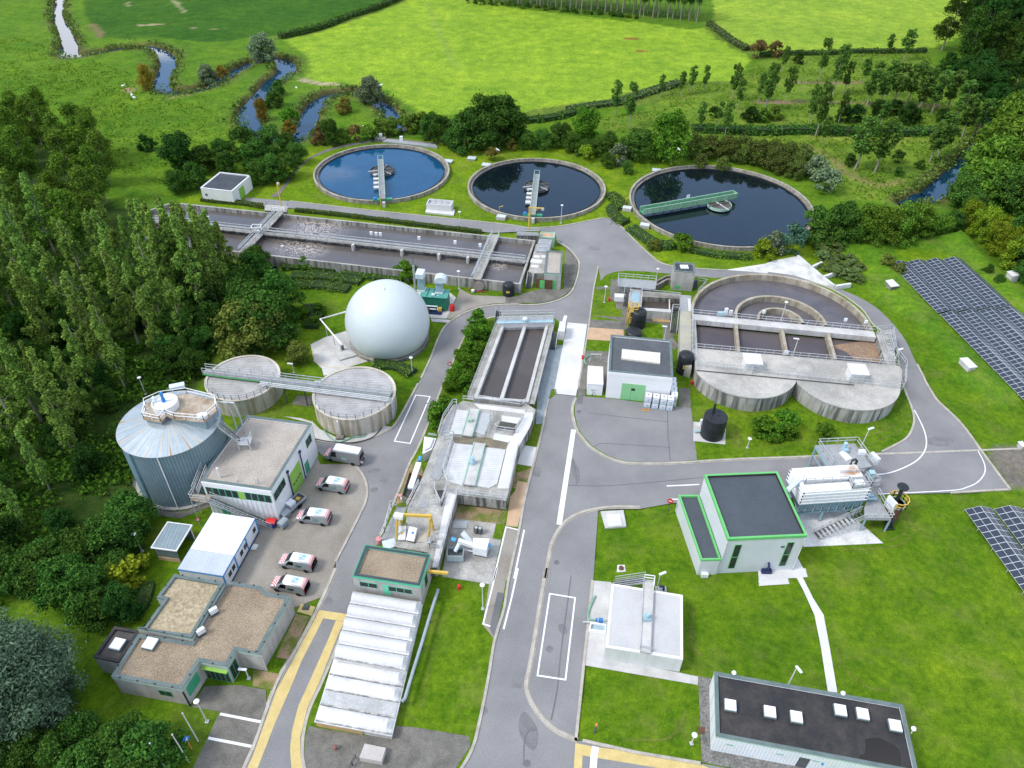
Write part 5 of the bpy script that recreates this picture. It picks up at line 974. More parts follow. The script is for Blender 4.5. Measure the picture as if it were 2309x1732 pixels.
# ------------------------------------------------------------------ grit chamber and screening channel
def grit():
    z=2.45;R='G'
    out=[v2(q) for q in TT(R,[(690,30),(880,60),(1760,150),(1850,80),(2030,190),(1985,370),(1930,520),(1715,900),(1640,1300),(1545,1660)],z)+TT('M',[(2150,290),(1345,190),(1345,160)],z)+TT('M',[(1000,1400),(880,1400),(860,1150),(330,1060),(280,1050)],z)+TT('M',[(470,720),(510,400),(710,0)],z)+TT(R,[(230,690),(330,370),(510,95),(575,100)],z)]
    out=ccw(out);c=cen(out);t=thing('grit_chamber','long pale concrete grit chamber with ribbed covers, bridges and railed walkways','grit chamber',(c.x,c.y,0))
    MB().prism(out,.55,z).build('deck',MAT['deck'],t)
    core=inset(out,.9);MB().prism(core,-.1,.548).build('plinth',MAT['concrete_dark'],t)
    for x,y in ((1480,330),(1950,400)):q=T('M',x,y,.1);MB().box((q.x,q.y+.5,-.05),(.5,.5,.6)).build('foot',MAT['concrete'],t)
    def panel(name,pts,zz,h,mat):return MB().prism([v2(q) for q in TT(R,pts,zz)],zz-h,zz).build(name,MAT[mat],t)
    panel('tank_cover',[(530,815),(910,850),(700,1600),(400,1510),(330,1400)],z+.16,.155,'gritcover');panel('tank_cover',[(1110,890),(1475,940),(1320,1560),(1170,1640),(870,1590)],z+.16,.155,'gritcover')
    panel('tank_cover',[(580,195),(820,215),(700,650),(440,640)],z+.16,.155,'gritcover');panel('tank_cover',[(985,240),(1190,270),(1100,660),(870,600)],z+.16,.155,'gritcover2')
    panel('side_channel_cover',[(430,790),(500,760),(360,1330),(310,1400),(240,1500),(80,1440),(200,1100)],z+.1,.095,'grating');panel('grating_plate',[(540,100),(575,110),(420,640),(250,640),(340,450)],z+.06,.055,'grating')
    panel('dark_channel',[(500,700),(1040,680),(1510,800),(1480,920),(920,850),(530,800)],z+.05,.045,'mossy');panel('dark_wedge',[(255,970),(310,975),(180,1190)],z+.112,.01,'grating')
    panel('pit_floor',[(1390,400),(1700,460),(1640,590),(1290,560)],z+.05,.045,'pitdark');panel('pit_slab',[(1400,300),(1770,350),(1700,455),(1400,405)],z+.12,.115,'slab_white');panel('slab',[(1270,630),(1640,690),(1530,800),(1240,740)],z+.10,.095,'slab_white')
    panel('pale_slab',[(890,80),(1830,200),(1830,270),(1230,200),(1000,180)],z+.07,.065,'slab_white')
    panel('right_walkway',[(1830,240),(1990,250),(1975,370),(1920,520),(1705,890),(1625,1290),(1530,1650),(1320,1650),(1500,900),(1600,700),(1800,370)],z+.14,.135,'slab_white')
    for a,b,w in (((900,190,.9),(760,680,.9),1.6),((995,820,.9),(795,1590,.9),1.7)):
        p0,p1=T(R,a[0],a[1],z+.4),T(R,b[0],b[1],z+.4);br=MB().beam(p0,p1,w,.25).build('scraper_bridge',MAT['concrete_light'],t);d=(p1-p0).normalized();n=Vector((-d.y,d.x,0));gm=MB()
        for k in (-1,1):gm.beam(p0+n*(w/2*k),p1+n*(w/2*k),.16,.45)
        gm.build('girder',MAT['palegreen'],br)
    q=T(R,865,1180,z+.6);MB().lathe((q.x,q.y,z+.5),[(.45,0),(.45,.5),(.3,.9),(.3,1.3),(.01,1.4)],12).build('scraper_motor',MAT['paleblue'],t)
    q=T(R,820,400,z+.6);MB().box((q.x,q.y,z+.5),(.7,.7,.6)).build('scraper_motor',MAT['palegreen'],t)
    rl=MB();Z=z+.05
    for pts in ([(690,30),(880,60)],[(510,95),(575,100),(570,170)],[(510,95),(330,370),(230,690)],[(350,690),(520,690)],[(345,750),(500,760)],[(520,690),(310,1370),(410,1510)],[(950,740),(1060,750)],[(890,10),(1760,140),(1850,80)],[(1285,590),(1640,640),(1800,360)],[(1285,540),(1290,600)],[(1240,300),(1100,680)],[(1710,900),(1545,1655)]):rl.rail([T(R,x,y,Z) for x,y in pts],1.1,1.6,.045)
    rl.rail(TT('M',[(2150,290),(1345,190)],Z),1.1,1.6,.045);rl.rail(TT('M',[(1345,160),(1000,1400)],Z),1.1,1.8,.045);rl.rail(TT('M',[(700,20),(500,410)],Z),1.1,1.8,.05);rl.rail(TT('M',[(960,50),(960,170),(1070,380),(1160,110)],Z),1.1,1.6,.05);rl.rail(TT('M',[(860,360),(1030,370)],Z),1.1,1.4,.04)
    rl.build('railing',MAT['steel'],t)
    def pm(name,pts,zz,h,mat):return MB().prism([v2(q) for q in TT('M',pts,zz)],zz-h,zz).build(name,MAT[mat],t)
    pm('channel_opening',[(1000,110),(1150,110),(1090,370),(1040,300)],z+.03,.025,'pitdark');pm('grating_plate',[(780,180),(850,400),(690,400)],z+.05,.045,'grating');pm('screen_channel',[(500,640),(470,960),(380,960),(400,720)],z+.1,.095,'concrete_dark');pm('screen_channel',[(700,800),(850,790),(840,980),(660,970)],z+.1,.095,'sandy2')
    pm('dark_channel',[(560,720),(660,720),(640,1000),(500,960)],z+.06,.055,'pitdark');pm('grating_plate',[(790,530),(850,545),(840,570),(780,555)],z+.06,.055,'grating');pm('walkway_slab',[(1170,150),(1330,190),(1010,1390),(920,1390)],z+.12,.115,'slab_white')
MAT['mossy']=M('mossy_wall',(.24,.20,.12),(.13,.125,.11),.5,.95,.25,4);MAT['pitdark']=M('dark_pit_floor',(.06,.06,.055),(.10,.10,.09),.8,.95,.2,5);MAT['sandy2']=M('worn_concrete',(.46,.42,.35),(.36,.33,.27),.6,.9,.1);MAT['gritcover2']=ribbed('grey_ribbed_cover',(.46,.485,.495),(.40,.42,.43),.45,axis=1,depth=.3,rough=.7)
grit()
def rake():
    a,b=T('M',610,730,3.6),T('M',555,960,2.6);t=thing('bar_screen','white inclined bar screen housing with a blue sticker under the yellow gantry','bar screen',(b.x,b.y,2.45));MB().beam(a,b,1.1,.6).build('housing',MAT['white'],t);q=a.lerp(b,.4);MB().beam(q+Vector((.1,-.1,.31)),q+Vector((.1,-.35,.28)),.3,.06).build('sticker',MAT['blue'],t)
    a,b=T('M',430,720,3.2),T('M',410,950,2.6);t=thing('bar_screen','grey bar screen housing with a yellow sticker under the yellow gantry','bar screen',(b.x,b.y,2.45));MB().beam(a,b,1.0,.5).build('housing',MAT['oldsheet'],t);q=a.lerp(b,.5);MB().beam(q+Vector((0,0,.26)),q+Vector((.0,-.3,.2)),.3,.06).build('sticker',MAT['yellow'],t)
rake()
def gantry():
    z=2.45;t=thing('gantry_crane','yellow gantry crane with two A frame legs standing over the screening channel','gantry crane',T('M',600,800,z));top=6.0
    l=[T('M',330,920,z),T('M',420,690,z)];r=[T('M',870,880,z),T('M',945,780,z)];lt,rt=T('M',320,510,top),T('M',870,590,top)
    lt=(l[0]+l[1])/2;rt=(r[0]+r[1])/2;lt.z=rt.z=top
    for tp,ft in ((lt,l),(rt,r)):
        for i,q in enumerate(ft):MB().tube([q,tp+Vector((0,.35*(1 if i else -1),0))],.16,8).build('leg',MAT['yellow'],t)
        a=ft[0].lerp(tp,.45);b=ft[1].lerp(tp,.45);MB().beam(a,b,.14,.14).build('cross_brace',MAT['yellow'],t)
    MB().beam(lt-(rt-lt)*.06,rt+(rt-lt)*.06,.3,.42).build('beam',MAT['yellow'],t);q=lt+(rt-lt)*.05;MB().box((q.x,q.y-.3,top-.2),(1.2,.7,.55),-.2).build('hoist',MAT['white'],t)
gantry()
# screen building with gravel roof
def screen_building():
    z=4.6;A=T(13,830,62,z);B=T(13,1392,150,z);Cc=T(9,1480,1440,z);p=rect3(A,B,Cc)
    r,p=building('screen_building','square concrete building with gravel roof and mint windows above the white vaulted cover','screen house',p,z,'pale_wall','gravel','teal',.3,.45);c=cen(p);Lw=(p[1]-p[0]).length
    MB().frame(inset(p,.1),.34,z+.001,z+.05).build('roof_edging',MAT['bluefelt'],r);MB().frame(inset(p,-.05),.06,z-.3,z-.061).build('fascia',MAT['teal_light'],r)
    window(r,p[0],p[1],c,.7,3.1,2.75,3.75,'teal_light',2);window(r,p[0],p[1],c,Lw-4.2,Lw-1.1,2.7,3.7,'teal_light',3);door(r,p[0],p[1],c,Lw*.43,Lw*.43+1.05,1.75,3.8,'teal_light')
    Ls=(p[2]-p[1]).length;window(r,p[1],p[2],c,Ls*.35,Ls*.6,1.6,3.9,'teal_light',1)
    q=p[1].lerp(p[2],.62);MB().beam((q.x-.3,q.y,z-1.0),(q.x+2.7,q.y-.25,z-1.0),.3,.4).build('hoist_beam',MAT['yellow'],r)
MAT['bluefelt']=M('blue_black_felt',(.045,.065,.075),(.06,.08,.09),.6,.8,.1);MAT['teal_light']=M('mint_paint',(.16,.55,.36),(.13,.48,.31),.8,.5,.06)
screen_building()
def vault_cover():
    z0=1.15;FL,FR_=v2(T(13,522,1268,z0)),v2(T(13,1150,1385,z0));BL,BR_=v2(T(13,845,215,z0)),v2(T(13,1405,305,z0));p=[FL,FR_,BR_,BL];c=cen(p)
    t=thing('vaulted_cover','long white cover of nine shallow barrel vaults, weathered grey towards its low end','cover',(c.x,c.y,0));MB().prism(p,-.1,z0-.12).build('side_wall',MAT['concrete_light'],t)
    MB().strip([FL+Vector((.05,-.06)),FL.lerp(FR_,.62)+Vector((0,-.06))],.1,.15,.95).build('rusty_board',MAT['ochre'],t)
    MB().prism(inset(p,-.12),z0-.12,z0).build('rim',MAT['oldsheet'],t)
    n=9;rise=lambda i:.9
    for i in range(n):
        s0,s1=i/n+.004,(i+1)/n-.004;a,b=FL.lerp(BL,s0),FR_.lerp(BR_,s0);d,e=FL.lerp(BL,s1),FR_.lerp(BR_,s1);h=(.62 if i != 1 else .06);k=9;vs=[];zb=z0+(i>=4)*.5+(i>=4)*.05*(i-4)
        for j in range(k):
            f=j/(k-1);zz=zb+h*math.sin(math.pi*f)**.7+.1;l,r_=a.lerp(d,f),b.lerp(e,f);ax=(r_-l)
            vs+=[(*l,zb),(*(l+ax*.005),zb+.1),(*(l+ax*(.06 if i<4 else .012)),zz),(*(r_-ax*(.07 if i<4 else .05)),zz),(*(r_-ax*.005),zb+.1),(*r_,zb)]
        fs=[(j*6+m_,j*6+m_+1,(j+1)*6+m_+1,(j+1)*6+m_) for j in range(k-1) for m_ in range(5)]+[(0,1,2,3,4,5),tuple((k-1)*6+x for x in (5,4,3,2,1,0))]
        MB().add(vs,fs).build('vault',MAT['vaultw' if i>=4 else ('vaultg' if i != 1 else 'vaultflat')],t,False)
        if i>=4:MB().prism([a,b,e,d],z0,zb-.003).build('vault_base',MAT['white'],t)
        MB().strip([a.lerp(d,0),b.lerp(e,0)],.16,zb+.0,zb+.16).build('gutter_joint',MAT['lichen' if i<5 else 'oldsheet'],t)
    a,b=BL-(BR_-BL).normalized()*.05,BR_
    pts=TT(13,[(1540,175),(1470,400),(1405,620),(1330,860),(1265,1080),(1240,1105)],1.4);pt=thing('air_duct','pale blue grey duct running down beside the white vaulted cover','duct',pts[0]);MB().tube(pts,.2,10).build('pipe',MAT['pipe_grey2'],pt)
    for q in pts[1:5]:MB().lathe((q.x,q.y,0),[(.08,0),(.08,1.2)],6).build('support',MAT['steel_dark'],pt)
MAT['ochre']=M('ochre_stain',(.50,.33,.13),(.36,.26,.14),.6,.9,.15);MAT['vaultw']=M('white_vault',(.63,.63,.625),(.53,.53,.525),.25,.6,.05,3);MAT['vaultg']=M('grey_white_vault',(.70,.70,.695),(.58,.58,.575),.35,.7,.12,3,lo=.45,hi=.68);MAT['vaultflat']=M('lichen_grey_panel',(.50,.51,.50),(.38,.39,.38),.5,.85,.15,4);MAT['lichen']=M('lichen_joint',(.50,.49,.47),(.24,.24,.23),1.4,.9,.3,7,lo=.42,hi=.58);MAT['pipe_grey2']=M('pale_blue_pipe',(.34,.40,.44),(.28,.34,.38),1,.45,.05)
vault_cover()
q=T(13,1000,1520,1.0);pq=[v2(k) for k in TT(13,[(885,1570),(1070,1605),(1105,1490),(930,1455)],1.0)];t=thing('hatch_box','pale flat topped concrete hatch at the low end of the vaulted cover','hatch',(*cen(pq),0));MB().prism(pq,-.1,1.0).build('box',MAT['slab_pale'],t) if False else None
MAT['slab_pale']=M('pinkish_concrete',(.50,.46,.43),(.42,.39,.36),.5,.9,.08);MB().prism(pq,-.1,1.0).build('box',MAT['slab_pale'],t);MB().rail(TT(13,[(860,1580),(830,1640),(800,1700)],.1),1.0,.8,.04).build('railing',MAT['steel_dark'],t)
MAT["rusty_red"]=M("rusty_red_paint",(.30,.12,.09),(.22,.09,.07),1,.8,.1)
q=T(13,690,1505,0);t=thing("hydrant","short rusty red hydrant standing on the old paving below the vaulted cover","hydrant",(q.x,q.y,.1));MB().lathe((q.x,q.y,.12),[(.2,0),(.16,.1),(.16,.55),(.22,.6),(.1,.75),(.01,.78)],12).build("body",MAT["rusty_red"],t)
# ------------------------------------------------------------------ ring basin with lobed deck
RC=(50.5,115.3);ZD=3.0
def ring_basin():
    t=thing('ring_basin','huge round basin of three concentric rings with four compartments and a two lobed concrete deck','basin',(RC[0],RC[1],0));o=(RC[0],RC[1],0)
    # straight axis along the walkway
    w0,w1=v2(T('B',100,500,ZD)),v2(T('B',1850,640,ZD));ax=(w1-w0).normalized();ay=Vector((-ax.y,ax.x));ang=math.atan2(ax.y,ax.x)
    a0,a1=ang-R_(4),ang+math.pi+R_(4)
    MB().lathe(o,[(16.7,-.1),(16.7,ZD),(16.15,ZD),(16.15,.3)],96,a0,a1).build('outer_ring_wall',MAT['ringwall'],t)
    MB().lathe(o,[(8.5,.3),(8.5,ZD),(8.0,ZD),(8.0,.3)],64,a0,a1).build('middle_ring_wall',MAT['ringwall'],t)
    MB().lathe(o,[(4.3,.3),(4.3,ZD-.05),(3.85,ZD-.05),(3.85,.3)],48,a0,a1).build('inner_ring_wall',MAT['ringwall'],t)
    MB().lathe(o,[(.01,1.7),(16.3,1.7)],64,a0,a1).build('water_surface',MAT['ringwater'],t)
    # straight walkway between ring and compartments
    A=v2(T('B',95,520,ZD));Bv=v2(T('B',1850,690,ZD));nrm=Vector((-(Bv-A).y,(Bv-A).x)).normalized()
    MB().prism([A,Bv,Bv+nrm*1.9,A+nrm*1.9],ZD-.9,ZD+.15).build('walkway',MAT['concrete_light'],t)
    # compartments
    f0,f1=v2(T('B',115,790,ZD)),v2(T('B',1950,945,ZD));c0,c1=A,Bv
    MB().prism([f0,f1,c1,c0],.2,1.75).build('compartment_water',MAT['ringwater2'],t)
    q=[v2(T('B',x,y,1.8)) for x,y in ((1430,760),(1850,700),(1920,920),(1660,900),(1560,820),(1470,790))];MB().sheet(q,1.78).build('scum_layer',MAT['scum'],t)
    for xa,ya,xb,yb in ((510,545,535,820),(950,585,1000,850),(1390,630,1465,890)):
        MB().strip([v2(T('B',xa,ya,ZD)),v2(T('B',xb,yb,ZD))],.55,.2,ZD-.05).build('partition_wall',MAT['ringwall'],t)
    MB().strip([v2(T('B',110,520,ZD)),v2(T('B',125,800,ZD))],.5,.2,ZD+.05).build('end_wall',MAT['concrete'],t)
    e0,e1=[(1850,640),(1995,600),(2025,640),(2040,960),(1950,945)],0
    MB().prism([v2(T('B',x,y,ZD)) for x,y in e0],.1,ZD+.02).build('stair_block',MAT['deck'],t)
    # lobed deck
    L_,Rr=(40.35,101.3),(56.95,98.8);r=8.93;def_a=lambda c,p:math.atan2(p[1]-c[1],p[0]-c[0])
    cusp=v2(T('B',1090,1100,ZD));pl=v2(T('B',130,1010,ZD));pr=v2(T('B',2110,1180,ZD))
    def arc(c,p,q,n=26):
        s,e=def_a(c,p),def_a(c,q)
        while e<s:e+=2*math.pi
        return [Vector((c[0]+r*math.cos(s+(e-s)*i/n),c[1]+r*math.sin(s+(e-s)*i/n))) for i in range(n+1)]
    out=arc(L_,pl,cusp)+arc(Rr,cusp,pr)[1:]+[v2(T('B',2100,1000,ZD)),v2(T('B',2050,955,ZD)),f1+Vector((.1,-.1)),f0+Vector((0,-.1)),v2(T('B',105,800,ZD))]
    MB().prism(out,-.1,ZD-.12).build('deck_wall',MAT['lobewall'],t);MB().prism(inset(out,-.07),ZD-.12,ZD+.1).build('deck',MAT['lobedeck'],t)
    zt=ZD+.12;rl=MB()
    rl.rail([(*(A+nrm*1.8),ZD+.15),(*(Bv+nrm*1.8),ZD+.15),T('B',2000,605,zt),T('B',2030,820,zt),T('B',2130,950,zt),T('B',2120,1150,zt),T('B',2095,1190,zt)],1.1,1.5,.038)
    rl.rail([(*(f0+Vector((0,-.2))),zt),T('B',2050,960,zt)],1.1,1.5,.038)
    rl.rail(TT('B',[(1860,640),(1990,940)],zt),1.1,1.5,.038)
    rl.rail(TT('B',[(130,960),(2100,1180)],zt),1.1,1.7,.038);rl.rail(TT('B',[(115,800),(130,960),(110,1010)],zt),1.1,1.5,.038);rl.rail(TT('B',[(1960,660),(2010,830)],zt),1.1,.8,.038)
    rl.build('railing',MAT['steel'],t)
    MB().beam(T('B',130,1000,zt+.1),T('B',1640,1140,zt+.1),.12,.14).build('cable_duct',MAT['steel_dark'],t)
    sd=R_(0)
    for x,y in ((1970,650),(1985,700),(1995,750),(2005,800)):q=T('B',x,y,zt);MB().box((q.x,q.y,zt-.05),(1.4,.3,.1)).build('tread',MAT['steel'],t)
    return t
MAT['ringwall']=M('lichen_ring_wall',(.44,.40,.32),(.26,.22,.15),.5,.95,.22,6,.1,streak=.4,streakcol=(.12,.10,.07));MAT['lobewall']=M('streaked_concrete',(.46,.45,.42),(.34,.33,.30),.3,.9,.1,5,.05,streak=.95,streakcol=(.10,.10,.095));MAT['lobedeck']=M('lichen_deck',(.47,.45,.41),(.32,.31,.285),.18,.92,.16,5,.08,lo=.4,hi=.62)
MAT['scum']=M('brown_scum',(.30,.20,.125),(.22,.155,.11),.5,.9,.25,3,.2);MAT['ringwater2']=watermat('grey_compartment_water',(.085,.072,.075),(.105,.088,.088),rough=.14,ior=1.45,bump=.2,wave=1.8)
ring_basin()
for k,(x,y) in enumerate(((640,960),(1640,1060))):
    b=T('B',x,y+20,ZD+.1);t=thing('vent_housing','x','vent housing',(b.x,b.y,ZD+.1));MB().box((b.x,b.y,ZD+.1),(2.5,2.2,2.1),-.07).build('casing',MAT['oldsheet'],t);mb=MB();mb.box((b.x,b.y-.2,ZD+2.2),(3.0,2.9,.16),-.07);mb.build('roof',MAT['wallrib'],t)
    t['label']=('white vent housing on the lobed deck near the tall black tank','white vent housing on the lobed deck near the curved ring road')[k]
q=T('B',360,470,ZD+.2);t=thing('pump_unit','pale blue pump unit with white instrument boxes on the ring basin walkway','pump',(q.x,q.y,ZD+.15));MB().box((q.x,q.y,ZD+.15),(1.3,.7,.7)).build('pump',MAT['paleblue'],t);MB().box((q.x+1.0,q.y+.3,ZD+.15),(.6,.4,1.4)).build('box',MAT['plastic'],t);MB().box((q.x+1.9,q.y+.2,ZD+.15),(.6,.4,1.0)).build('box',MAT['oldsheet'],t)
q=T('B',990,835,ZD+.6);tag(MB().box((q.x,q.y,ZD+.3),(.9,.12,.8)).build('lifebuoy_box',MAT['plastic']),'pink and white lifebuoy box on the rail behind the lobed deck','lifebuoy box')
for k,(x,y) in enumerate(((770,470),(1550,545),(1745,565))):q=T('B',x,y,ZD+.7);t=thing('instrument_box','white meter box on the rail of the ring basin walkway','meter box',(q.x,q.y,ZD),'meter boxes on the ring walkway');MB().box((q.x,q.y,ZD+1.1),(.5,.3,.6)).build('case',MAT['plastic'],t);MB().tube([(q.x,q.y,ZD),(q.x,q.y,ZD+1.1)],.05,6).build('post',MAT['steel'],t)
# ------------------------------------------------------------------ intake structure
def intake():
    t=thing('intake_structure','grey steel and concrete inlet works with a raised platform, open channel and two stairs','inlet works',T('I',900,900,0));z=2.4;R='I'
    def pr(name,pts,z0,z1,mat):return MB().prism([v2(q) for q in TT(R,pts,z1)],z0,z1).build(name,MAT[mat],t)
    pr('platform',[(310,430),(1090,490),(1085,665),(560,620),(300,600)],2.3,2.45,'grating');pr('platform_base',[(330,460),(1060,510),(1050,650),(330,600)],-.1,2.28,'concrete')
    pr('channel_wall',[(545,640),(820,660),(800,1040),(520,1030)],-.1,2.0,'concrete');pr('cover_plate',[(600,720),(765,735),(760,940),(580,930)],2.0,2.1,'paleblue2')
    pr('rear_wall',[(790,700),(1600,760),(1590,860),(800,820)],-.1,2.1,'concrete_dark');pr('channel_water',[(800,800),(1590,850),(1580,1090),(790,1030)],.2,1.0,'channelwater2');pr('front_wall',[(520,1030),(1420,1085),(1415,1150),(520,1075)],-.1,2.0,'concrete_light');pr('stop_beam',[(1370,870),(1390,870),(1390,1080),(1370,1080)],1.6,2.0,'oldsheet')
    pr('stained_panel',[(1020,1330),(1390,1350),(1400,1130),(1030,1110)],-.05,.25,'ochre')
    pr('gangway',[(1590,780),(1830,800),(1840,1120),(1600,1115)],2.2,2.5,'grating');pr('white_trough',[(1760,850),(1815,860),(1835,1120),(1780,1115)],2.5,2.7,'slab_white');pr('gangway_slab',[(1600,1115),(1840,1125),(1840,2300),(1590,2200)],-.1,2.5,'mosslab')
    rl=MB();Z=2.45
    for pts in ([(300,600),(310,430),(1090,490),(1085,665)],[(560,640),(800,690),(790,1030)],[(800,760),(1590,840)],[(1840,1120),(1850,2200)],[(1440,1080),(1590,1090)],[(1430,1200),(1430,1080)]):rl.rail(TT(R,pts,Z if pts[0][0]<1500 else 2.5),1.1,1.6,.04)
    rl.build('railing',MAT['steel'],t)
    stair(t,T(R,465,1030,.1),T(R,510,660,2.4),1.2);stair(t,T(R,1450,1590,.1),T(R,1500,1120,2.4),1.25)
    MB().box(T(R,350,890,.1),(2.3,1.3,1.1),-.03).build('white_cabinet',MAT['white'],t)
    for pts in ([(1110,600),(1250,510),(1330,470),(1420,475)],[(1120,500),(1320,400),(1410,390)]):MB().strip([v2(q) for q in TT(R,pts,1.0)],.4,-.1,1.2).build('retaining_wall',MAT['concrete_dark'],t)
MAT['channelwater2']=watermat('brown_channel_water',(.075,.060,.048),(.095,.078,.065),rough=.06,ior=1.5,bump=.06);MAT['mosslab']=M('mossy_slab',(.42,.40,.30),(.34,.33,.29),.3,.9,.15,4)
intake()
tp=rect3(T('I',1475,285,4.6),T('I',1915,320,4.6),T('I',1910,125,4.6));tw,tp=building('concrete_tower','square pale concrete tower with dark roof and skylight beside the ring road bend','tower',tp,4.6,'pale_wall','roof_dark','coping',.3,.32);q=cen(tp);skylight(tw,(q.x,q.y,4.32),1.6,1.3,0,.4)
A_,B_=tp[0],tp[1];wallbox(MB(),A_,B_,q,.8,1.8,.5,1.2).build('green_notice',MAT['green'],tw)
t=thing('outdoor_stair','short railed steel stair between the concrete tower and the ring basin','stair',T('I',1900,600,0));stair(t,T('I',1910,640,.2),T('I',1915,480,1.8),1.1);MB().rail(TT('I',[(1970,520),(2150,560),(1960,760)],1.2),1.1,1.4,.04).build('side_railing',MAT['steel'],t)
def black_tank(label,c,r,h,dome=.35,label_mark=None,bands=3,lid=.25):
    t=thing('black_tank',label,'tank',(c[0],c[1],0),'black plastic tanks');o=(c[0],c[1],0);pr=[(r,0)]
    for i in range(1,bands):z=h*i/bands;pr+=[(r,z-.05),(r+.05,z-.03),(r+.05,z+.03),(r,z+.05)]
    MB().lathe(o,pr+[(r,h),(r*.9,h+dome*.45),(r*.55,h+dome),(.01,h+dome)],32).build('shell',MAT['black'],t,True);MB().lathe((c[0]+r*.25,c[1]+r*.1,h+dome-.04),[(lid,0),(lid,.12),(.01,.13)],14).build('lid',MAT['black'],t)
    if label_mark:
        m2=MB();a0=R_(label_mark);pts=[(c[0]+(r+.02)*math.cos(a0+R_(i*6-18)),c[1]+(r+.02)*math.sin(a0+R_(i*6-18))) for i in range(7)]
        for a,b in zip(pts,pts[1:]):m2.add([(*a,h*.42),(*b,h*.42),(*b,h*.62),(*a,h*.62)],[(0,1,2,3)])
        m2.build('warning_label',MAT['yellow'],t)
    return t
q=T(5,2125,885,0);black_tank('black tank with a yellow label against the long basin wall, next to the steel stair',(q.x,q.y+1.0),1.15,2.4,.4,265)
q=T(6,1500,1545,0);black_tank('tall black tank with a yellow label between the white workshop and the lobed deck',(q.x-.3,q.y+1.3),1.3,3.9,.35,262,4)
q=T('I',720,1500,0);bt=black_tank('black tank with a yellow caged ladder beside the inlet works',(q.x,q.y+1.2),1.5,3.3,.5);bt2c=T('I',620,1700,0)
black_tank('low black tank standing behind the dark roofed white workshop',(bt2c.x,bt2c.y+.2),1.55,1.6,.4)
def cage(o,zb,zt_,r=.75):
    t=thing('caged_ladder','yellow caged ladder and platforms beside the black tank at the inlet works','ladder',(o.x,o.y,0));mb=MB()
    for k in (-.3,.3):mb.beam((o.x+k,o.y,0),(o.x+k,o.y,zt_),.08,.08)
    for i in range(int(zt_/.35)):mb.beam((o.x-.3,o.y,.3+i*.35),(o.x+.3,o.y,.3+i*.35),.06,.06)
    mb.build('ladder',MAT['yellow'],t)
    for z,dx in ((3.6,.7),(1.2,.9)):
        mb=MB()
        mb.rail([(o.x+dx-.9,o.y-.7,z),(o.x+dx+.9,o.y-.7,z),(o.x+dx+.9,o.y+.8,z),(o.x+dx-.9,o.y+.8,z)],1.1,.9,.06,True);mb.box((o.x+dx,o.y,z-.08),(1.8,1.5,.08));mb.build('platform_cage',MAT['yellow'],t)
cage(T('I',470,1440,0)+Vector((.3,.4,0)),0,4.0)
t=black_tank('stout black tank with a thin pipe on top, alone on a lawn pad',(32.35,86.6),1.84,4.1,.02,None,3,.2);MB().tube([(32.0,87.3,4.1),(32.0,87.3,6.0)],.2,10).build('vent_pipe',MAT['black'],t);pave('tank_pad',10,[(1560,340),(1830,360),(1825,530),(1560,500)],'concrete_light',.13)
q=T(10,1590,425,.2);tag(MB().tube([(q.x-.4,q.y,.45),(q.x+.9,q.y+.1,.45)],.2,10).build('valve_pipe',MAT['paleblue']),'short pale blue valve pipe beside the stout black tank','valve');q=T(10,1630,370,.1);tag(MB().box((q.x,q.y,.13),(.7,.5,1.3)).build('control_cabinet',MAT['plastic']),'white control cabinet behind the stout black tank','cabinet')
# ------------------------------------------------------------------ white workshop with green gate
MAT['roof_felt2']=M('striped_roof_felt',(.075,.085,.095),(.11,.12,.13),.3,.8,.12,4);MAT['mintgate']=M('mint_gate',(.26,.56,.27),(.23,.52,.24),.8,.5,.05);MAT['cream_rib']=ribbed('cream_ribbed_rooflight',(.72,.69,.60),(.64,.61,.52),.4,depth=.6)
z=5.9;wp=rect3(T(6,857,1498,z),T(6,1393,1550,z),T(6,1380,1243,z));wk,wp=building('workshop','white workshop with dark felt roof, cream ribbed rooflight and green gate','workshop',wp,z,'white','roof_felt2','coping',.3,.3);c=cen(wp);A_,B_=wp[0],wp[1];Lw=(B_-A_).length
gd=wallbox(MB(),A_,B_,c,Lw*.235,Lw*.61,.02,3.6).build('gate',MAT['mintgate'],wk);wallbox(MB(),A_,B_,c,Lw*.39,Lw*.45,2.2,2.7,.04,.06).build('window',MAT['glass'],gd);wallbox(MB(),A_,B_,c,Lw*.39,Lw*.395,.05,2.2,.04,.055).build('door_joint',MAT['teal'],gd);wallbox(MB(),A_,B_,c,.05,Lw-.05,z-.9,z-.32,-.02,.05).build('fascia',MAT['white'],wk)
rp=[v2(q) for q in TT(6,[(962,1398),(1284,1438),(1286,1352),(968,1320)],z-.1)];MB().prism(rp,z-.29,z+.02).build('rooflight',MAT['cream_rib'],wk)
def tote(root_loc=(0,0,0)):
    t=thing('liquid_tote','x','tote',root_loc);MB().box((0,0,.14),(1.0,1.2,1.0)).build('bottle',MAT['plastic'],t);MB().box((0,0,0),(1.02,1.22,.13)).build('pallet',MAT['paleblue'],t);mb=MB()
    for zz in (.35,.7,1.1):mb.frame([Vector((-.54,-.64)),Vector((.54,-.64)),Vector((.54,.64)),Vector((-.54,.64))],.03,zz,zz+.03)
    mb.build('cage',MAT['steel'],t);MB().lathe((0,0,1.14),[(.12,0),(.12,.05),(.01,.05)],10).build('lid',MAT['steel_dark'],t);MB().box((0,-.66,.35),(.3,.02,.22)).build('sticker',MAT['blue_pale'],t);return t
MAT['blue_pale']=M('faded_blue_sticker',(.35,.50,.75),None,1,.6,.05)
tp0=None;base=[T(10,x,y,.12) for x,y in ((1178,215),(1242,224),(1305,233),(1362,240))];rot=math.atan2((base[-1]-base[0]).y,(base[-1]-base[0]).x);side=[T(10,1405,y,.12) for y in (205,160)];s0=base[3]+Vector((.9,.9,0));k=0
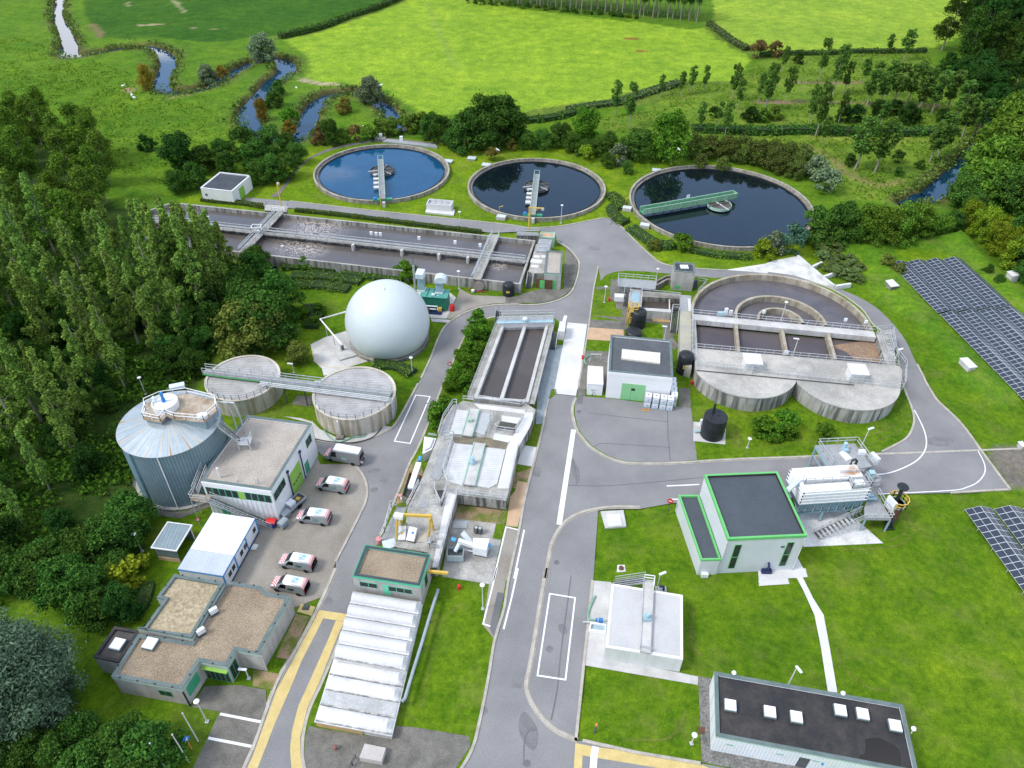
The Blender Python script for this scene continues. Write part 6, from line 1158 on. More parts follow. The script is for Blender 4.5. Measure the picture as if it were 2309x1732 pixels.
for col,b in enumerate(base):
    for lev in range(2):
        loc=(b.x,b.y+.5,.12+lev*1.19);lb='white liquid tote, %s' % ('top of the stack beside the green gate','bottom of the stack beside the green gate','top of the second stack from the green gate','bottom of the second stack from the green gate','top of the third stack from the green gate','bottom of the third stack from the green gate','top of the front corner stack by the workshop','bottom of the front corner stack by the workshop')[col*2+(0 if lev else 1)]
        if tp0 is None:tp0=tote();tp0.location=loc;tp0.rotation_euler=(0,0,rot);tp0['label']=lb;tp0['group']='stacked liquid totes'
        else:dup(tp0,loc,rot,1,lb,'stacked liquid totes')
for i in range(4):
    for lev in range(2):dup(tp0,(base[3].x+.75+.12*i,base[3].y+1.5+1.28*i,.12+lev*1.19),rot,1,'white liquid tote in the row along the side wall of the white workshop','liquid totes along the side wall')
q=T(10,1165,240,.13);t=thing('barrier','two orange barrier bars lying in front of the liquid totes','barrier',(q.x,q.y,.12));MB().beam((q.x-.7,q.y+.1,.2),(q.x+.7,q.y+.2,.2),.12,.12).build('bar',MAT['orange'],t);MB().beam((q.x-.7,q.y-.2,.2),(q.x+.7,q.y-.1,.2),.12,.12).build('bar',MAT['yellow'],t)
sp_=rect3(T(10,675,112,.1),T(10,800,120,.1),T(6,818,1430,2.6));p=ccw(sp_);p=[p[0],p[1],p[1]+(p[2]-p[1]).normalized()*4.9,p[0]+(p[3]-p[0]).normalized()*4.9];t=thing('white_silo','white box container with a small board on trestles at its front, beside the workshop','container',(*cen(p),0));MB().prism(p,.12,2.5).build('body',MAT['white'],t);MB().prism(inset(p,-.05),2.5,2.58).build('roof',MAT['slab_white'],t)
q=T(10,735,50,1.4);mb=MB();mb.add([(q.x-.55,q.y-.6,1.25),(q.x+.55,q.y-.6,1.25),(q.x+.25,q.y-.2,1.5),(q.x-.25,q.y-.2,1.5)],[(0,1,2,3),(3,2,1,0)]);mb.build('board',MAT['brown'],t);mb=MB()
for k in (-.3,.3):mb.beam((q.x,q.y-.5,1.2),(q.x+k,q.y-.6,.1),.06,.06)
mb.build('trestle',MAT['steel_dark'],t);q=T(6,740,1385,1.2);MB().tube([(q.x-.8,q.y,.2),(q.x-.6,q.y+.4,1.6),(q.x+1.2,q.y+.4,1.6),(q.x+1.2,q.y+.4,.2)],.1,6).build('pipework',MAT['steel'],t)
ground_hose('hose','green hose curving from the white box container',6,[(730,1375),(690,1380),(655,1415),(670,1455)],.12,'pipe_green',.15)
# ------------------------------------------------------------------ flat white slab tank in the lawn
def slab_tank():
    z=2.75;p=ccw([v2(q) for q in TT(14,[(832,655),(1475,758),(1472,222),(882,126)],z)]);c=cen(p);t=thing('slab_tank','flat topped white concrete tank with a raised walkway strip, beside the parking lane','tank',(*c,0));MB().prism(p,-.1,z-.12).build('wall',MAT['white_tank'],t);MB().frame(p,.3,z-.12,z+.05).build('rim',MAT['white'],t);MB().prism(inset(p,.3),z-.119,z).build('roof_slab',MAT['slab_top'],t)
    s=[v2(q) for q in TT(14,[(1118,690),(1202,705),(1232,108),(1145,98)],z+.35)];MB().prism(s,z+.002,z+.35).build('walkway_strip',MAT['concrete_light'],t);mb=MB();s=ccw(s);mb.frame(inset(s,-.04),.1,z+.3,z+.5);mb.build('edge_rail',MAT['steel'],t)
    mb=MB();mb.rail(TT(14,[(1118,660),(1210,680)],z+.36),.6,.9,.04);mb.build('guard',MAT['steel'],t)
    q=T(14,1172,415,z+.4);MB().box((q.x,q.y,z+.35),(.9,.9,.35)).build('motor_base',MAT['paleblue2'],t);MB().cyl((q.x,q.y,z+.7),.28,.7,14).build('motor',MAT['paleblue'],t)
    a=T(14,900,130,.2);b=T(14,1150,95,z+.2);st=stair(t,a,b,1.0,'steel');MB().rail(TT(14,[(1150,95),(1232,105),(1225,180)],z+.36),1.1,1.0,.045).build('landing_railing',MAT['white'],t)
    pt=ccw([v2(q) for q in TT(14,[(705,445),(840,460),(835,530),(690,510)],.6)]);MB().frame(pt,.18,0,.6).build('pit_wall',MAT['white'],t);MB().sheet(inset(pt,.1),.2).build('pit_floor',MAT['paleblue2'],t);q=T(14,790,440,.6);MB().box((q.x,q.y,.3),(.5,.4,.8)).build('valve',MAT['blue'],t);q=T(14,775,430,.6);MB().box((q.x-.3,q.y,.3),(.2,.3,.6)).build('valve',MAT['blue'],t);MB().tube([(q.x-2.0,q.y-.2,.5),(q.x+1.4,q.y-.3,.5)],.1,6).build('pipe',MAT['steel'],t)
MAT['white_tank']=M('white_tank_wall',(.64,.65,.64),(.56,.57,.56),.5,.8,.05,5,streak=.25,streakcol=(.45,.45,.43));MAT['slab_top']=M('pale_tank_top',(.52,.52,.515),(.45,.45,.445),.25,.85,.06,4)
slab_tank();ground_hose('hose','green hose lying on the concrete beside the flat white tank',14,[(745,235),(710,310),(685,380),(690,425),(740,440)],.13,'pipe_green')
q=T(14,1290,180,0);t=thing('pump_unit','small dark pump standing at the back wall of the flat white tank','pump',(q.x,q.y,0));MB().box((q.x,q.y,0),(1.4,.8,.3)).build('base',MAT['concrete_light'],t);MB().tube([(q.x-.3,q.y,.8),(q.x+.3,q.y,.8),(q.x+.3,q.y-.2,.3)],.16,8).build('pump',MAT['blue_dark'],t)
# ------------------------------------------------------------------ new white building with green trim
def new_building():
    z=7.3;p=ccw(rect3(T(10,1852,1308,z),T(11,408,1278,z),T(11,150,752,z)));c=cen(p);t=thing('filter_hall','tall white clad hall with dark roof and bright green roof edge','hall',(*c,0));MB().prism(p,-.1,z-.4).build('wall',MAT['hallwall'],t);MB().frame(p,.3,z-.4+.001,z-.05).build('parapet',MAT['roof_black'],t);MB().frame(inset(p,-.06),.30,z-.05,z+.02).build('roof_edge',MAT['trimgreen'],t);MB().frame(inset(p,-.06),.06,z-.45,z-.051).build('fascia',MAT['trimgreen'],t);MB().sheet(inset(p,.3),z-.38).build('roof',MAT['hallroof'],t)
    A,B=p[0],p[1];L1=(B-A).length
    for u in (1.15,L1-2.2):wn=window(t,A,B,c,u,u+.95,1.0,6.0,'trimgreen',1,.08);wallbox(MB(),A,B,c,u+.05,u+.9,3.4,3.5,.05,.07).build('mullion',MAT['trimgreen'],wn)
    wallbox(MB(),A,B,c,L1*.72,L1*.72+.5,4.9,5.3).build('vent_grille',MAT['coping'],t)
    for u in (-.05,L1-.1):q=A+(B-A).normalized()*u-Vector((0,.08));MB().tube([(q.x,q.y,.1),(q.x,q.y,z-.6)],.07,6).build('rain_pipe',MAT['oldsheet'],t)
    q=T(10,2165,1570,.3);mb=MB();mb.tube([(q.x,q.y+.5,1.2),(q.x,q.y+.1,1.9),(q.x+.05,q.y-.3,1.6),(q.x,q.y-.3,.6)],.16,8);mb.box((q.x,q.y-.1,.05),(1.3,.7,.6));mb.build('inlet_pump',MAT['blue_dark'],t)
    z2=3.3;a=ccw([v2(q) for q in TT(10,[(1627,1482),(1790,1478),(1605,945),(1440,945)],z2)]);a[1]=a[1];MB().prism(a,-.1,z2-.3).build('annex_wall',MAT['hallwall'],t);MB().sheet(inset(a,.2),z2-.28).build('annex_roof',MAT['hallroof'],t);MB().frame(inset(a,-.04),.26,z2-.299,z2).build('annex_roof_edge',MAT['trimgreen'],t)
    q=a[0].lerp(a[1],.35);MB().box((q.x,q.y-.3,.05),(.9,.5,.7)).build('wall_box',MAT['plastic'],t)
MAT['hallwall']=M('white_hall_cladding',(.60,.63,.64),(.54,.57,.585),.3,.5,.03,5);MAT['trimgreen']=M('bright_green_trim',(.15,.50,.16),(.13,.44,.14),.8,.5,.04);MAT['hallroof']=M('new_roof_felt',(.062,.075,.090),(.078,.092,.106),.25,.8,.10,6)
new_building()
# ------------------------------------------------------------------ white filter unit on steel frame
def filter_unit():
    R='F';zt=6.6;zb=4.1;t=thing('filter_unit','large ribbed white filter box on a blue grey steel frame beside the green edged hall','filter',(*v2(T(R,900,1350,0)),0))
    top=ccw(rect3(T(R,395,1035,zt),T(R,1500,960,zt),T(R,1270,570,zt)));c=cen(top)
    MB().prism(top,zb,zt-.05).build('box',MAT['white'],t);MB().prism(inset(top,-.03),zt-.05,zt).build('lid',MAT['filterlid'],t)
    for i in range(4):MB().frame(inset(top,-.16),.16-.01,zb+.12+i*.62,zb+.27+i*.62).build('rib',MAT['white_panel'],t)
    mb=MB()
    for a,b in zip(top,top[1:]+top[:1]):
        n=int((b-a).length//1.0)
        for i in range(n+1):q=a.lerp(b,i/n);mb.box((q.x,q.y,zb),(.12,.12,zt-zb-.1))
    mb.build('rib_posts',MAT['white_panel'],t)
    fr_=inset(top,.15);MB().frame(inset(top,-.05),.35,zb-.3,zb-.002).build('frame_beam',MAT['bluesteel'],t)
    a,b=fr_[0],fr_[1];mb=MB()
    for i in range(8):
        q=a.lerp(b,(i+.0)/8);q2=a.lerp(b,(i+1)/8);k=fr_[3].lerp(fr_[2],i/8);k2=fr_[3].lerp(fr_[2],(i+1)/8);m_=q.lerp(q2,.5);m2_=k.lerp(k2,.5)
        mb.add([(*q,zb-.3),(*q2,zb-.3),(*k2,zb-.3),(*k,zb-.3),(*m_.lerp(q,.35),zb-1.7),(*m_.lerp(q2,.35),zb-1.7),(*m2_.lerp(k2,.35),zb-1.7),(*m2_.lerp(k,.35),zb-1.7)],[(0,1,5,4),(1,2,6,5),(2,3,7,6),(3,0,4,7),(7,6,5,4)])
    mb.build('hoppers',MAT['bluesteel'],t);mb=MB()
    for i in range(9):
        q=a.lerp(b,i/8);mb.beam((*q,zb-.3),(*q,zb-2.0),.12,.12)
    mb.build('hopper_ribs',MAT['paleblue2'],t);MB().frame(inset(top,.05),.25,zb-2.2,zb-1.95).build('lower_beam',MAT['bluesteel'],t)
    for f in (.06,.42,.94):
        for k in (0,1):
            q=fr_[0].lerp(fr_[1],f) if k==0 else fr_[3].lerp(fr_[2],f);MB().beam((*q,0),(*q,zb-2.2),.28,.28).build('leg',MAT['bluesteel2'],t)
    # walkway on the lid
    zz=zt+.25;wk_=[v2(q) for q in TT(R,[(400,890),(1150,830),(1190,965),(1500,935),(1400,770),(1170,780),(1150,800),(360,830)],zz)];MB().prism(wk_,zz-.12,zz).build('lid_walkway',MAT['grating'],t);rl=MB();rl.rail(TT(R,[(370,830),(400,890),(1120,850),(1190,965),(1500,935),(1400,770)],zz),1.0,1.2,.035);rl.rail(TT(R,[(990,715),(1380,690)],zt),.5,1.2,.03);rl.build('lid_railing',MAT['steel'],t)
    q=T(R,1310,890,zz);MB().box((q.x,q.y,zz),(1.2,.9,.35),.05).build('white_case',MAT['plastic'],t);q=T(R,1195,545,zt);MB().tube([(q.x-.3,q.y-.2,zt-.1),(q.x-.3,q.y-.2,zt+.7),(q.x+.1,q.y-.2,zt+.95),(q.x+.4,q.y-.2,zt+.6),(q.x+.4,q.y-.2,zt-.1)],.18,8).build('black_pipe',MAT['black'],t)
    MB().beam(T(R,120,1000,6.9),T(R,310,830,zt),.6,.5).build('link_duct',MAT['steel_light'],t)
    # rear platform
    zp=4.6;rp=ccw([v2(q) for q in TT(R,[(600,250),(1235,220),(1520,600),(1320,640),(820,620)],zp)]);MB().prism(rp,zp-.2,zp).build('rear_platform',MAT['grating'],t);MB().rail([(*q,zp) for q in TT(R,[(860,600),(610,235),(1250,205),(1540,600)],zp) for q in [v2(q)]],1.1,1.4,.045).build('rear_railing',MAT['steel'],t);MB().strip([v2(T(R,585,250,zp)),v2(T(R,800,610,zp))],.12,zp-.5,zp+.02).build('rear_beam',MAT['paleblue2'],t)
    for x,y in ((600,260),(1230,230),(1500,590)):q=T(R,x,y,zp);MB().beam((q.x,q.y,0),(q.x,q.y,zp-.2),.24,.24).build('leg',MAT['bluesteel2'],t)
    q=T(R,600,260,zp);q2=T(R,820,600,zp);mb=MB();mb.beam((q.x,q.y,2.6),(q2.x,q2.y,2.6),.12,.14);mb.beam((q.x,q.y,.3),(q2.x,q2.y,2.6),.1,.1);mb.build('brace',MAT['paleblue2'],t)
    q=T(R,1075,440,zp);MB().box((q.x,q.y,zp),(.9,1.7,.3),.35).build('conveyor_case',MAT['white'],t);q=T(R,1065,340,zp+.2);mb=MB().box((q.x,q.y,zp),(.7,.9,.7),.2);mb.cyl((q.x-.05,q.y+.3,zp+.7),.28,.8,12);mb.build('feed_pump',MAT['paleblue'],t);q=T(R,1345,390,zp);MB().box((q.x,q.y,zp),(.9,.7,.6)).build('case',MAT['plastic'],t);q=T(R,1550,500,zp-.5);MB().box((q.x,q.y,zp-.8),(.5,1.6,1.3),.35).build('panel_case',MAT['plastic'],t)
    # front platform and stair
    zf=2.6;fp=ccw([v2(q) for q in TT(R,[(1400,1480),(1850,1490),(1600,1060),(1500,1000),(1430,1180),(1390,1300)],zf)]);MB().prism(fp,zf-.2,zf).build('front_platform',MAT['grating'],t);rl=MB();rl.rail(TT(R,[(1400,1490),(1850,1495),(1600,1050)],zf),1.1,1.3,.045);rl.build('front_railing',MAT['steel'],t)
    for x,y in ((1420,1470),(1830,1480),(1620,1100)):q=T(R,x,y,zf);MB().beam((q.x,q.y,0),(q.x,q.y,zf-.2),.2,.2).build('leg',MAT['bluesteel2'],t)
    stair(t,T(11,480,1290,.1),T(11,880,1105,zf),1.3);q=T(R,1520,1190,zf);mb=MB();mb.tube([(q.x-.9,q.y+.2,zf+.4),(q.x+.6,q.y+.2,zf+.4)],.2,8);mb.box((q.x-.2,q.y+.8,zf),(1.0,.6,.6));mb.build('discharge_pump',MAT['paleblue'],t)
    q=T(R,1560,950,zf);mb=MB()
    for i in range(5):a=R_(i*70);mb.tube([(q.x+.7*math.cos(a+R_(j*50)),q.y+.2*i-.3,zf+1.2+.7*math.sin(a+R_(j*50))) for j in range(6)],.05,5)
    mb.build('cable_loops',MAT['steel'],t);q=T(R,1510,740,3.6);MB().box((q.x,q.y,3.0),(.8,.8,1.2)).build('side_pump',MAT['paleblue'],t)
def filterlid():
    m=M('white_lid_with_rust_stain',(.82,.82,.82),(.76,.76,.77),.3,.4,.04,5);nt=m.node_tree;b=nt.nodes['Principled BSDF'];L=nt.links.new;src=b.inputs['Base Color'].links[0].from_socket;ge=N(nt,'ShaderNodeNewGeometry');vd=N(nt,'ShaderNodeVectorMath',operation='DISTANCE');q=T('F',1200,700,6.6);vd.inputs[1].default_value=q;L(ge.outputs['Position'],vd.inputs[0]);nz=N(nt,'ShaderNodeTexNoise');nz.inputs['Scale'].default_value=1.1;nz.inputs['Detail'].default_value=5;L(ge.outputs['Position'],nz.inputs['Vector']);r=N(nt,'ShaderNodeMapRange');r.inputs[1].default_value=2.5;r.inputs[2].default_value=.3;L(vd.outputs['Value'],r.inputs[0]);r2=N(nt,'ShaderNodeMapRange');r2.inputs[1].default_value=.35;r2.inputs[2].default_value=.6;L(nz.outputs[0],r2.inputs[0]);mu=N(nt,'ShaderNodeMath',operation='MULTIPLY');L(r.outputs[0],mu.inputs[0]);L(r2.outputs[0],mu.inputs[1]);mx=N(nt,'ShaderNodeMix',data_type='RGBA');mx.inputs[7].default_value=(.42,.24,.13,1);L(src,mx.inputs[6]);L(mu.outputs[0],mx.inputs[0]);L(mx.outputs[2],b.inputs['Base Color']);return m
MAT['filterlid']=filterlid();MAT['bluesteel2']=M('pale_blue_steel',(.30,.42,.47),(.26,.37,.42),.8,.5,.06)
filter_unit()
def biofilter():
    q=T('F',1900,1500,0);q=T(11,1090,1190,0);t=thing('odour_scrubber','black scrubber stack with a mushroom cap and yellow guard rail','scrubber',(q.x,q.y,0));c=(q.x+.2,q.y+.9)
    MB().cyl((*c,.6),1.05,3.0,24).build('vessel',MAT['brown'],t);MB().tube([(c[0]+.3,c[1]+.6,3.5),(c[0]+.5,c[1]+1.0,5.8)],.26,10).build('stack',MAT['black'],t);MB().lathe((c[0]+.5,c[1]+1.0,5.75),[(.75,0),(.8,.12),(.7,.25),(.01,.28)],20).build('mushroom_cap',MAT['black'],t);MB().cyl((*c,3.5),1.25,.1,24).build('walk_ring',MAT['grating'],t)
    MB().rail([(c[0]+1.35*math.cos(R_(a)),c[1]+1.35*math.sin(R_(a)),3.55) for a in range(-120,150,30)],1.1,.8,.06).build('guard_rail',MAT['yellow'],t)
    b=T(11,1090,1225,.2);MB().tube([(c[0]-.2,c[1]-.3,1.8),(b.x-.4,b.y+.4,.9),(b.x-.7,b.y,.3),(b.x+.5,b.y,.3),(b.x+.2,b.y+.4,.9),(c[0]+.2,c[1]-.4,1.6)],.26,10).build('inlet_bend',MAT['black'],t);MB().box((c[0]-.9,c[1]-.2,2.6),(.4,1.6,1.9),.3).build('white_case',MAT['plastic'],t)
biofilter()
MAT['puddle']=watermat('rain_puddle',(.018,.016,.015),rough=.05,ior=1.4,bump=.0)
# ------------------------------------------------------------------ long dark roofed building
z=3.4;dp=ccw(rect3(T(14,1752,1390,z),T(15,1100,1662,z),T(14,1737,856,z)));e=(dp[1]-dp[0]).normalized();far_=T(15,1205,1135,z);Ld=(v2(far_)-dp[3]).dot(e);dp=[dp[0],dp[0]+e*Ld,dp[3]+e*Ld,dp[3]]
db,dp=building('long_building','long low white ribbed building with black felt roof and six rooflights','building',dp,z,'wallrib','roof_black','coping',.3,.35);c=cen(dp);Ld=(dp[1]-dp[0]).length
MB().frame(inset(dp,-.05),.06,z-.28,z-.062).build('fascia',MAT['palegreen'],db)
for R,x,y in ((14,1865,1145),(15,95,1200),(15,315,1243),(15,680,1187),(15,865,1218),(15,1135,1315)):skylight(db,T(R,x,y,z),1.2,1.2,math.atan2(e.y,e.x),.4)
pd=[v2(q) for q in TT(15,[(890,1420),(990,1405),(1080,1440),(1170,1500),(1190,1600),(1150,1650),(900,1600),(840,1560),(890,1530)],z-.28)];MB().sheet(smooth(pd+pd[:1],3)[:-1],z-.28).build('puddle',MAT['puddle'],db)
for u in (1.3,6.5,10.2):wallbox(MB(),dp[0],dp[1],c,u,u+.75,1.9,2.15).build('vent_grille',MAT['palegreen'],db)
door(db,dp[0],dp[1],c,8.9,10.0,.1,2.2,'steel_dark',False)
for k,(R,x,y) in enumerate(((14,1900,865),(15,710,1035),(15,1297,1330))):
    q=T(R,x,y,3.6);t=thing('globe_lamp',('white globe lamp at the back edge of the black felt roof, near its first rooflight','white globe lamp at the back edge of the black felt roof, by the footpath','white globe lamp at the far end wall of the black felt roofed building')[k],'lamp',(q.x,q.y,2.6));MB().lathe((q.x,q.y,3.3),[(.01,0),(.2,.06),(.28,.25),(.2,.42),(.01,.5)],14).build('globe',MAT['plastic'],t,True);MB().tube([(q.x,q.y-.1,2.6),(q.x,q.y,3.32)],.06,6).build('bracket',MAT['oldsheet'],t)
def roundsign(label,R,b,tp,face,post,mark,rr=.4):
    q=T(R,*b,0.02);h=height(q,R,*tp);t=thing('road_sign',label,'sign',(q.x,q.y,0));MB().tube([(q.x,q.y,0),(q.x,q.y,h)],.06,6).build('post',MAT[post],t);d=Vector((-q.x,-q.y,30)).normalized();s=Vector((-d.y,d.x,0)).normalized();u=d.cross(s)*-1;u=u if u.z>0 else -u;ctr=Vector((q.x,q.y,h))+Vector((d.x,d.y,0))*.09;u=Vector((0,0,1));pts=[ctr+s*(rr*math.cos(2*math.pi*i/20))+u*(rr*math.sin(2*math.pi*i/20)) for i in range(20)];dd=Vector((d.x,d.y,0)).normalized()*.03
    m2=MB();m2.add([p-dd for p in pts]+[p+dd for p in pts],[tuple(range(20)),tuple(range(39,19,-1))]+[(i,(i+1) % 20,20+(i+1) % 20,20+i) for i in range(20)]);f=m2.build('disc',MAT[face],t)
    if mark=='bar':MB().beam(ctr+dd*1.3-s*rr*.6+u*.02,ctr+dd*1.3+s*rr*.6+u*.02,.03,.14).build('bar',MAT['white'],f)
    if mark=='arrow':
        a=ctr+dd*1.3;MB().beam(a+u*.22+s*.15,a-u*.2-s*.1,.03,.12).build('arrow',MAT['white'],f)
        MB().beam(a-u*.22-s*.2,a-u*.16+s*.12,.03,.12).build('arrow_head',MAT['white'],f)
    if mark=='ring':MB().add([p-(p-ctr)*.35+dd*1.2 for p in pts],[tuple(range(20))]).build('white_field',MAT['white'],f)
roundsign('red and white round no entry sign on the lawn corner by the green edged hall',10,(1345,1105),(1365,990),'red','steel_dark','bar',.45)
roundsign('blue round sign with a white arrow on a red striped post beside the flagpoles',12,(1595,1500),(1552,1410),'blue','orange','arrow',.42)
roundsign('blue arrow sign on a red post at the wall of the black roofed building',15,(480,1659),(512,1600),'blue','red','arrow',.42)
roundsign('small red rimmed round sign in the planted hedge edge beside the central road',5,(1640,1490),(1642,1438),'red','steel','ring',.42)
roundsign('small red rimmed round sign on the grass between silo and site cabin',8,(1665,1200),(1648,1145),'red','steel','ring',.35)
# ------------------------------------------------------------------ solar arrays
def solarmat(name,c):
    m=bpy.data.materials.new(name);m.use_nodes=True;nt=m.node_tree;b=nt.nodes['Principled BSDF'];L=nt.links.new;uv=N(nt,'ShaderNodeUVMap');sp=N(nt,'ShaderNodeSeparateXYZ');L(uv.outputs[0],sp.inputs[0]);o=[]
    for i,w in ((0,.022),(1,.034)):
        fr=N(nt,'ShaderNodeMath',operation='FRACT');L(sp.outputs[i],fr.inputs[0]);pp=N(nt,'ShaderNodeMath',operation='PINGPONG');pp.inputs[1].default_value=.5;L(sp.outputs[i],pp.inputs[0]);lt=N(nt,'ShaderNodeMath',operation='LESS_THAN');lt.inputs[1].default_value=w;L(pp.outputs[0],lt.inputs[0]);o.append(lt)
    mxm=N(nt,'ShaderNodeMath',operation='MAXIMUM');L(o[0].outputs[0],mxm.inputs[0]);L(o[1].outputs[0],mxm.inputs[1]);mx=N(nt,'ShaderNodeMix',data_type='RGBA');mx.inputs[6].default_value=(*c,1);mx.inputs[7].default_value=(.55,.60,.64,1);L(mxm.outputs[0],mx.inputs[0]);L(mx.outputs[2],b.inputs['Base Color']);b.inputs['Roughness'].default_value=.22;b.inputs['IOR'].default_value=1.4;b.inputs['Specular IOR Level'].default_value=.35;return m
MAT['solar']=solarmat('solar_panel_glass',(.030,.040,.062));MAT['panelframe']=M('aluminium_frame',(.55,.58,.60),None,1,.4,.05,metal=.3)  # solar glass base raised to carry some reflected sky in its colour
def quad_uv(name,a,b,c_,d,nu,nv,mat,root):
    me=bpy.data.meshes.new(name);o0=Vector(LOC[root.name]);n=(Vector(b)-Vector(a)).cross(Vector(d)-Vector(a)).normalized();n=n if n.z>0 else -n;V=[Vector(q)-o0 for q in (a,b,c_,d)];Lw_=[q-n*.06 for q in V]
    me.from_pydata([tuple(q) for q in V+Lw_],[],[(0,1,2,3),(7,6,5,4),(0,4,5,1),(1,5,6,2),(2,6,7,3),(3,7,4,0)]);uvl=me.uv_layers.new(name='UVMap');co={0:(0,0),1:(nu,0),2:(nu,nv),3:(0,nv),4:(0,0),5:(0,0),6:(0,0),7:(0,0)}
    for lp in me.loops:uvl.data[lp.index].uv=co[lp.vertex_index]
    me.materials.append(mat);ob=bpy.data.objects.new(name,me);COL.objects.link(ob);ob.parent=root;LOC[ob.name]=LOC[root.name];return ob
def solar(label,A,B,s,w,group,nv=None):
    """A,B = ends of the low edge; s = sideways unit vector; w = width of a ridge pair"""
    z0,z1=.55,1.15;t=thing('solar_array',label,'solar array',(A.x,A.y,0),group);Ln=(B-A).length;nv=round(Ln/1.05);a0,a1=(A.x,A.y,z0),(B.x,B.y,z0);r0,r1=A+s*w*.5,B+s*w*.5;e0,e1=A+s*(w-.12),B+s*(w-.12);g=s*.03
    quad_uv('panel_slope',a0,(*(r0-g),z1),(*(r1-g),z1),a1,2,nv,MAT['solar'],t);quad_uv('panel_slope',(*(r0+g),z1),(*e0,z0),(*e1,z0),(*(r1+g),z1),2,nv,MAT['solar'],t)
    MB().beam((*r0,z1-.04),(*r1,z1-.04),.10,.10).build('ridge_rail',MAT['panelframe'],t);mb=MB()
    for i in range(int(Ln/3.5)+1):
        f=i*3.5/Ln
        for p,q,zz in ((A,B,z0),(r0,r1,z1),(e0,e1,z0)):k=p.lerp(q,f);mb.beam((k.x,k.y,0),(k.x,k.y,zz-.06),.08,.08)
    mb.build('mounting_posts',MAT['steel'],t,kind='stuff')
A0,B0=v2(T(7,1100,600,.6)),v2(T(7,1497,1015,.6));D0=v2(T(7,1690,558,.6));d=(B0-A0).normalized();s=Vector((-d.y,d.x));s=s if s.x>0 else -s;wtot=(D0-A0).dot(s);w=wtot/4;sk=(D0-A0).dot(d)/4
nm=('first','second','third','fourth')
for i in range(4):o=s*w*i+d*sk*i;solar('solar ridge in the upper block, %s counted from the grass bank' % nm[i],A0+o,A0+o+d*((B0-A0).length+sk*.2),s,w,'solar ridges in the upper block')
A1=v2(T(7,1515,1025,.6));B1=v2(T(11,2230,170,.6));d1=(B1-A1).normalized();s1=Vector((-d1.y,d1.x));s1=s1 if s1.x>0 else -s1
for i in range(5):o=s1*w*i+d1*sk*i;solar('solar ridge in the lower block, %s counted from the grass bank' % ('first','second','third','fourth','fifth')[i],A1+o,A1+o+d1*(44-2*i),s1,w,'solar ridges in the lower block')
A2=v2(T(11,1722,1063,.6));B2=v2(T(15,2230,215,.6));d2=(B2-A2).normalized();s2=Vector((-d2.y,d2.x));s2=s2 if s2.x>0 else -s2;w2=abs((v2(T(11,1965,1058,.6))-A2).dot(s2))
for i in range(3):o=s2*w2*i+d2*(v2(T(11,1965,1058,.6))-A2).dot(d2)*i;solar(('solar ridge standing in the open lawn, the one nearest the filter unit','solar ridge standing in the open lawn, behind the nearest one','solar ridge standing in the open lawn, hardly showing at the picture edge')[i],A2+o,A2+o+d2*((B2-A2).length+6),s2,w2-.25,'solar ridges in the lawn')
for k,(R,pts,h) in enumerate(((7,[(1060,745),(1120,735),(1178,790),(1110,800)],1.7),(7,[(1675,1390),(1745,1385),(1828,1465),(1760,1475)],1.75),(7,[(2070,670),(2130,660),(2190,700),(2120,712)],1.75),(11,[(2160,500),(2200,495),(2240,540),(2200,545)],.9))):
    p=ccw([v2(q) for q in TT(R,pts,h)]);t=thing('vent_block',('pale roofed inverter box on the grass bank by the upper solar block','low pale concrete block in the grass bank by the lower solar block','low pale concrete block behind the upper solar block','low pale concrete block at the lower end of the lower solar block')[k],'concrete block',(*cen(p),0));MB().prism(inset(p,.12),-.2,h-.12).build('body',MAT['concrete_dark' if k==0 else 'concrete_light'],t);MB().prism(p,h-.12,h).build('top',MAT['slab_white'],t)
    if k==0:a,b=p[0],p[1];wallbox(MB(),a,b,cen(p),.1,max(.6,(b-a).length-.1),.3,1.4).build('dark_front',MAT['steel_dark'],t)
# loading bay walls
for k,pts in enumerate(([(330,545),(440,640)],[(445,640),(530,600)],[(440,640),(545,730)],[(545,720),(650,685)],[(545,730),(640,800)],[(640,800),(770,780)])):q=TT(7,pts,.6);tag(MB().strip([v2(a) for a in q],.5,-.05,.9).build('bay_wall',MAT['oldsheet']),'low weathered concrete wall of the material bays beside the ring basin','wall','material bay walls')
MAT['skipblue']=M('pale_skip_paint',(.40,.48,.50),(.33,.40,.42),.8,.6,.1);MAT['brown_grey']=M('worn_reel',(.36,.30,.27),(.26,.22,.2),2,.8,.2);MAT['red_dull']=M('dull_red_paint',(.40,.08,.09),None,1,.7,.1);MAT['greybin']=M('grey_bin_plastic',(.30,.34,.36),(.26,.30,.32),1,.5,.06);MAT['blue_dark2']=M('deep_blue_plastic',(.02,.05,.28),None,1,.45,.05);MAT['rustgreen']=M('rusty_green_steel',(.10,.20,.15),(.30,.17,.09),.6,.8,.15,lo=.4,hi=.55)
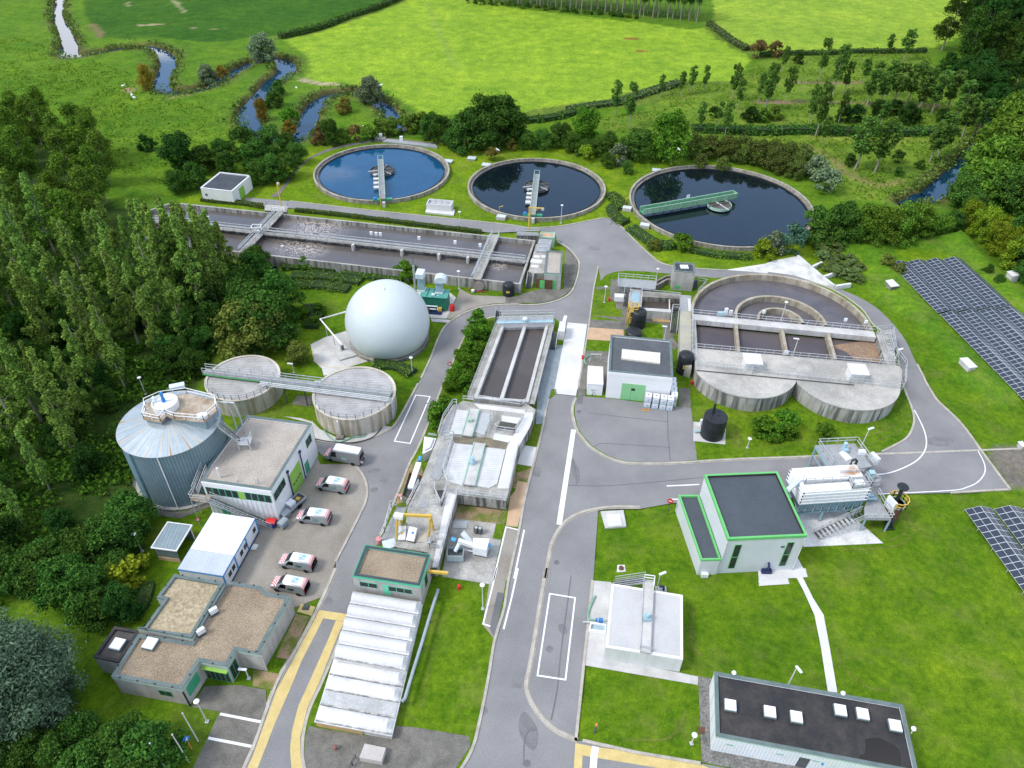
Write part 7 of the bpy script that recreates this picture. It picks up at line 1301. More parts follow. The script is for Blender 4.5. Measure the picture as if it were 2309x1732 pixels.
# ------------------------------------------------------------------ vans
def make_van(name,Lb,Hr,Wd,wb,colbody,hood,big=False):
    """van built round its own origin, nose towards +x"""
    t=thing(name,'x','van',(0,0,0));f=Lb/2;wh=.34 if not big else .36
    # stations along the length: x, roof z, shoulder z, half width low, half width roof
    if big:st=[(-f,2.30,1.15,.93,.80),(-f+.12,2.52,1.15,.98,.84),(-f+.6,2.58,1.15,.99,.85),(.9,2.58,1.15,.99,.85),(1.30,2.46,1.15,.99,.84),(2.05,1.38,1.13,.98,.86),(2.15,1.30,1.08,.97,.90),(f-.25,1.10,.92,.93,.84),(f,.80,.70,.84,.74)]
    else:st=[(-f,1.55,1.0,.88,.74),(-f+.15,1.84,1.02,.94,.76),(-f+.6,1.92,1.04,.95,.77),(.30,1.93,1.04,.95,.77),(.62,1.84,1.04,.95,.76),(1.42,1.16,1.02,.94,.80),(1.52,1.11,1.0,.93,.86),(f-.28,.96,.84,.90,.80),(f,.72,.62,.80,.70)]
    V=[];k=12
    for x,zr,zs,wl,wr in st:
        zb=.32
        V+=[(x,-wl*.96,zb),(x,-wl,.55),(x,-wl,zs),(x,-(wl+wr)/2,(zs+zr)/2),(x,-wr,zr-.10),(x,-wr*.8,zr-.01),(x,wr*.8,zr-.01),(x,wr,zr-.10),(x,(wl+wr)/2,(zs+zr)/2),(x,wl,zs),(x,wl,.55),(x,wl*.96,zb)]
    n=len(st);F=[(i*k+j,i*k+(j+1) % k,(i+1)*k+(j+1) % k,(i+1)*k+j) for i in range(n-1) for j in range(k)]+[tuple(range(k-1,-1,-1)),tuple((n-1)*k+j for j in range(k))]
    MB().add(V,F).build('body',MAT[colbody],t,True)
    def P(i,j,off): # a body vertex pushed out a little
        x,y,z=V[i*k+j];return (x+(off if i>=4 else 0),y+(off if y>0 else -off)*.6,z+off)
    o=.014;ri=5;hs=6
    # roof skin
    MB().add([P(i,j,.006) for i in range(1,5) for j in (5,6)],[(2*i,2*i+2,2*i+3,2*i+1) for i in range(3)]).build('roof_panel',MAT['carpaint_white'],t)
    lerp=lambda a,b,f_:tuple(a[q]+(b[q]-a[q])*f_ for q in range(3))
    a,b,c_,d=P(4,5,o),P(4,6,o),P(5,6,o),P(5,5,o);MB().add([lerp(a,d,.08),lerp(b,c_,.08),lerp(b,c_,.95),lerp(a,d,.95)],[(0,3,2,1)]).build('windscreen',MAT['glass'],t)
    MB().add([P(i,j,.012) for i in (6,7,8) for j in (4,5,6,7)],[(i*4+j,i*4+j+1,i*4+4+j+1,i*4+4+j) for i in range(2) for j in range(3)]).build('striped_bonnet',MAT['chevron'],t)
    for sg in (-1,1):
        j0,j1=(2,4) if sg<0 else (9,7);lo3,hi3,lo4,hi4,lo5=V[3*k+j0],V[3*k+j1],V[4*k+j0],V[4*k+j1],V[5*k+j0]
        def sp(x,h):   # point on the side at length x, height share h between shoulder and roof edge
            f_=(x-st[3][0])/(st[5][0]-st[3][0]);f_=min(max(f_,0),1);wl,wr=.95*1.0,.77;y=(st[3][3]+(st[3][4]-st[3][3])*h)+.012;return (x,sg*y,st[3][2]+(st[3][1]-.1-st[3][2])*h)
        xA=.10 if not big else .75;xB=.80 if not big else 1.45;q=[sp(xA,.08),sp(xB+.35,.08),sp(xB-.05,.80),sp(xA,.80)];MB().add(q,[(0,1,2,3),(3,2,1,0)]).build('side_window',MAT['glass'],t)
        x0,x1=(-1.0,-.15) if not big else (-.9,-.1);w=wl=st[3][3]
        MB().add([(x0,sg*(st[3][3]+.012),.92),(x1,sg*(st[3][3]+.012),.92),(x1,sg*(st[3][3]-.02),st[3][2]+.38),(x0,sg*(st[3][3]-.02),st[3][2]+.38)],[(0,1,2,3),(3,2,1,0)]).build('side_decal',MAT['decal'],t)
        MB().box((xB+.15,sg*(Wd/2+.12),st[3][2]+.05),(.14,.22,.2)).build('mirror',MAT['black'],t)
        MB().box((f-.18,sg*.66,.66),(.3,.28,.16)).build('headlight',MAT['glasslamp'],t)
        MB().box((-f+.02,sg*.80,.95),(.12,.14,.45)).build('tail_light',MAT['red'],t)
        for xx in (-wb/2,wb/2):
            wob=MB();wob.lathe((0,0,0),[(.2,-.12),(wh-.03,-.12),(wh,-.08),(wh,.08),(wh-.03,.12),(.2,.12)],20);vs=[(xx+v[0],sg*(Wd/2-.10)+v[2],wh+v[1]) for v in wob.v];wob.v=vs;we=wob.build('wheel',MAT['tyre'],t);rm=MB();rm.lathe((0,0,0),[(.01,-.115),(.21,-.115),(.21,.115),(.01,.115)],14);rm.v=[(xx+v[0],sg*(Wd/2-.10)+v[2],wh+v[1]) for v in rm.v];rm.build('rim',MAT['steel'],we)
    MB().add([(-f-.012,y,z) for y,z in ((-.70,1.08),(.70,1.08),(.64,1.5 if not big else 2.0),(-.64,1.5 if not big else 2.0))],[(3,2,1,0),(0,1,2,3)]).build('rear_window',MAT['glass'],t)
    MB().add([(-f-.014,y,z) for y,z in ((-.80,.5),(.80,.5),(.82,1.05),(-.82,1.05))],[(3,2,1,0),(0,1,2,3)]).build('rear_chevrons',MAT['chevron'],t)
    if not big:MB().add([P(i,j,.016) for i in (0,1) for j in (4,5,6,7)]+[(-f+.42,y,1.918+.016) for y in (-.72,-.6,.6,.72)],[(j,j+1,4+j+1,4+j) for j in range(3)]+[(4+j,5+j,9+j,8+j) for j in range(3)]).build('striped_tail',MAT['chevron'],t)
    MB().box((0,0,.24),(Lb*.86,Wd*.9,.14)).build('sill',MAT['black'],t);MB().box((f-.06,0,.36),(.2,Wd*.84,.22)).build('bumper',MAT['black' if big else colbody],t);MB().box((-f+.02,0,.38),(.22,Wd*.9,.2)).build('bumper',MAT['black'],t)
    return t
MAT['decal']=M('pale_green_blue_decal',(.55,.68,.50),(.35,.55,.62),1.2,.35,.05);MAT['glasslamp']=M('headlight_glass',(.55,.58,.60),None,1,.1,.03,spec=.8);MAT['roofdecal']=M('red_blue_roof_decal',(.72,.60,.62),(.35,.60,.82),1.4,.35,.05,lo=.45,hi=.55)
def roofdecal(v,red):
    MB().add([(-1.35,-.45,1.955),(-.35,-.45,1.962),(-.35,.45,1.962),(-1.35,.45,1.955)],[(0,1,2,3)]).build('roof_decal',MAT['roofdecal'],v)
    for k,(x,y,w_,h_,mt) in enumerate(((-.75,.1,.5,.16,'bluelight'),(-1.05,-.2,.3,.3,'bluelight'),(-.9,.32,.7,.2,'redpale' if red else 'paleblue'))):MB().box((x,y,1.957),(w_,h_,.012)).build('emblem',MAT[mt],v)
MAT['bluelight']=M('light_blue_decal',(.22,.50,.80),None,1,.4,.02);MAT['redpale']=M('faded_red_decal',(.70,.30,.30),None,1,.4,.02)
MAT['carpaint_silver']=M('silver_paint',(.33,.355,.365),(.30,.325,.335),1,.3,.02,metal=.25,coat=.5)
big=make_van('panel_van',5.95,2.58,1.99,3.6,'carpaint_grey',None,True);small=make_van('small_van',4.75,1.93,1.90,3.0,'carpaint_silver',None);roofdecal(small,False)
def park(v,R,fx,fy,R2,rx,ry,wd,copy=None,label='',rot_fix=0):
    a,b=T(R,fx,fy,.03),T(R2,rx,ry,.03);d=(a-b);d.z=0;d.normalize();n=Vector((-d.y,d.x,0));n=n if n.y>0 else -n;c=(a+b)/2+n*(wd/2-.05);c.z=.035;ang=math.atan2(d.y,d.x)
    if copy:return dup(v,c,ang,1,label,'vans parked in the yard')
    v.location=c;v.rotation_euler=(0,0,ang);v['label']=label;v['group']='vans parked in the yard';return v
# rear doors of the big van stand open a little: two pale end flaps
for sg in (-1,1):MB().box((-3.15,sg*.55,.45),(.45,.06,.45),sg*.5).build('rear_step',MAT['oldsheet'],big)
park(big,9,650,668,9,833,702,1.99,None,'tall grey panel van with striped bonnet, parked closest to the covered round tank')
lbs=('silver van with striped bonnet, next to the tall grey panel van','silver van with striped bonnet, nearest to the grey wheeled bins','silver van with striped bonnet, between the binside van and the darker one','darker grey van with striped bonnet, nearest the office roof corner')
sm=[small]
park(small,9,560,908,9,733,940,1.9,None,lbs[0]);park(small,9,400,1182,9,590,1205,1.9,True,lbs[1]);park(small,9,265,1558,9,445,1590,1.9,True,lbs[2]);dk=park(small,13,205,192,13,380,228,1.9,True,lbs[3])
for ch in dk.children:
    if ch.name.startswith('body'):ch.data=ch.data.copy();ch.data.materials[0]=MAT['carpaint_grey']
# ------------------------------------------------------------------ yard odds and ends
def wheelie(label,R,x,y,lid,body,rot,w=1.25):
    q=T(R,x,y,.04);t=thing('wheeled_bin',label,'bin',(q.x,q.y,.04));c,s_=math.cos(rot),math.sin(rot)
    def L2(px,py,z):return (q.x+px*c-py*s_,q.y+px*s_+py*c,z)
    V=[L2(a*w/2*k,b*.5*k,z) for z,k in ((.18,.85),(1.05,1.0)) for a,b in ((-1,-1),(1,-1),(1,1),(-1,1))];MB().add(V,[(3,2,1,0),(4,5,6,7),(0,1,5,4),(1,2,6,5),(2,3,7,6),(3,0,4,7)]).build('body',MAT[body],t)
    pr=[L2(w/2*1.05*a,.52*math.cos(math.pi*i/6),1.06+.26*math.sin(math.pi*i/6)) for a in (-1,1) for i in range(7)];MB().add(pr,[(i,i+1,8+i,7+i) for i in range(6)]+[tuple(range(6,-1,-1)),tuple(range(7,14)),(0,7,13,6)]).build('lid',MAT[lid],t)
    for a in (-1,1):
        for b in (-1,1):p=L2(a*w*.36,b*.36,.1);MB().cyl((p[0],p[1],.04),.1,.14,10).build('wheel',MAT['tyre'],t)
wheelie('blue wheeled bin with a bright red lid at the corner of the white workshop',9,165,1200,'red','blue_dark2',-.15,1.3);wheelie('grey wheeled bin beside the red lidded bin',9,258,1205,'greybin','greybin',1.1);wheelie('grey wheeled bin between another grey bin and the small trailer',9,280,1130,'greybin','greybin',1.0)
def trailer():
    q=T(9,355,1030,.04);rot=1.05;t=thing('trailer','small open grey trailer loaded with a white box against the white workshop wall','trailer',(q.x,q.y,.04));c,s_=math.cos(rot),math.sin(rot);base=[Vector((q.x+a*c-b*s_,q.y+a*s_+b*c)) for a,b in ((-1.6,-.8),(1.6,-.8),(1.6,.8),(-1.6,.8))]
    MB().prism(base,.5,.58).build('bed',MAT['steel_dark'],t);MB().frame(base,.06,.58,.98).build('side_boards',MAT['steel'],t);p=(q.x-.7*c,q.y-.7*s_);MB().box((*p,.58),(1.1,1.0,.85),rot).build('white_box',MAT['plastic'],t);p=(q.x+.7*c,q.y+.7*s_);MB().box((*p,.58),(.5,.6,.3),rot+.3).build('yellow_tool',MAT['yellow'],t)
    for k in (-1,1):p=(q.x-k*.9*s_,q.y+k*.9*c);MB().box((*p,.05),(.62,.18,.6),rot).build('wheel',MAT['tyre'],t)
    MB().beam((q.x-1.6*c,q.y-1.6*s_,.5),(q.x-2.6*c,q.y-2.6*s_,.5),.1,.1).build('drawbar',MAT['steel_dark'],t)
trailer()
# ------------------------------------------------------------------ machine pad
def washer():
    R='M';q=T(R,1700,1150,.2);t=thing('sand_washer','pale steel sand washer with an inclined screw and raised lid on the stained machine slab','sand washer',(q.x,q.y,.13));z=2.1
    b=ccw([v2(k) for k in TT(R,[(1590,1060),(1820,1110),(1870,920),(1600,905)],z)]);MB().prism(b,.6,z).build('tank',MAT['plastic'],t);MB().prism(inset(b,.2),.13,.6).build('base',MAT['steel_dark'],t)
    MB().beam(T(R,1350,950,2.6),T(R,1620,1045,1.7),.55,.5).build('screw_housing',MAT['white'],t);l=TT(R,[(1390,880),(1450,810),(1590,930),(1560,990)],2.5);l[0].z=l[1].z=2.9;l[2].z=l[3].z=2.1;MB().add(l+[k-Vector((0,0,.25)) for k in l],[(0,3,2,1),(4,5,6,7),(0,1,5,4),(1,2,6,5),(2,3,7,6),(3,0,4,7)]).build('raised_lid',MAT['paleblue_sheet'],t)
    a=T(R,1310,945,2.6);MB().tube([a,a+Vector((-.6,.15,.1))],.3,10).build('screw_motor',MAT['blue_l'],t);a=T(R,1370,1000,2.2);b2=T(R,1300,1130,1.4);MB().tube([a,b2],.28,10).build('discharge_chute',MAT['steel_light'],t);a=T(R,1865,1000,1.3);MB().tube([a,a+Vector((.2,-.6,0))],.22,8).build('side_motor',MAT['blue_l'],t);MB().tube([T(R,1410,1100,.7),T(R,1600,1130,.7)],.09,6).build('drain_pipe',MAT['plastic'],t)
    for x,y in ((1420,1010),(1430,1080)):q=T(R,x,y,0);MB().beam((q.x,q.y,.13),(q.x,q.y,1.9),.1,.1).build('leg',MAT['steel'],t)
MAT['paleblue_sheet']=M('pale_steel_sheet',(.62,.68,.71),(.52,.58,.61),.8,.4,.06,metal=.2);MAT['blue_l']=M('light_blue_motor',(.10,.42,.72),None,1,.45,.05);washer()
q=T('M',1300,1330,.13);t=thing('skip_container','small pale blue grey skip under the chute of the sand washer','skip',(q.x,q.y,.13));rot=-.12
MB().frame([Vector((q.x+a,q.y+.9+b)) for a,b in ((-1.1,-.75),(1.1,-.75),(1.1,.75),(-1.1,.75))],.07,.3,1.5).build('body',MAT['skipblue'],t);MB().prism([Vector((q.x+a,q.y+.9+b)) for a,b in ((-1.05,-.7),(1.05,-.7),(1.05,.7),(-1.05,.7))],.3,1.0).build('grit_load',MAT['steel_dark'],t)
for a in (-.8,.8):MB().box((q.x+a,q.y+.5,.13),(.2,.3,.2)).build('wheel',MAT['tyre'],t)
def pumps():
    for k,(x,y) in enumerate(((1650,790),(1715,800))):
        q=T('M',x,y+30,.13);t=thing('valve_stack','upright grey valve beside the wall of the machine slab, %s' % ('farther from the road','nearer the road')[k],'valve',(q.x,q.y,.13));MB().tube([(q.x,q.y,.13),(q.x,q.y,1.3)],.22,8).build('pipe',MAT['steel'],t)
        mb=MB()
        for i in range(3):mb.cyl((q.x,q.y,.35+.4*i),.36,.12,12)
        mb.build('flanges',MAT['steel_dark'],t)
    q=T('M',1380,690,.13);tag(MB().box((q.x,q.y,.13),(2.0,1.3,.12)).build('steel_plate',MAT['steel']),'steel plate lying on the machine slab beside the walkway','steel plate')
pumps()
# skip lorry trough beside the grit chamber, tanks and boxes
t=thing('roll_off_container','long green and rust container beside the grit chamber, under a white screw chute','container',T(9,1290,920,0));p=ccw([v2(q) for q in TT(9,[(1235,950),(1300,990),(1420,790),(1300,745)],1.4)]);MB().frame(p,.12,.2,1.4).build('body',MAT['rustgreen'],t);MB().prism(inset(p,.1),.2,.9).build('grit_load',MAT['pitdark'],t);MB().beam(T(9,1380,680,2.4),T(9,1310,890,2.2),.8,.4).build('screw_chute',MAT['white'],t);q=T(9,1385,660,2.5);MB().tube([q,q+Vector((.1,.7,.1))],.28,10).build('chute_motor',MAT['blue_l'],t)
q=T(9,1265,985,.1);t=thing('hook_pallet','pile of red and white boxes at the foot of the green rust container','boxes',(q.x,q.y,.1));MB().box((q.x,q.y,.1),(1.2,.6,.6),.3).build('white_box',MAT['plastic'],t);MB().box((q.x-.6,q.y+.3,.1),(.7,.5,.7),.3).build('red_box',MAT['redpale'],t)
p=ccw([v2(q) for q in TT(9,[(1425,455),(1525,470),(1490,560),(1410,600)],2.0)]);t=thing('white_unit','white boxed machine unit on the kerb side of the grit chamber','machine',(*cen(p),0));MB().prism(p,-.05,1.9).build('casing',MAT['white'],t);MB().prism(inset(p,.3),1.9,2.15).build('top_box',MAT['slab_white'],t);MB().rail(TT(9,[(1460,450),(1525,460)],1.9),.5,.6,.04).build('railing',MAT['steel'],t)
q=T('M',40,985,.1);tag(MB().cyl((q.x,q.y,.1),.42,.9,14).build('red_barrel',MAT['redpale']),'faded red barrel at the kerb behind the gravel roofed screen house','barrel');
q=T('M',200,980,2.0);t=thing('louvre_box','tilted grey louvred box next to the red barrel','louvre box',(q.x,q.y,.1));MB().box((q.x,q.y,.1),(1.7,1.5,1.6),.35).build('body',MAT['paleblue_sheet'],t);mb=MB()
for i in range(4):mb.box((q.x-.1,q.y-.74+.05*i,.4+.3*i),(1.5,.12,.1),.35)
mb.build('louvres',MAT['steel_dark'],t,kind='stuff')
mb=MB();mb.rail(TT('M',[(60,950),(130,820),(240,400),(330,410)],.3),1.4,1.6,.05);t=tag(mb.build('guard_rail',MAT['steel']),'galvanised guard rail along the road kerb above the screen house','railing')
q=T('M',860,1040,2.5);t=thing('tilted_frame','grey steel frame leaning on the deck behind the screen house roof','frame',(q.x,q.y,2.45));MB().beam((q.x,q.y+.9,2.5),(q.x,q.y-.6,4.0),.8,.1).build('panel',MAT['steel'],t)
q=T('M',985,1010,2.6);t=thing('mesh_basket','square steel mesh basket standing on the long concrete walkway','basket',(q.x,q.y,2.57));MB().rail([(q.x+a,q.y+b,2.57) for a,b in ((-.8,-.7),(.8,-.7),(.8,.7),(-.8,.7))],1.0,.5,.03,True,2).build('mesh',MAT['steel'],t)
# hose reel, hydrant, extinguisher
q=T(5,1880,830,.1);t=thing('hose_reel','round hose reel on a red frame against the long basin wall','hose reel',(q.x,q.y,.04));wob=MB();wob.lathe((0,0,0),[(.01,-.3),(1.0,-.3),(1.0,-.22),(.5,-.2),(.5,.2),(1.0,.22),(1.0,.3),(.01,.3)],24);wob.v=[(q.x+v[0],q.y+v[2],1.2+v[1]) for v in wob.v];wob.build('drum',MAT['brown_grey'],t);MB().beam((q.x-1.6,q.y-.5,.2),(q.x+1.6,q.y-.5,.2),.14,.14).build('frame',MAT['red_dull'],t);MB().beam((q.x-2.2,q.y,.25),(q.x,q.y-.2,.3),.16,.16).build('tow_bar',MAT['red_dull'],t);MB().cyl((q.x-1.2,q.y-.6,.2),.35,.4,12).build('wheel',MAT['plastic'],t)
q=T(5,1658,995,.05);t=thing('red_cylinder','bright red cylinder standing at the edge of the generator slab','cylinder',(q.x,q.y,.04));MB().lathe((q.x,q.y,.04),[(.5,0),(.5,1.15),(.4,1.35),(.15,1.4),(.01,1.4)],16).build('body',MAT['red'],t,True)
q=T(5,205,735,0);t=thing('dark_pipe','dark standing vent pipe in the low shrubs below the long basin','vent pipe',(q.x,q.y,0));MB().lathe((q.x,q.y,0),[(.62,0),(.62,2.6),(.7,2.62),(.7,2.8),(.55,2.8),(.55,2.2)],18).build('pipe',MAT['black'],t)
for k,(R,x,y) in enumerate(((13,1715,170),(6,860,918),(6,1545,1610),(6,640,1400))):q=T(R,x,y,.1);t=thing('red_hydrant',('small red hydrant at the top of the lawn beside the parking strip','small red hydrant beside the inlet works path','small red hydrant at the foot of the lobed deck','small red marker on the washdown slab edge')[k],'hydrant',(q.x,q.y,.1));MB().lathe((q.x,q.y,.1),[(.22,0),(.18,.08),(.18,.6),(.26,.62),(.2,.8),(.01,.85)],12).build('body',MAT['red'],t)
for k,(R,x,y) in enumerate(((14,760,1310),)):q=T(R,740,1365,.0);t=thing('marker_post','short dark post with a rusty top in the lawn near the yellow road marking','post',(q.x,q.y,0));MB().tube([(q.x,q.y,0),(q.x+.1,q.y+.2,1.2)],.12,8).build('post',MAT['steel_dark'],t);MB().tube([(q.x+.1,q.y+.2,1.2),(q.x+.12,q.y+.25,1.5)],.14,8).build('cap',MAT['orange'],t)
# manholes and slabs in lawns
def slab(label,R,pts,h,mat='slab_white',lidpts=None,lidmat='slab_white',name='access_slab'):
    p=ccw([v2(q) for q in TT(R,pts,h)]);t=thing(name,label,'slab',(*cen(p),0));MB().prism(p,-.05,h).build('slab',MAT[mat],t)
    if lidpts:MB().prism([v2(q) for q in TT(R,lidpts,h+.12)],h,h+.12).build('lid',MAT[lidmat],t)
slab('square concrete access slab with a white lid at the road corner of the lawn',10,[(790,1080),(980,1070),(1005,1205),(830,1218)],.25,'concrete_light',[(845,1105),(950,1103),(972,1198),(855,1205)])
slab('small square concrete slab with a round iron cover in the lawn',10,[(930,1525),(990,1525),(1000,1580),(925,1585)],.1,'slab_white',[(945,1535),(965,1530),(985,1545),(980,1565),(955,1568),(940,1555)],'brown')
for k,(R,x,y) in enumerate(((1,1820,1310),(1,1625,1335),(1,1940,1365),(2,1255,1410))):q=T(R,x,y,.6);t=thing('inspection_hatch',('grey lidded hatch on the bare patch between the two smaller clarifiers and the bushes','grey lidded hatch at the rim of the deep blue clarifier','grey lidded hatch at the rim of the middle clarifier','grey lidded hatch behind the rim of the largest clarifier')[k],'hatch',(q.x,q.y,0));MB().box((q.x,q.y,0),(2.2,1.8,.5),-.2).build('box',MAT['concrete'],t);MB().box((q.x,q.y,.5),(2.3,1.9,.08),-.2).build('lid',MAT['steel_light'],t)
for k,(R,x,y) in enumerate((('c3',70,660),('c3',262,845),('c2',590,1020))):q=T(R,x,y,.8);t=thing('valve_box',('concrete valve box with a yellow pipe hook at the rim of the largest clarifier','concrete valve box with steel lid at the foot of the green girder bridge','concrete valve box with a yellow hook at the rim of the middle clarifier')[k],'valve box',(q.x,q.y,0));MB().box((q.x,q.y,0),(2.2,1.5,.8),-.3).build('box',MAT['concrete_light'],t);MB().box((q.x,q.y,.8),(2.0,1.3,.06),-.3).build('lid',MAT['steel_light'],t);(k != 1) and MB().tube([(q.x-.6,q.y+.2,.8),(q.x-.5,q.y+.2,3.0),(q.x+.4,q.y+.2,3.2)],.09,6).build('yellow_hook',MAT['yellow'],t)
t=thing('settling_box','open topped pale concrete box with a sloped slab on the lawn between two clarifiers','concrete box',T('c1',1950,1100,0));p=ccw([v2(q) for q in TT('c1',[(1770,985),(2140,1015),(2150,975),(1790,950)],1.9)]);p=rect3(T('c1',1765,1085,1.0),T('c1',2130,1115,1.0),T('c1',2150,985,1.9));MB().frame(p,.18,-.1,1.8).build('box_wall',MAT['slab_white'],t);MB().prism(inset(p,.15),0,1.2).build('box_floor',MAT['steel'],t);mb=MB()
for i in range(1,4):a,b=p[0].lerp(p[1],i/4),p[3].lerp(p[2],i/4);mb.beam((*a,1.75),(*b,1.75),.12,.12)
mb.build('cross_bars',MAT['steel'],t);sl=[T('c1',1750,1160,.3),T('c1',2165,1205,.3),T('c1',2185,1110,.6),T('c1',1770,1085,.6)];MB().prism([v2(q) for q in sl],-.05,.35).build('front_slab',MAT['slab_white'],t)
t=thing('weir_channel','steel covered outlet channel with two small white cabinets behind the deep blue clarifier','channel',T('c1',1500,140,0));MB().prism([v2(q) for q in TT('c1',[(1130,120),(1930,210),(1900,165),(1170,80)],.5)],-.1,.5).build('cover',MAT['grating'],t)
for x,y in ((1100,70),(1400,110)):q=T('c1',x,y,.5);MB().box((q.x,q.y,.2),(.9,.8,1.5)).build('cabinet',MAT['plastic'],t)
q=T('c1',1095,100,0);MB().box((q.x,q.y,0),(3.0,2.5,.8)).build('block',MAT['concrete'],t)
# ------------------------------------------------------------------ lamps, flag poles
def lamp(label,R,b,tp,kind='disc',h=None,zb=0.0,mat='oldsheet'):
    q=T(R,b[0],b[1],zb) if b else None
    if h:q=T(R,tp[0],tp[1],h);q.z=zb
    else:h=height(q,R,*tp);h=max(h,zb+2)
    t=thing('lamp_post',label,'street lamp',(q.x,q.y,zb));MB().tube([(q.x,q.y,zb),(q.x,q.y,h)],.085,8,r1=.055).build('pole',MAT['lamppole'],t);MB().box((q.x,q.y,zb),(.4,.4,.12)).build('foot',MAT['steel'],t)
    if kind=='disc':MB().lathe((q.x,q.y,h),[(.06,-.1),(.30,.02),(.32,.1),(.22,.16),(.01,.2)],16).build('lamp_head',MAT['plastic'],t)
    else:
        a=R_({'l':180,'r':20,'f':-70}[kind]);MB().beam((q.x-.15*math.cos(a),q.y-.15*math.sin(a),h),(q.x+.8*math.cos(a),q.y+.8*math.sin(a),h+.12),.3,.12).build('lamp_head',MAT['plastic'],t)
MAT['lamppole']=M('lamp_pole_metal',(.60,.61,.60),(.52,.53,.52),1,.5,.05)
lamp('lamp post under the trees behind the small open shed',8,(1183,1415),(1130,1262));lamp('lamp post at the office entrance beside the parking bays',12,(1722,1275),(1635,1108));lamp('lamp post behind the rear platform of the white filter unit',11,None,(925,398),'r',7.5)
lamp('lamp post on the grass below the far wall of the long basin',5,(270,582),(240,462));lamp('lamp post beside the black tank and the silver ducts, near the long basin wall',5,(1715,818),(1705,672));lamp('lamp post in the shrubs just below the white membrane ball',5,(1327,1525),(1325,1390));lamp('lamp post on the lawn between the perimeter road and the two smaller clarifiers',5,(1722,302),(1720,180));lamp('lamp post on the grass right in front of the middle clarifier rim',6,(460,272),(472,125));lamp('lamp post at the back rail of the inlet works, near the concrete tower',6,(1252,745),(1270,652));lamp('lamp post with a wide white foot in the lawn beside the inlet works',6,(820,932),(828,798));lamp('lamp post between the inlet works stair and the small lawn',6,(1318,1238),(1325,1130),'l')
lamp('lamp post standing on the ring basin walkway','B',(940,522),(992,350),'disc',None,ZD);lamp('lamp post on the lobed deck edge beside the compartments','B',(1050,870),(1105,702),'l',None,ZD);lamp('short lamp beside the first white vent housing on the lobed deck','B',(652,1035),(690,935),'disc',None,ZD);lamp('short lamp beside the second white vent housing on the lobed deck','B',(1650,1118),(1695,1040),'disc',None,ZD);lamp('lamp post at the stair end of the ring basin','B',(2035,890),(2075,825),'r',None,ZD)
lamp('lamp post with an angled head behind the flat white tank',14,(1255,180),(1280,45),'r');lamp('lamp post at the parking strip edge of the narrow lawn',13,(1912,338),(1915,138));lamp('lamp post behind the black felt roofed building',15,None,(325,820),'f',5.5);lamp('slim lamp post in the hedge behind the deep blue clarifier',1,(927,1112),(928,1048));lamp('slim lamp post in the undergrowth behind the corrugated silo',4,(1210,1690),(1160,1555));lamp('short twin lamp between the two covered round tanks',5,(342,1515),(332,1455),'l');lamp('short lamp on the grass beside the recessed office entrance',12,(2070,915),(2045,860),'l');lamp('small lamp in the lawn behind the stout black tank',10,(2008,555),(2025,490));lamp('short lamp by the iron cover next to the black roofed building',14,(1545,1457),(1562,1390))
for k,(b,tp) in enumerate((((1648,1437),(1515,1195)),((1570,1610),(1433,1385)),((1395,1680),(1330,1570)))):
    q=T(12,b[0],b[1],0);h=6.3;t=thing('flag_pole','bare grey flag pole without a flag, %s' % ('the one nearest the office','the middle one of three','the one farthest from the office')[k],'flag pole',(q.x,q.y,0),'flag poles by the office');MB().tube([(q.x,q.y,0),(q.x,q.y,h)],.075,8,r1=.05).build('pole',MAT['lamppole'],t);MB().lathe((q.x,q.y,h),[(.08,0),(.1,.08),(.01,.16)],8).build('finial',MAT['steel'],t)
# ------------------------------------------------------------------ vegetation
def quads(name,V,mat,parent=None,**props):
    """V: (n,4,3) array of leaf quads -> one mesh object"""
    n=len(V);me=bpy.data.meshes.new(name);me.vertices.add(4*n);me.vertices.foreach_set('co',V.astype(np.float32).ravel());me.loops.add(4*n);me.loops.foreach_set('vertex_index',np.arange(4*n,dtype=np.int32));me.polygons.add(n);me.polygons.foreach_set('loop_start',np.arange(0,4*n,4,dtype=np.int32));me.update(calc_edges=True);me.materials.append(mat)
    o=bpy.data.objects.new(name,me);COL.objects.link(o)
    if parent is not None:o.parent=parent
    for k,v in props.items():o[k]=v
    return o
def leaves(C,Nn,size,rng,long=1.35):
    """leaf quads round points C with facing Nn"""
    n=len(C);N_=Nn+rng.normal(0,.55,(n,3));N_ /= np.linalg.norm(N_,axis=1)[:,None]+1e-9
    A=np.cross(N_,rng.normal(0,1,(n,3)));A /= np.linalg.norm(A,axis=1)[:,None]+1e-9;B=np.cross(N_,A)
    s=(size*rng.uniform(.55,1.3,n))[:,None];w=s*.5;l=s*.5*long;k=rng.uniform(-.35,.35,(n,1))
    return np.stack([C-A*l,C-B*w+A*l*k+N_*s*.12,C+A*l,C+B*w+A*l*k+N_*s*.12],1)
def blobs_leaves(blobs,n,size,rng,inner=.55,long=1.35):
    B=np.array(blobs);wgt=(B[:,3]*B[:,4])**.9;idx=rng.choice(len(B),n,p=wgt/wgt.sum());d=rng.normal(0,1,(n,3));d /= np.linalg.norm(d,axis=1)[:,None]
    d[:,2]=np.where((d[:,2]<-.2) & (rng.random(n)<.6),-d[:,2],d[:,2]);r=inner+(1-inner)*rng.random(n)**.6;r=np.where(rng.random(n)<.13,rng.uniform(.9,1.45,n),r);R3=np.stack([B[idx,3],B[idx,3],B[idx,4]],1)
    return leaves(B[idx,:3]+d*R3*r[:,None],d*np.array((1,1,1.0))+np.array((0,0,.45)),size,rng,long)
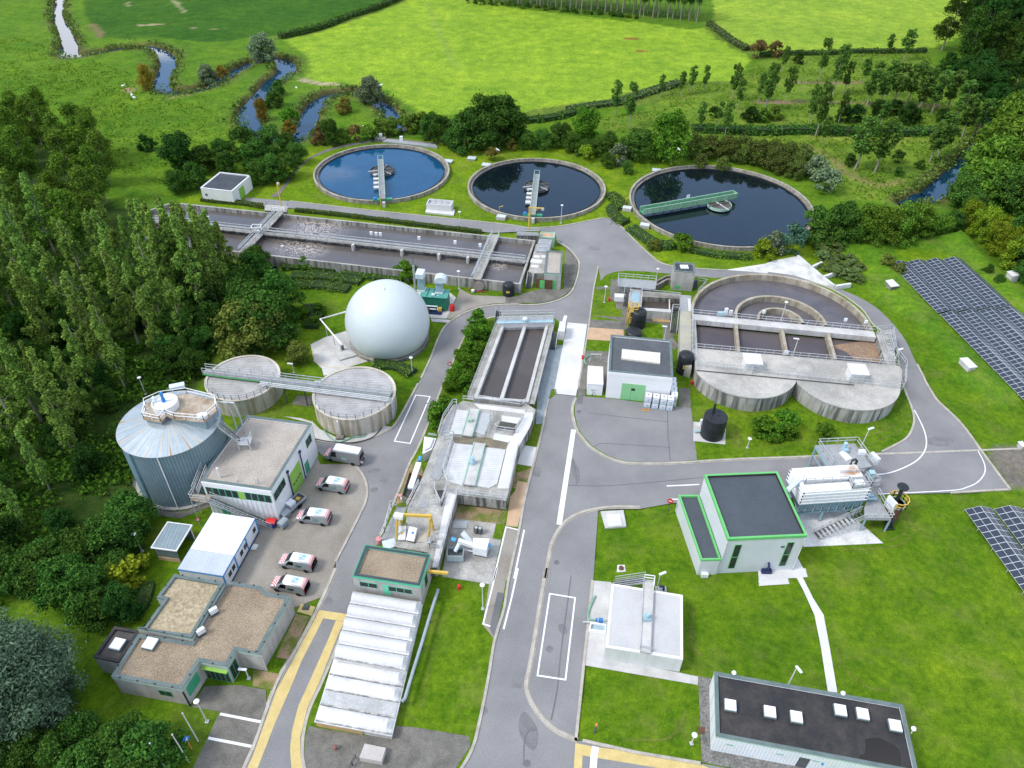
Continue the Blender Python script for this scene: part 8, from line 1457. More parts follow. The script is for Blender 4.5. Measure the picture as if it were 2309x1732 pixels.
def trunk_mesh(h,r,rng,limbs,lo,spread,bend=.3):
    mb=MB();p=[Vector((0,0,-.2))];x=y=0
    for i in range(1,5):x+=rng.uniform(-bend,bend);y+=rng.uniform(-bend,bend);p.append(Vector((x,y,h*i/4)))
    mb.tube(p,r,7,True,r*.18)
    for i in range(limbs):
        f=lo+(.95-lo)*(i+.5)/limbs;k=min(int(f*4),3);a=p[k].lerp(p[k+1],f*4-k);g=rng.uniform(0,6.28);L_=spread*(1.05-f*.6)*rng.uniform(.7,1.1);b=a+Vector((math.cos(g)*L_,math.sin(g)*L_,L_*rng.uniform(.5,1.2)));m_=a.lerp(b,.5)+Vector((0,0,-.1*L_));mb.tube([a,m_,b],r*.42*(1.1-f*.7),5,False,r*.08)
    return mb
PROTO={}
def proto(key,name,cat,leafname,bark,mk,variants=3):
    PROTO[key]=dict(name=name,cat=cat,leaf=leafname,v=[])
    for i in range(variants):
        rng=np.random.default_rng(hash_(key)+i*17);tr,blobs,n,size,long,H=mk(rng);PROTO[key]['v'].append(dict(used=False,H=H))
        t=thing(name,'x',cat,(0,0,0));tr.build('trunk',MAT[bark],t);quads('crown',blobs_leaves(blobs,n,size,rng,.5,long),LEAF[leafname],t);PROTO[key]['v'][i]['root']=t
def hash_(s):return sum(ord(c)*(i+3) for i,c in enumerate(s))
def mk_poplar(rng):
    H=20;bl=[];wd,ex=rng.uniform(2.5,3.7),rng.uniform(.45,.75)
    for i in range(int(rng.uniform(62,88))):
        f=rng.uniform(.20,1.0)**1.1+.02;f=min(f,1);rad=wd*(1-f)**ex*min(1,(f-.12)/.14)*rng.uniform(.15,1.0)*(1 if i % 7 else 1.25);g=rng.uniform(0,6.28);s=rng.uniform(.28,.75)*(1.2-.5*f);bl.append((rad*math.cos(g),rad*math.sin(g),H*f*.97,s,s*rng.uniform(1.2,1.9)))
    return trunk_mesh(H*.97,.24,rng,12,.25,2.6,.35),bl,7500,.27,1.5,H
def mk_young(rng):
    H=14;bl=[]
    for i in range(56):
        f=rng.uniform(.34,1.0);rad=1.9*math.sin(math.pi*min(max((f-.26)/.84,0),1))**.8*rng.uniform(.1,1.0);g=rng.uniform(0,6.28);s=rng.uniform(.4,.75)*(1.1-.4*f);bl.append((rad*math.cos(g),rad*math.sin(g),H*f*.97,s,s*1.5))
    return trunk_mesh(H*.97,.17,rng,8,.4,1.8,.3),bl,3600,.30,1.4,H
def mk_round(H,R,nb,n,size,low=.12,trunk_r=.2,long=1.35):
    def f_(rng):
        bl=[]
        for i in range(nb):
            u=rng.uniform(low,1);g=rng.uniform(0,6.28);rad=R*(1-abs(u-.42)**1.7*1.9)*rng.uniform(.35,.95);rad=max(rad,.1);s=R*rng.choice((.12,.17,.24,.34));bl.append((rad*math.cos(g),rad*math.sin(g),max(H*u-s*.5,s*.5),s,s*rng.uniform(.7,1.0)))
        return trunk_mesh(H*.7,trunk_r,rng,5,.3,R*.7,.15),bl,n,size,long,H
    return f_
def mk_grove(rng):
    H=20;bl=[]
    for i in range(40):
        u=rng.uniform(.42,1);g=rng.uniform(0,6.28);rad=3.2*math.sin(math.pi*min((u-.25)/.8,1))**.7*rng.uniform(.2,1);s=rng.uniform(.7,1.3);bl.append((rad*math.cos(g),rad*math.sin(g),H*u-s*.6,s,s*1.2))
    return trunk_mesh(H*.92,.30,rng,8,.45,2.6,.3),bl,5000,.36,1.35,H
def mk_tall(rng):
    H=20;bl=[]
    for i in range(60):
        u=rng.uniform(.24,1);g=rng.uniform(0,6.28);rad=4.2*math.sin(math.pi*min((u-.1)/.95,1))**.7*rng.uniform(.2,1);s=rng.uniform(.8,1.6);bl.append((rad*math.cos(g),rad*math.sin(g),H*u-s*.6,s,s*1.1))
    return trunk_mesh(H*.92,.26,rng,10,.3,3.2,.3),bl,7500,.36,1.35,H
proto('poplar','poplar_tree','tree','poplar','bark',mk_poplar,4);proto('young','young_poplar','tree','young','bark',mk_young,4);proto('tall','forest_tree','tree','dark','bark',mk_tall,3)
proto('grove','forest_tree','tree','midd','bark',mk_grove,3);proto('bigwillow','willow_tree','tree','bluewillow','bark_dark',mk_round(13.5,8,170,52000,.21,.06,.4,2.2),1)
proto('broad','broadleaf_tree','tree','broad','bark_dark',mk_round(10,5,60,9500,.33),3);proto('bush','bush','bush','mid','bark_dark',mk_round(3,1.9,30,2800,.20,.1,.07),3);proto('willow','willow_tree','tree','willow','bark_dark',mk_round(9,5.2,80,9500,.33,.12,.25,2.4),2)
NVEG=[0]
def plant(key,x,y,h,label,group=None,leaf=None,wide=1.0,z=0.0):
    P_=PROTO[key];NVEG[0]+=1;i=NVEG[0] % len(P_['v']);v=P_['v'][i];s=h/v['H'];rz=(NVEG[0]*2.399) % 6.283;sc=(s*wide,s*wide,s)
    if not v['used'] and not leaf:v['used']=True;r=v['root'];r.location=(x,y,z);r.rotation_euler=(0,0,rz);r.scale=sc;r['label']=label
    else:r=dup(v['root'],(x,y,z),rz,sc,label)
    if group:r['group']=group
    elif 'group' in r:del r['group']
    if leaf:
        for c in r.children:
            if c.name.startswith('crown'):c.material_slots[0].link='OBJECT';c.material_slots[0].material=LEAF[leaf]
    return r
def plants(key,R,lst,label,group,leaf=None,wide=1.0):
    for q in lst:
        p=T(R,q[0],q[1]);plant(key,p.x,p.y,q[2],label,group,leaf,q[3] if len(q)>3 else wide)
GRP={}
def scatter(key,poly,n,hmin,hmax,label,group,leaf=None,mind=3.0,seed=1,wide=1.0,avoid=()):
    rng=np.random.default_rng(seed);P_=[v2(q) for q in poly];xs=[p.x for p in P_];ys=[p.y for p in P_];got=list(avoid);k=0;tries=0
    while k<n and tries<n*60:
        tries+=1;x,y=rng.uniform(min(xs),max(xs)),rng.uniform(min(ys),max(ys))
        if not inpoly(np.array([x]),np.array([y]),P_)[0]:continue
        if any((x-a)**2+(y-b)**2<mind*mind for a,b in got):continue
        got.append((x,y));k+=1;plant(key,x,y,rng.uniform(hmin,hmax),label,group,leaf[k % len(leaf)] if isinstance(leaf,(list,tuple)) else leaf,wide)
    return got
# left poplar plantation
seen=[]
for R,x,y,tx,ty in ((4,895,1580,610,660),(4,1045,1655,860,920),(4,1360,1420,1185,800),(4,1690,1050,1560,150),(4,1840,1005,1720,120),(4,1165,1300,920,470),(4,1410,900,1280,260),(4,1200,800,1070,180),(8,425,925,300,300),(8,655,690,480,60),(8,755,375,520,-330),(8,195,1200,100,640),(8,20,70,-60,-600),(8,400,130,330,-420)):
    p=T(R,x,y);seen.append((p.x,p.y));plant('poplar',p.x,p.y,min(height(p,R,tx,ty),22),'slim pale trunked poplar of the plantation behind the corrugated silo','poplars in the plantation behind the silo',None,.95)
plants('poplar',4,[(1600,960,22),(1720,940,21.5),(1880,960,20),(1500,1000,21),(1790,880,20),(1960,900,17),(1450,900,21),(1560,860,21),(1660,850,20),(1380,830,20),(1300,780,19),(1880,840,18)],'tall fresh poplar rising in front of the near end of the long basin','poplars in front of the long basin',None,1.05)
scatter('poplar',[(-70,60),(-60,104),(-56,124),(-70,130),(-88,133),(-112,150),(-120,140),(-100,105),(-84,80)],52,14,21,'slim pale trunked poplar of the plantation behind the corrugated silo','poplars in the plantation behind the silo',None,3.9,3,1.05,seen)
scatter('tall',[(-150,215),(-112,198),(-96,160),(-88,138),(-112,132),(-160,190)],34,12,16,'bushy yellow green tree at the far end of the plantation, before the open marsh','yellow green trees at the far end of the plantation',['oliveg','oliveg2'],4.2,5,1.1)
# understorey
scatter('broad',[(-66,56),(-57,70),(-58,100),(-52,112),(-58,120),(-75,118),(-95,115),(-82,80)],26,4,7,'dark rounded bush in the understorey of the poplar plantation','bushes under the poplars',['broad','dark','midd'],4.5,8,.9)
plants('broad',4,[(1980,950,9),(2120,760,7),(1560,1250,7),(1690,1190,6),(1480,1480,6),(1730,1330,5),(1620,1520,5)],'dense dark bush at the plantation edge near the long basin','bushes at the plantation edge','broad')
plants('broad',5,[(110,1260,11,1.15),(230,1080,10),(10,1130,10),(-60,960,9),(60,820,8),(60,690,6.5)],'broad dark green tree in the clump beside the white membrane ball','trees beside the membrane ball');plants('broad',5,[(390,1430,4.6)],'small brownish green tree at the edge of the ball pad',None,'olive');plants('broad',4,[(2110,1330,10,1.2)],'large brownish green tree behind the covered round tanks',None,'olive');plants('bush',5,[(430,640,2.5),(420,1060,2.4),(520,1120,2.0),(560,1020,2.2),(1300,760,4.0),(1260,700,3.4)],'green bush below the long basin wall','bushes below the long basin')
plants('broad',8,[(1140,1240,7),(960,1480,7.5),(780,1520,7),(620,1560,6.5),(1010,1640,5,1),(420,1600,6)],'dark green tree at the wood edge below the corrugated silo','trees at the wood edge below the silo','broad');plants('bush',12,[(1060,120,4.4,1.2)],'bright yellow green bush behind the brown gravel roofs',None,'yellow');plants('broad',12,[(1060,400,6,.8)],'dark bush between the yellow green bush and the office annex',None,'dark');plants('broad',12,[(760,330,7),(600,240,7),(420,160,7),(250,170,6),(870,420,5.5),(80,120,7)],'dark green tree between the large grey willow and the silo','trees between willow and silo','broad')
plants('bigwillow',12,[(270,1190,13,.86)],'large grey green willow in the lower corner beside the office',None,'bluewillow');plants('bigwillow',12,[(20,1000,11.5,.9)],'grey green willow half out of the picture behind the large one',None,'bluewillow');plants('broad',12,[(720,1420,4.5),(1100,1560,6),(1290,1640,6.5,1.1),(900,1640,5),(560,1620,5),(300,1560,5),(1010,1480,4),(80,1640,5),(1180,1740,6),(800,1760,6)],'dark green bush in the thicket by the flag poles','bushes by the flag poles','broad')
# clarifier belt
plants('broad',1,[(1780,1240,11),(1560,1190,8),(1660,1240,6),(1900,1210,13.5),(2060,1200,14),(1960,1245,8)],'tall dark green tree in the clump behind the two smaller clarifiers','dark trees behind the smaller clarifiers','broad');plants('broad',2,[(60,1140,9)],'dark green tree at the clump end behind the middle clarifier',None,'broad')
plants('broad',2,[(1340,1345,14,.85)],'tall fresh green tree behind the largest clarifier',None,'mid');plants('broad',2,[(655,1165,10,.9)],'round fresh green tree between middle and largest clarifier, before the meadow',None,'mid');plants('bush',2,[(940,1350,5,1.1)],'pale grey green bush in front of the tall fresh green tree',None,'willow')
plants('broad',2,[(1110,1330,8.5),(300,1240,6),(430,1210,6.5),(180,1235,5),(560,1260,5.5),(760,1290,5),(860,1240,5),(1000,1290,5.5),(640,1290,4.5),(840,1390,4),(1010,1440,3.6),(480,1170,5),(1080,1240,6)],'mixed green bush of the thicket between middle and largest clarifier','thicket between the clarifiers','midd');plants('bush',2,[(670,1330,4,1.1)],'yellow green bush in the thicket right behind the middle clarifier',None,'yellow2')
plants('broad',2,[(1560,1310,6.5),(1690,1310,6.5),(1830,1330,7),(1960,1345,7),(2090,1370,7),(2190,1400,6.5),(1620,1400,4),(1800,1420,4)],'dense olive green bush of the tall hedge behind the largest clarifier','tall hedge behind the largest clarifier','olivehedge',1.0);plants('broad',3,[(110,1350,6.5),(240,1370,6.5),(350,1400,6.5),(180,1440,5),(300,1480,5)],'dense olive green bush of the tall hedge behind the largest clarifier','tall hedge behind the largest clarifier','olivehedge');plants('bush',3,[(470,1480,6,1.1),(540,1590,6,1.1)],'silvery bush at the end of the tall hedge by the largest clarifier','silvery bushes by the largest clarifier','willow')
plants('broad',7,[(640,420,9.5,.95)],'dark green round tree at the rim of the largest clarifier',None,'broad');plants('broad',7,[(860,425,9),(1000,430,9),(1140,415,9),(1270,395,8.5),(780,440,6),(930,460,5),(1380,380,6),(1500,370,5.5)],'yellow green tree in the row between clarifier and solar arrays','yellow green tree row by the solar arrays','oliveg');plants('bush',7,[(560,440,5),(470,430,5.5),(460,300,5),(650,470,4.2),(500,470,4)],'grey green bush squeezed beside the largest clarifier','bushes beside the largest clarifier','midd')
plants('bush',7,[(275,515,6.6,.85)],'dark blue green bush standing alone at the front rim of the largest clarifier',None,'bluegreen');plants('bush',7,[(110,510,5,.9)],'pale topped bush next to the dark blue green one',None,'willow');plants('bush',7,[(35,545,4.0,1.1)],'yellow green bush left of the pale topped one',None,'yellow2');plants('bush','c3',[(648,1125,3.9,1.1)],'neat round green bush on its own in front of the largest clarifier',None,'mid');plants('bush','c3',[(365,1110,2.0,1.5)],'low olive cushion bush beside the neat round bush',None,'olive')
for pts,n in (([(450,500),(620,480),(760,560),(860,640),(930,730),(820,760),(640,740),(520,620)],16),):scatter('bush',TT(7,pts),n,1.2,2.2,'low feathery bush of the scrub behind the material bays','scrub behind the material bays','willowg',1.8,21,1.35)
plants('bush',7,[(1060,640,3,1),(1160,690,2.6)],'dry olive reeds beside the upper solar block','dry reeds by the solar block','olive')
plants('bush','B',[(760,1610,3.4,1.2),(960,1560,3.4,1.15),(860,1650,2.8,1.1),(1000,1640,2.6)],'rounded green bush of the group at the foot of the lobed deck','bushes at the foot of the lobed deck','mid');plants('bush','B',[(1340,1640,2.6,1.1)],'single small green bush between bush group and lawn lamp',None,'mid')
plants('bush',5,[(1870,1130,3.6),(1900,1230,3.2),(1820,1260,3.4),(1800,1370,3.2),(1880,1370,3),(1740,1440,3),(1800,1490,3.2),(1700,1560,3),(1770,1610,3),(1650,1640,2.6)],'fresh green shrub of the planted strip beside the twin channels','planted strip beside the twin channels','mid');plants('bush',9,[(1680,40,3.2),(1640,90,2.4),(1760,60,3)],'fresh green shrub of the planted strip beside the twin channels','planted strip beside the twin channels','mid');plants('bush',9,[(1545,330,3.6,1.1),(1600,260,3.2)],'round green bush beside the upper corner of the grit chamber','bushes at the grit chamber corner','mid')
# river side
plants('willow',1,[(100,505,8.8,1.0)],'silver willow on the river bend below the crop field',None,'willow');plants('willow',1,[(985,855,7.6,.95)],'round silver willow by the last river bend',None,'willow');plants('broad',0,[(1235,745,8.5,.6)],'orange yellow tree leaning over the river',None,'autumn');plants('willow',0,[(1735,685,5.5)],'small grey green willow on the middle river bank',None,'willow');plants('bush',0,[(1850,640,3.8)],'small orange brown bush on the middle river bank',None,'autumn')
plants('broad',1,[(85,1000,7,.6)],'slim yellow orange tree on the near river bank',None,'autumn');plants('bush',1,[(215,790,4.4),(185,890,5)],'dark bush on the tongue of land between two river arms','dark bushes between the river arms','broad');plants('bush',1,[(320,1050,5.2,1.1)],'green bush above the small orange one on the river tongue',None,'mid');plants('bush',1,[(305,1120,3.8)],'small orange bush on the river tongue',None,'autumn');plants('bush',1,[(770,935,4.6)],'orange green bush inside the last river bend',None,'autumn2')
plants('broad',0,[(1530,1420,10.5,.95)],'very dark round tree beside the white block house',None,'dark');plants('bush',0,[(1230,1250,4.2)],'small dark bush alone at the marsh edge',None,'dark');plants('broad',0,[(1720,1420,7),(1850,1330,6),(1640,1560,6.5),(1900,1440,6),(1480,1600,6),(2060,1330,9),(2160,1400,8)],'dark green bush of the thicket around the white block house','thicket around the block house','broad');plants('broad',1,[(60,1530,6.5),(190,1500,7),(290,1480,6.5),(370,1360,6),(180,1290,8.5),(300,1250,5)],'green bush of the thicket between block house and river','thicket beside the block house','midd');plants('broad',1,[(660,1200,7.5,.8),(1480,1140,7)],'dark green bush behind the path of the deep blue clarifier','dark bushes behind the clarifier path','broad');plants('bush',1,[(560,1200,3.6),(860,1170,4.4),(560,1150,3.4)],'reddish bush behind the path of the deep blue clarifier','reddish bushes behind the clarifier path','russet');plants('bush',1,[(760,1180,4),(960,1170,4.4),(1060,1140,5),(1150,1110,4.6),(1250,1100,4.6),(1350,1090,5),(1420,1080,5)],'yellow green bush of the hedge behind the deep blue clarifier','hedge behind the deep blue clarifier','oliveg2');plants('bush',1,[(1990,1330,3.4),(2150,1240,3)],'brownish bush between the two smaller clarifiers','brownish bushes between clarifiers','autumn2')
# young poplars in the right hand plantation
YP={2:[(910,965,950,665),(1027,1060,1050,680),(1290,800,1290,610),(1455,795,1490,590),(1535,775,1575,540),(1645,765,1675,540),(1880,835,1930,520),(1925,915,1940,640),(1610,1100,1640,840),(1770,1040,1800,840),(1822,1130,1870,840),(2100,850,2140,600),(2155,920,2190,540)],3:[(55,920,140,520),(228,855,290,540),(415,1050,480,700),(475,1135,570,620),(505,670,580,310),(530,1215,590,960),(625,790,700,350),(665,1035,730,740),(705,790,760,500),(905,875,960,560),(1010,870,1050,600),(1065,800,1110,480),(1133,870,1180,500),(1330,930,1390,620),(1355,885,1420,540),(1443,945,1520,560),(800,1415,930,960),(968,1435,1090,970),(1425,1350,1500,1000),(1495,1300,1580,900),(1645,1030,1730,640),(1695,1140,1800,760),(1825,1105,1900,800),(1565,920,1640,560),(1230,870,1270,500),(1020,1030,1070,850),(200,600,240,380),(870,690,930,480),(960,760,1000,500),(1080,440,1110,290),(1210,500,1260,230),(1330,700,1380,500)]}
for R,l in YP.items():
    for x,y,tx,ty in l:p=T(R,x,y);plant('young',p.x,p.y,min(max(height(p,R,tx,ty),7),16),'young poplar with a thin pale trunk in the grass plantation near the stream','young poplars near the stream',None,1.7 if R==3 and x>750 else 1.15)
plants('bush',2,[(2030,1010,4.5,1.1),(1730,980,3.4)],'dark bush among the young poplars','dark bushes among the young poplars','dark');plants('broad',3,[(700,1010,5),(800,1010,5.2),(980,970,5.5),(1220,1020,6),(1120,960,5),(1290,1020,4.6),(330,530,4),(1520,1020,4.6),(1720,1040,4.6)],'dark bush among the young poplars','dark bushes among the young poplars','dark');plants('bush',3,[(40,1010,4.2),(130,990,4)],'yellow olive bush among the young poplars','olive bushes among the young poplars','oliveg2');plants('bush',2,[(2090,480,6)],'reddish green bush at the corner of the far meadow',None,'russet');plants('bush',3,[(140,460,5,1.2)],'greyish brown bush at the corner of the far meadow',None,'russet');plants('bush',3,[(760,1370,3),(1150,1350,3.4),(1340,1400,2.4),(1160,1460,2.4)],'small dark shrub under the young poplars near the stream','small shrubs near the stream','broad')
# right hand wood
scatter('tall',TT(3,[(1500,560),(1440,420),(1560,250),(1700,180),(2300,150),(2700,500),(2500,900),(2150,800),(1900,620),(1700,620)]),40,18,23,'tall dark tree of the wood beyond the young poplars','wood beyond the young poplars',['dark','darkg'],5.5,31,1.1);scatter('broad',TT(3,[(1500,600),(1700,640),(1900,660),(2150,830),(2500,950),(2300,1100),(2050,1000),(1850,900)]),14,7,11,'dark rounded tree at the foot of the tall wood','trees at the foot of the wood','dark',5,32);scatter('tall',TT(3,[(1980,1050),(2200,1000),(2600,1000),(2700,1500),(2300,1900),(2120,1560)]),16,11,16,'mid green tree on the far bank of the stream','trees on the far stream bank',['midd','darkg'],5.5,33,1.2)
plants('willow',3,[(1810,1700,11,1.0),(1880,1560,13,.95),(1950,1400,14,.9),(1990,1250,13,.9),(2060,1120,12,.9)],'grey green willow leaning over the stream','willows over the stream','oliveg');plants('broad',7,[(1660,120,9),(1800,80,10),(1950,150,11),(2120,180,11),(2260,120,11),(1760,200,6)],'dark green tree across the stream beyond the solar arrays','trees beyond the solar arrays','midd');plants('broad',7,[(1730,300,7),(1850,400,8),(1950,480,8),(2040,560,8),(2130,640,8)],'bright yellow green tree in the boundary row beside the upper solar block','bright boundary row by the solar arrays','yellow2',.85);plants('broad',7,[(2110,520,9),(2200,600,9),(2250,700,8),(1600,330,5),(2200,760,5),(1900,700,2.5),(1990,780,2.5)],'dark green tree in the boundary row beside the upper solar block','dark boundary row by the solar arrays','broad')
# wood along the far edge of the meadow
a,b=T(2,-330,20),T(2,1600,195);d=(b-a);nn=Vector((-d.y,d.x,0)).normalized();rng=np.random.default_rng(12)
for row in range(3):
    n=34
    for i in range(n):p=a+d*((i+rng.uniform(.2,.8))/n)+nn*(2+row*6+rng.uniform(-1.5,1.5));plant('grove',p.x,p.y,rng.uniform(16,20),'pale trunked tree of the wood along the far side of the bright meadow','wood along the far meadow',['dark','midd','broad'][i % 3],.75)
for i in range(40):p=a+d*((i+rng.uniform(0,1))/52)+nn*rng.uniform(-3,1);plant('bush',p.x,p.y,rng.uniform(1.0,2.6),'low bush at the foot of the far wood','bushes at the foot of the far wood',['midd','oliveg2','broad'][i % 3],1.2)
# hedges made of leaf mass over a solid core
def hedge(label,pts,w,h,leaf,dens=26,size=.28,name='hedge',cat='hedge',seed=0):
    p=smooth(pts,4);rng=np.random.default_rng(seed+7);t=thing(name,label,cat,(p[len(p)//2].x,p[len(p)//2].y,0));C=[];Nm=[]
    for a,b in zip(p,p[1:]):
        L_=(b-a).length;k=int(L_*dens*(w+h)/2)+1;f=rng.random(k);e=(b-a).normalized();nrm=np.array((-e.y,e.x));th=rng.uniform(-.15,math.pi+.15,k);wob=.82+.3*np.sin(f*L_*1.7+a.x)*rng.random(k);cx_=np.cos(th)*w/2*wob;cz=np.abs(np.sin(th))**.6*h*wob
        base=np.array((a.x,a.y))[None]+f[:,None]*np.array((b.x-a.x,b.y-a.y))[None]+nrm[None]*cx_[:,None];C.append(np.column_stack([base,cz]));Nm.append(np.column_stack([nrm[0]*np.cos(th),nrm[1]*np.cos(th),np.sin(th)+.3]))
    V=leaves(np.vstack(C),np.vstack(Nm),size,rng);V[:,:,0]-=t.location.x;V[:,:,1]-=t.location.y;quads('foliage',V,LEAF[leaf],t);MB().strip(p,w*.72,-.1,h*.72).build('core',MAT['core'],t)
MAT['core']=M('hedge_core_shade',(.020,.045,.010),(.03,.06,.014),2,.95,.2)  # solid filler; shade inside the hedge is put into its dark colour
hedge('long low clipped hedge between the perimeter road and the long basin',TT(5,[(355,170),(700,205),(1100,255),(1500,305),(1900,352)]),1.5,.95,'hedgegreen',60,.2);hedge('short low hedge in front of the white block house',TT(4,[(1680,80),(1850,100),(2000,110),(2200,140)]),2.0,.9,'olive',40,.22)
hedge('rough dark hedge dividing crop field and bright meadow',TT(1,[(225,315),(560,240),(800,150),(940,105),(1100,45),(1230,-8),(1500,-110)]),3.4,2.2,'midd',14,.5);hedge('rough low hedge between the two far meadows',TT(2,[(1690,205),(1780,270),(1900,360),(2010,420)]),3.4,1.8,'willowg',14,.5);hedge('long low hedge at the foot of the far east meadow',TT(3,[(20,470),(280,455),(560,455),(800,440),(1100,440),(1390,435)]),3.2,1.8,'midd',12,.5)
hedge('dark green tall strip of reeds crossing the young poplar plantation',TT(2,[(1545,1090),(1800,1100),(2200,1110)])+TT(3,[(250,1100),(500,1105),(800,1115),(1200,1120),(1640,1110)]),4.6,2.4,'midd',16,.5,'reed_strip','reeds')
hedge('low clipped shrub bed between middle and largest clarifier',TT(6,[(870,40),(950,120),(880,170),(930,240),(1000,280)]),3.6,1.3,'hedgegreen2',26,.3);hedge('low shrub bed along the road in front of the largest clarifier',TT(6,[(1040,320),(1110,370),(1200,430),(1300,470),(1400,460)]),4.0,1.3,'hedgegreen2',26,.3);hedge('clipped hedge under the front rim of the largest clarifier',TT(6,[(1530,500),(1700,535),(1880,555),(2040,560)]),2.6,1.2,'hedgegreen2',30,.28)
hedge('rough strip of tall weeds along the meadow foot',TT(2,[(520,925),(800,880),(950,860),(1200,770),(1450,695)]),5,1.5,'willowg',8,.5);hedge('scrubby hedge between clarifiers and bright meadow',TT(2,[(150,1020),(400,990),(620,930)]),4,1.8,'midd',12,.5)
for k,pts in enumerate(([(250,640),(480,640),(700,660)],[(320,720),(560,720),(800,750),(900,770)],[(360,790),(600,800),(800,830)],[(760,680),(1000,720),(1250,740)])):hedge(('low shrub bed under the long basin wall, nearest the dark vent pipe','low shrub bed in the middle of the bank below the long basin','low shrub bed at the lawn edge below the long basin','low shrub bed on the bank behind the membrane ball')[k],TT(5,pts),3.4,1.0,'hedgegreen2',22,.3)
hedge('low shrub bed between membrane ball and covered tank',TT(5,[(1000,1450),(1200,1470),(1330,1530)]),3.0,.9,'hedgegreen2',24,.3);hedge('low shrub bed beside the overhead gas pipe',TT(5,[(420,1000),(540,1010),(480,1150)]),3.4,1.2,'midd',22,.3);hedge('low clipped hedge behind the office roofs',TT(12,[(1060,400),(1180,330),(1230,200),(1240,140)]),2.2,1.1,'hedgegreen2',30,.25)
# ground cover: brambles under the wood, reeds at the river, rough marsh grass
def cover(name,label,pts,hs,size,leaf,up=.8,seed=0):
    rng=np.random.default_rng(seed);n=len(pts);C=np.column_stack([pts,rng.random(n)*hs]);Nn=rng.normal(0,.6,(n,3));Nn[:,2]=up;o=quads(name,leaves(C,Nn,size,rng,1.6),LEAF[leaf]);o['kind']='stuff';o['label']=label
def rand_in(poly,n,seed):
    rng=np.random.default_rng(seed);P_=[v2(q) for q in poly];xs=[p.x for p in P_];ys=[p.y for p in P_];X=rng.uniform(min(xs),max(xs),n*4);Y=rng.uniform(min(ys),max(ys),n*4);k=inpoly(X,Y,P_);k &= vnoise(X,Y,5,seed+50)+.5*vnoise(X,Y,1.7,seed+51)>-.18;return np.column_stack([X[k],Y[k]])[:n]
cover('undergrowth','brambles and ferns covering the floor of the poplar plantation',rand_in([(-64,52),(-57,66),(-56,74),(-57,90),(-54,104),(-53,120),(-64,128),(-85,135),(-115,160),(-150,210),(-112,200),(-160,200),(-100,95),(-74,55)],42000,41),1.1,.42,'bramble',.9,1)
cover('rough_grass','tall rough grass on the marsh',rand_in([(-150,205),(-90,175),(-72,200),(-85,230),(-130,260),(-190,300),(-260,340),(-270,250)],20000,43),.3,.4,'marshgrass',.8,2)
cover('plantation_grass','tall rough grass between the young poplars',rand_in(Z_PLANT,15000,44),.4,.42,'marshgrass',.9,4)
rp_=[]
rng=np.random.default_rng(9)
for ps,ws in RIVERS:
    for i in range(len(ps)-1):
        d=ps[i+1]-ps[i]
        if d.length<1e-4:continue
        e=d.normalized();nn=Vector((-e.y,e.x));k=int(d.length*26)
        for j in range(k):q=ps[i]+d*rng.random()+nn*((1 if rng.random()<.5 else -1)*(ws[i]+1.1+abs(rng.normal(0,1.5))));rp_.append((q.x,q.y))
rp_=np.array(rp_);keep=vnoise(rp_[:,0],rp_[:,1],4,77)>-.12;rp_=rp_[keep];keep=np.ones(len(rp_),bool)
for ps,ws in RIVERS:keep &= segdist(rp_[:,0],rp_[:,1],ps,ws)>.9
cover('river_reeds','reeds and tall weeds along both banks of the river',rp_[keep],1.0,.55,'reed',.25,3)
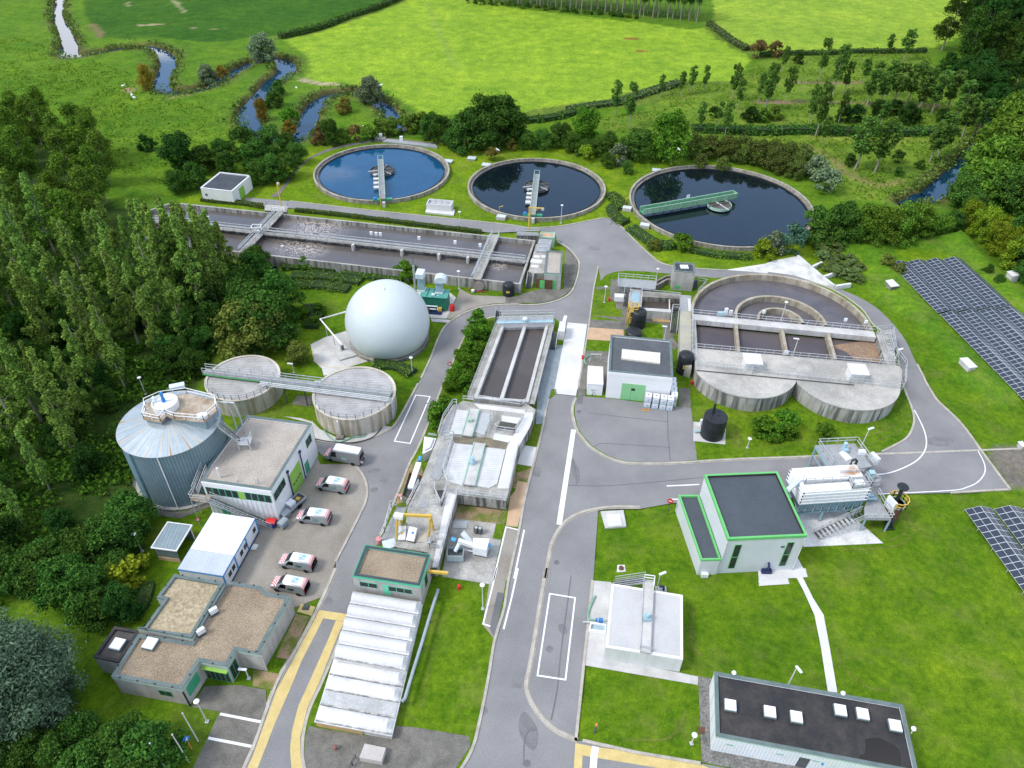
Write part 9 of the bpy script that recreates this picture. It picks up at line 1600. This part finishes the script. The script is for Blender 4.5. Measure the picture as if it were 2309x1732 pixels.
# ------------------------------------------------------------------ birds
def goose(x,y,rot,label):
    t=thing('white_goose',label,'goose',(x,y,0));mb=MB();c,s_=math.cos(rot),math.sin(rot);L2=lambda a,z,b=0:(x+a*c-b*s_,y+a*s_+b*c,z);P_=[(-.75,.62,.03),(-.5,.6,.2),(-.15,.56,.34),(.2,.58,.30),(.42,.72,.15),(.5,.95,.09),(.55,1.15,.09),(.66,1.2,.10),(.8,1.17,.04)];n=10;rings=[]
    for a,z,r in P_:rings.append([L2(a,z+r*math.sin(2*math.pi*j/n),r*math.cos(2*math.pi*j/n)*1.05) for j in range(n)])
    mb.add([v for r in rings for v in r],[(i*n+j,i*n+(j+1) % n,(i+1)*n+(j+1) % n,(i+1)*n+j) for i in range(len(P_)-1) for j in range(n)]+[tuple(range(n-1,-1,-1)),tuple((len(P_)-1)*n+j for j in range(n))])
    for b in (-.1,.1):mb.tube([L2(-.05,.3,b),L2(-.02,.02,b),L2(.1,.01,b)],.03,5)
    mb.build('body',MAT['plastic'],t,True);MB().tube([L2(.78,1.17),L2(.92,1.14)],.045,6).build('beak',MAT['orange'],t)
q=T(0,1030,728);goose(q.x,q.y,.4,'white goose standing alone near the river bend');q=T(0,1100,803);goose(q.x,q.y,2.2,'white goose nearest the river tongue, behind its companion');q=T(0,1118,826);goose(q.x,q.y,3.0,'white goose grazing closest to the plantation')
def gull(R,x,y,z,rot,label):
    q=T(R,x,y,z);t=thing('gull',label,'gull',(q.x,q.y,q.z));c,s_=math.cos(rot),math.sin(rot);L2=lambda a,b,zz:(q.x+a*c-b*s_,q.y+a*s_+b*c,q.z+zz);mb=MB();n=8;P_=[(-.42,.02),(-.25,.08),(0,.12),(.2,.10),(.34,.06),(.42,.015)];mb.add([L2(a,r*math.cos(2*math.pi*j/n),r*math.sin(2*math.pi*j/n)) for a,r in P_ for j in range(n)],[(i*n+j,i*n+(j+1) % n,(i+1)*n+(j+1) % n,(i+1)*n+j) for i in range(5) for j in range(n)])
    for k in (-1,1):W_=[(.12,.05,.03),(.16,.45,.16),(.02,1.0,.05),(-.08,.95,.05),(-.06,.45,.15),(-.14,.05,.03)];mb.add([L2(a,b*k,zz) for a,b,zz in W_]+[L2(a,b*k,zz-.03) for a,b,zz in W_],[(0,1,4,5),(1,2,3,4),(11,10,7,6),(10,9,8,7),(0,6,7,1),(1,7,8,2),(3,9,10,4),(4,10,11,5)])
    mb.build('body',MAT['white'],t,True)
gull(1,360,728,10,.3,'white gull flying over the river tongue');gull(1,1065,705,14,-.6,'white gull flying past the round silver willow');gull(1,2035,1245,12,.5,'white gull flying over the brownish bush between clarifiers');gull(2,1440,1240,8,.2,'white gull flying before the tall fresh green tree')
for k_ in PROTO.values():
    for v_ in k_['v']:
        if not v_['used']:
            for c_ in list(v_['root'].children):bpy.data.objects.remove(c_)
            bpy.data.objects.remove(v_['root'])
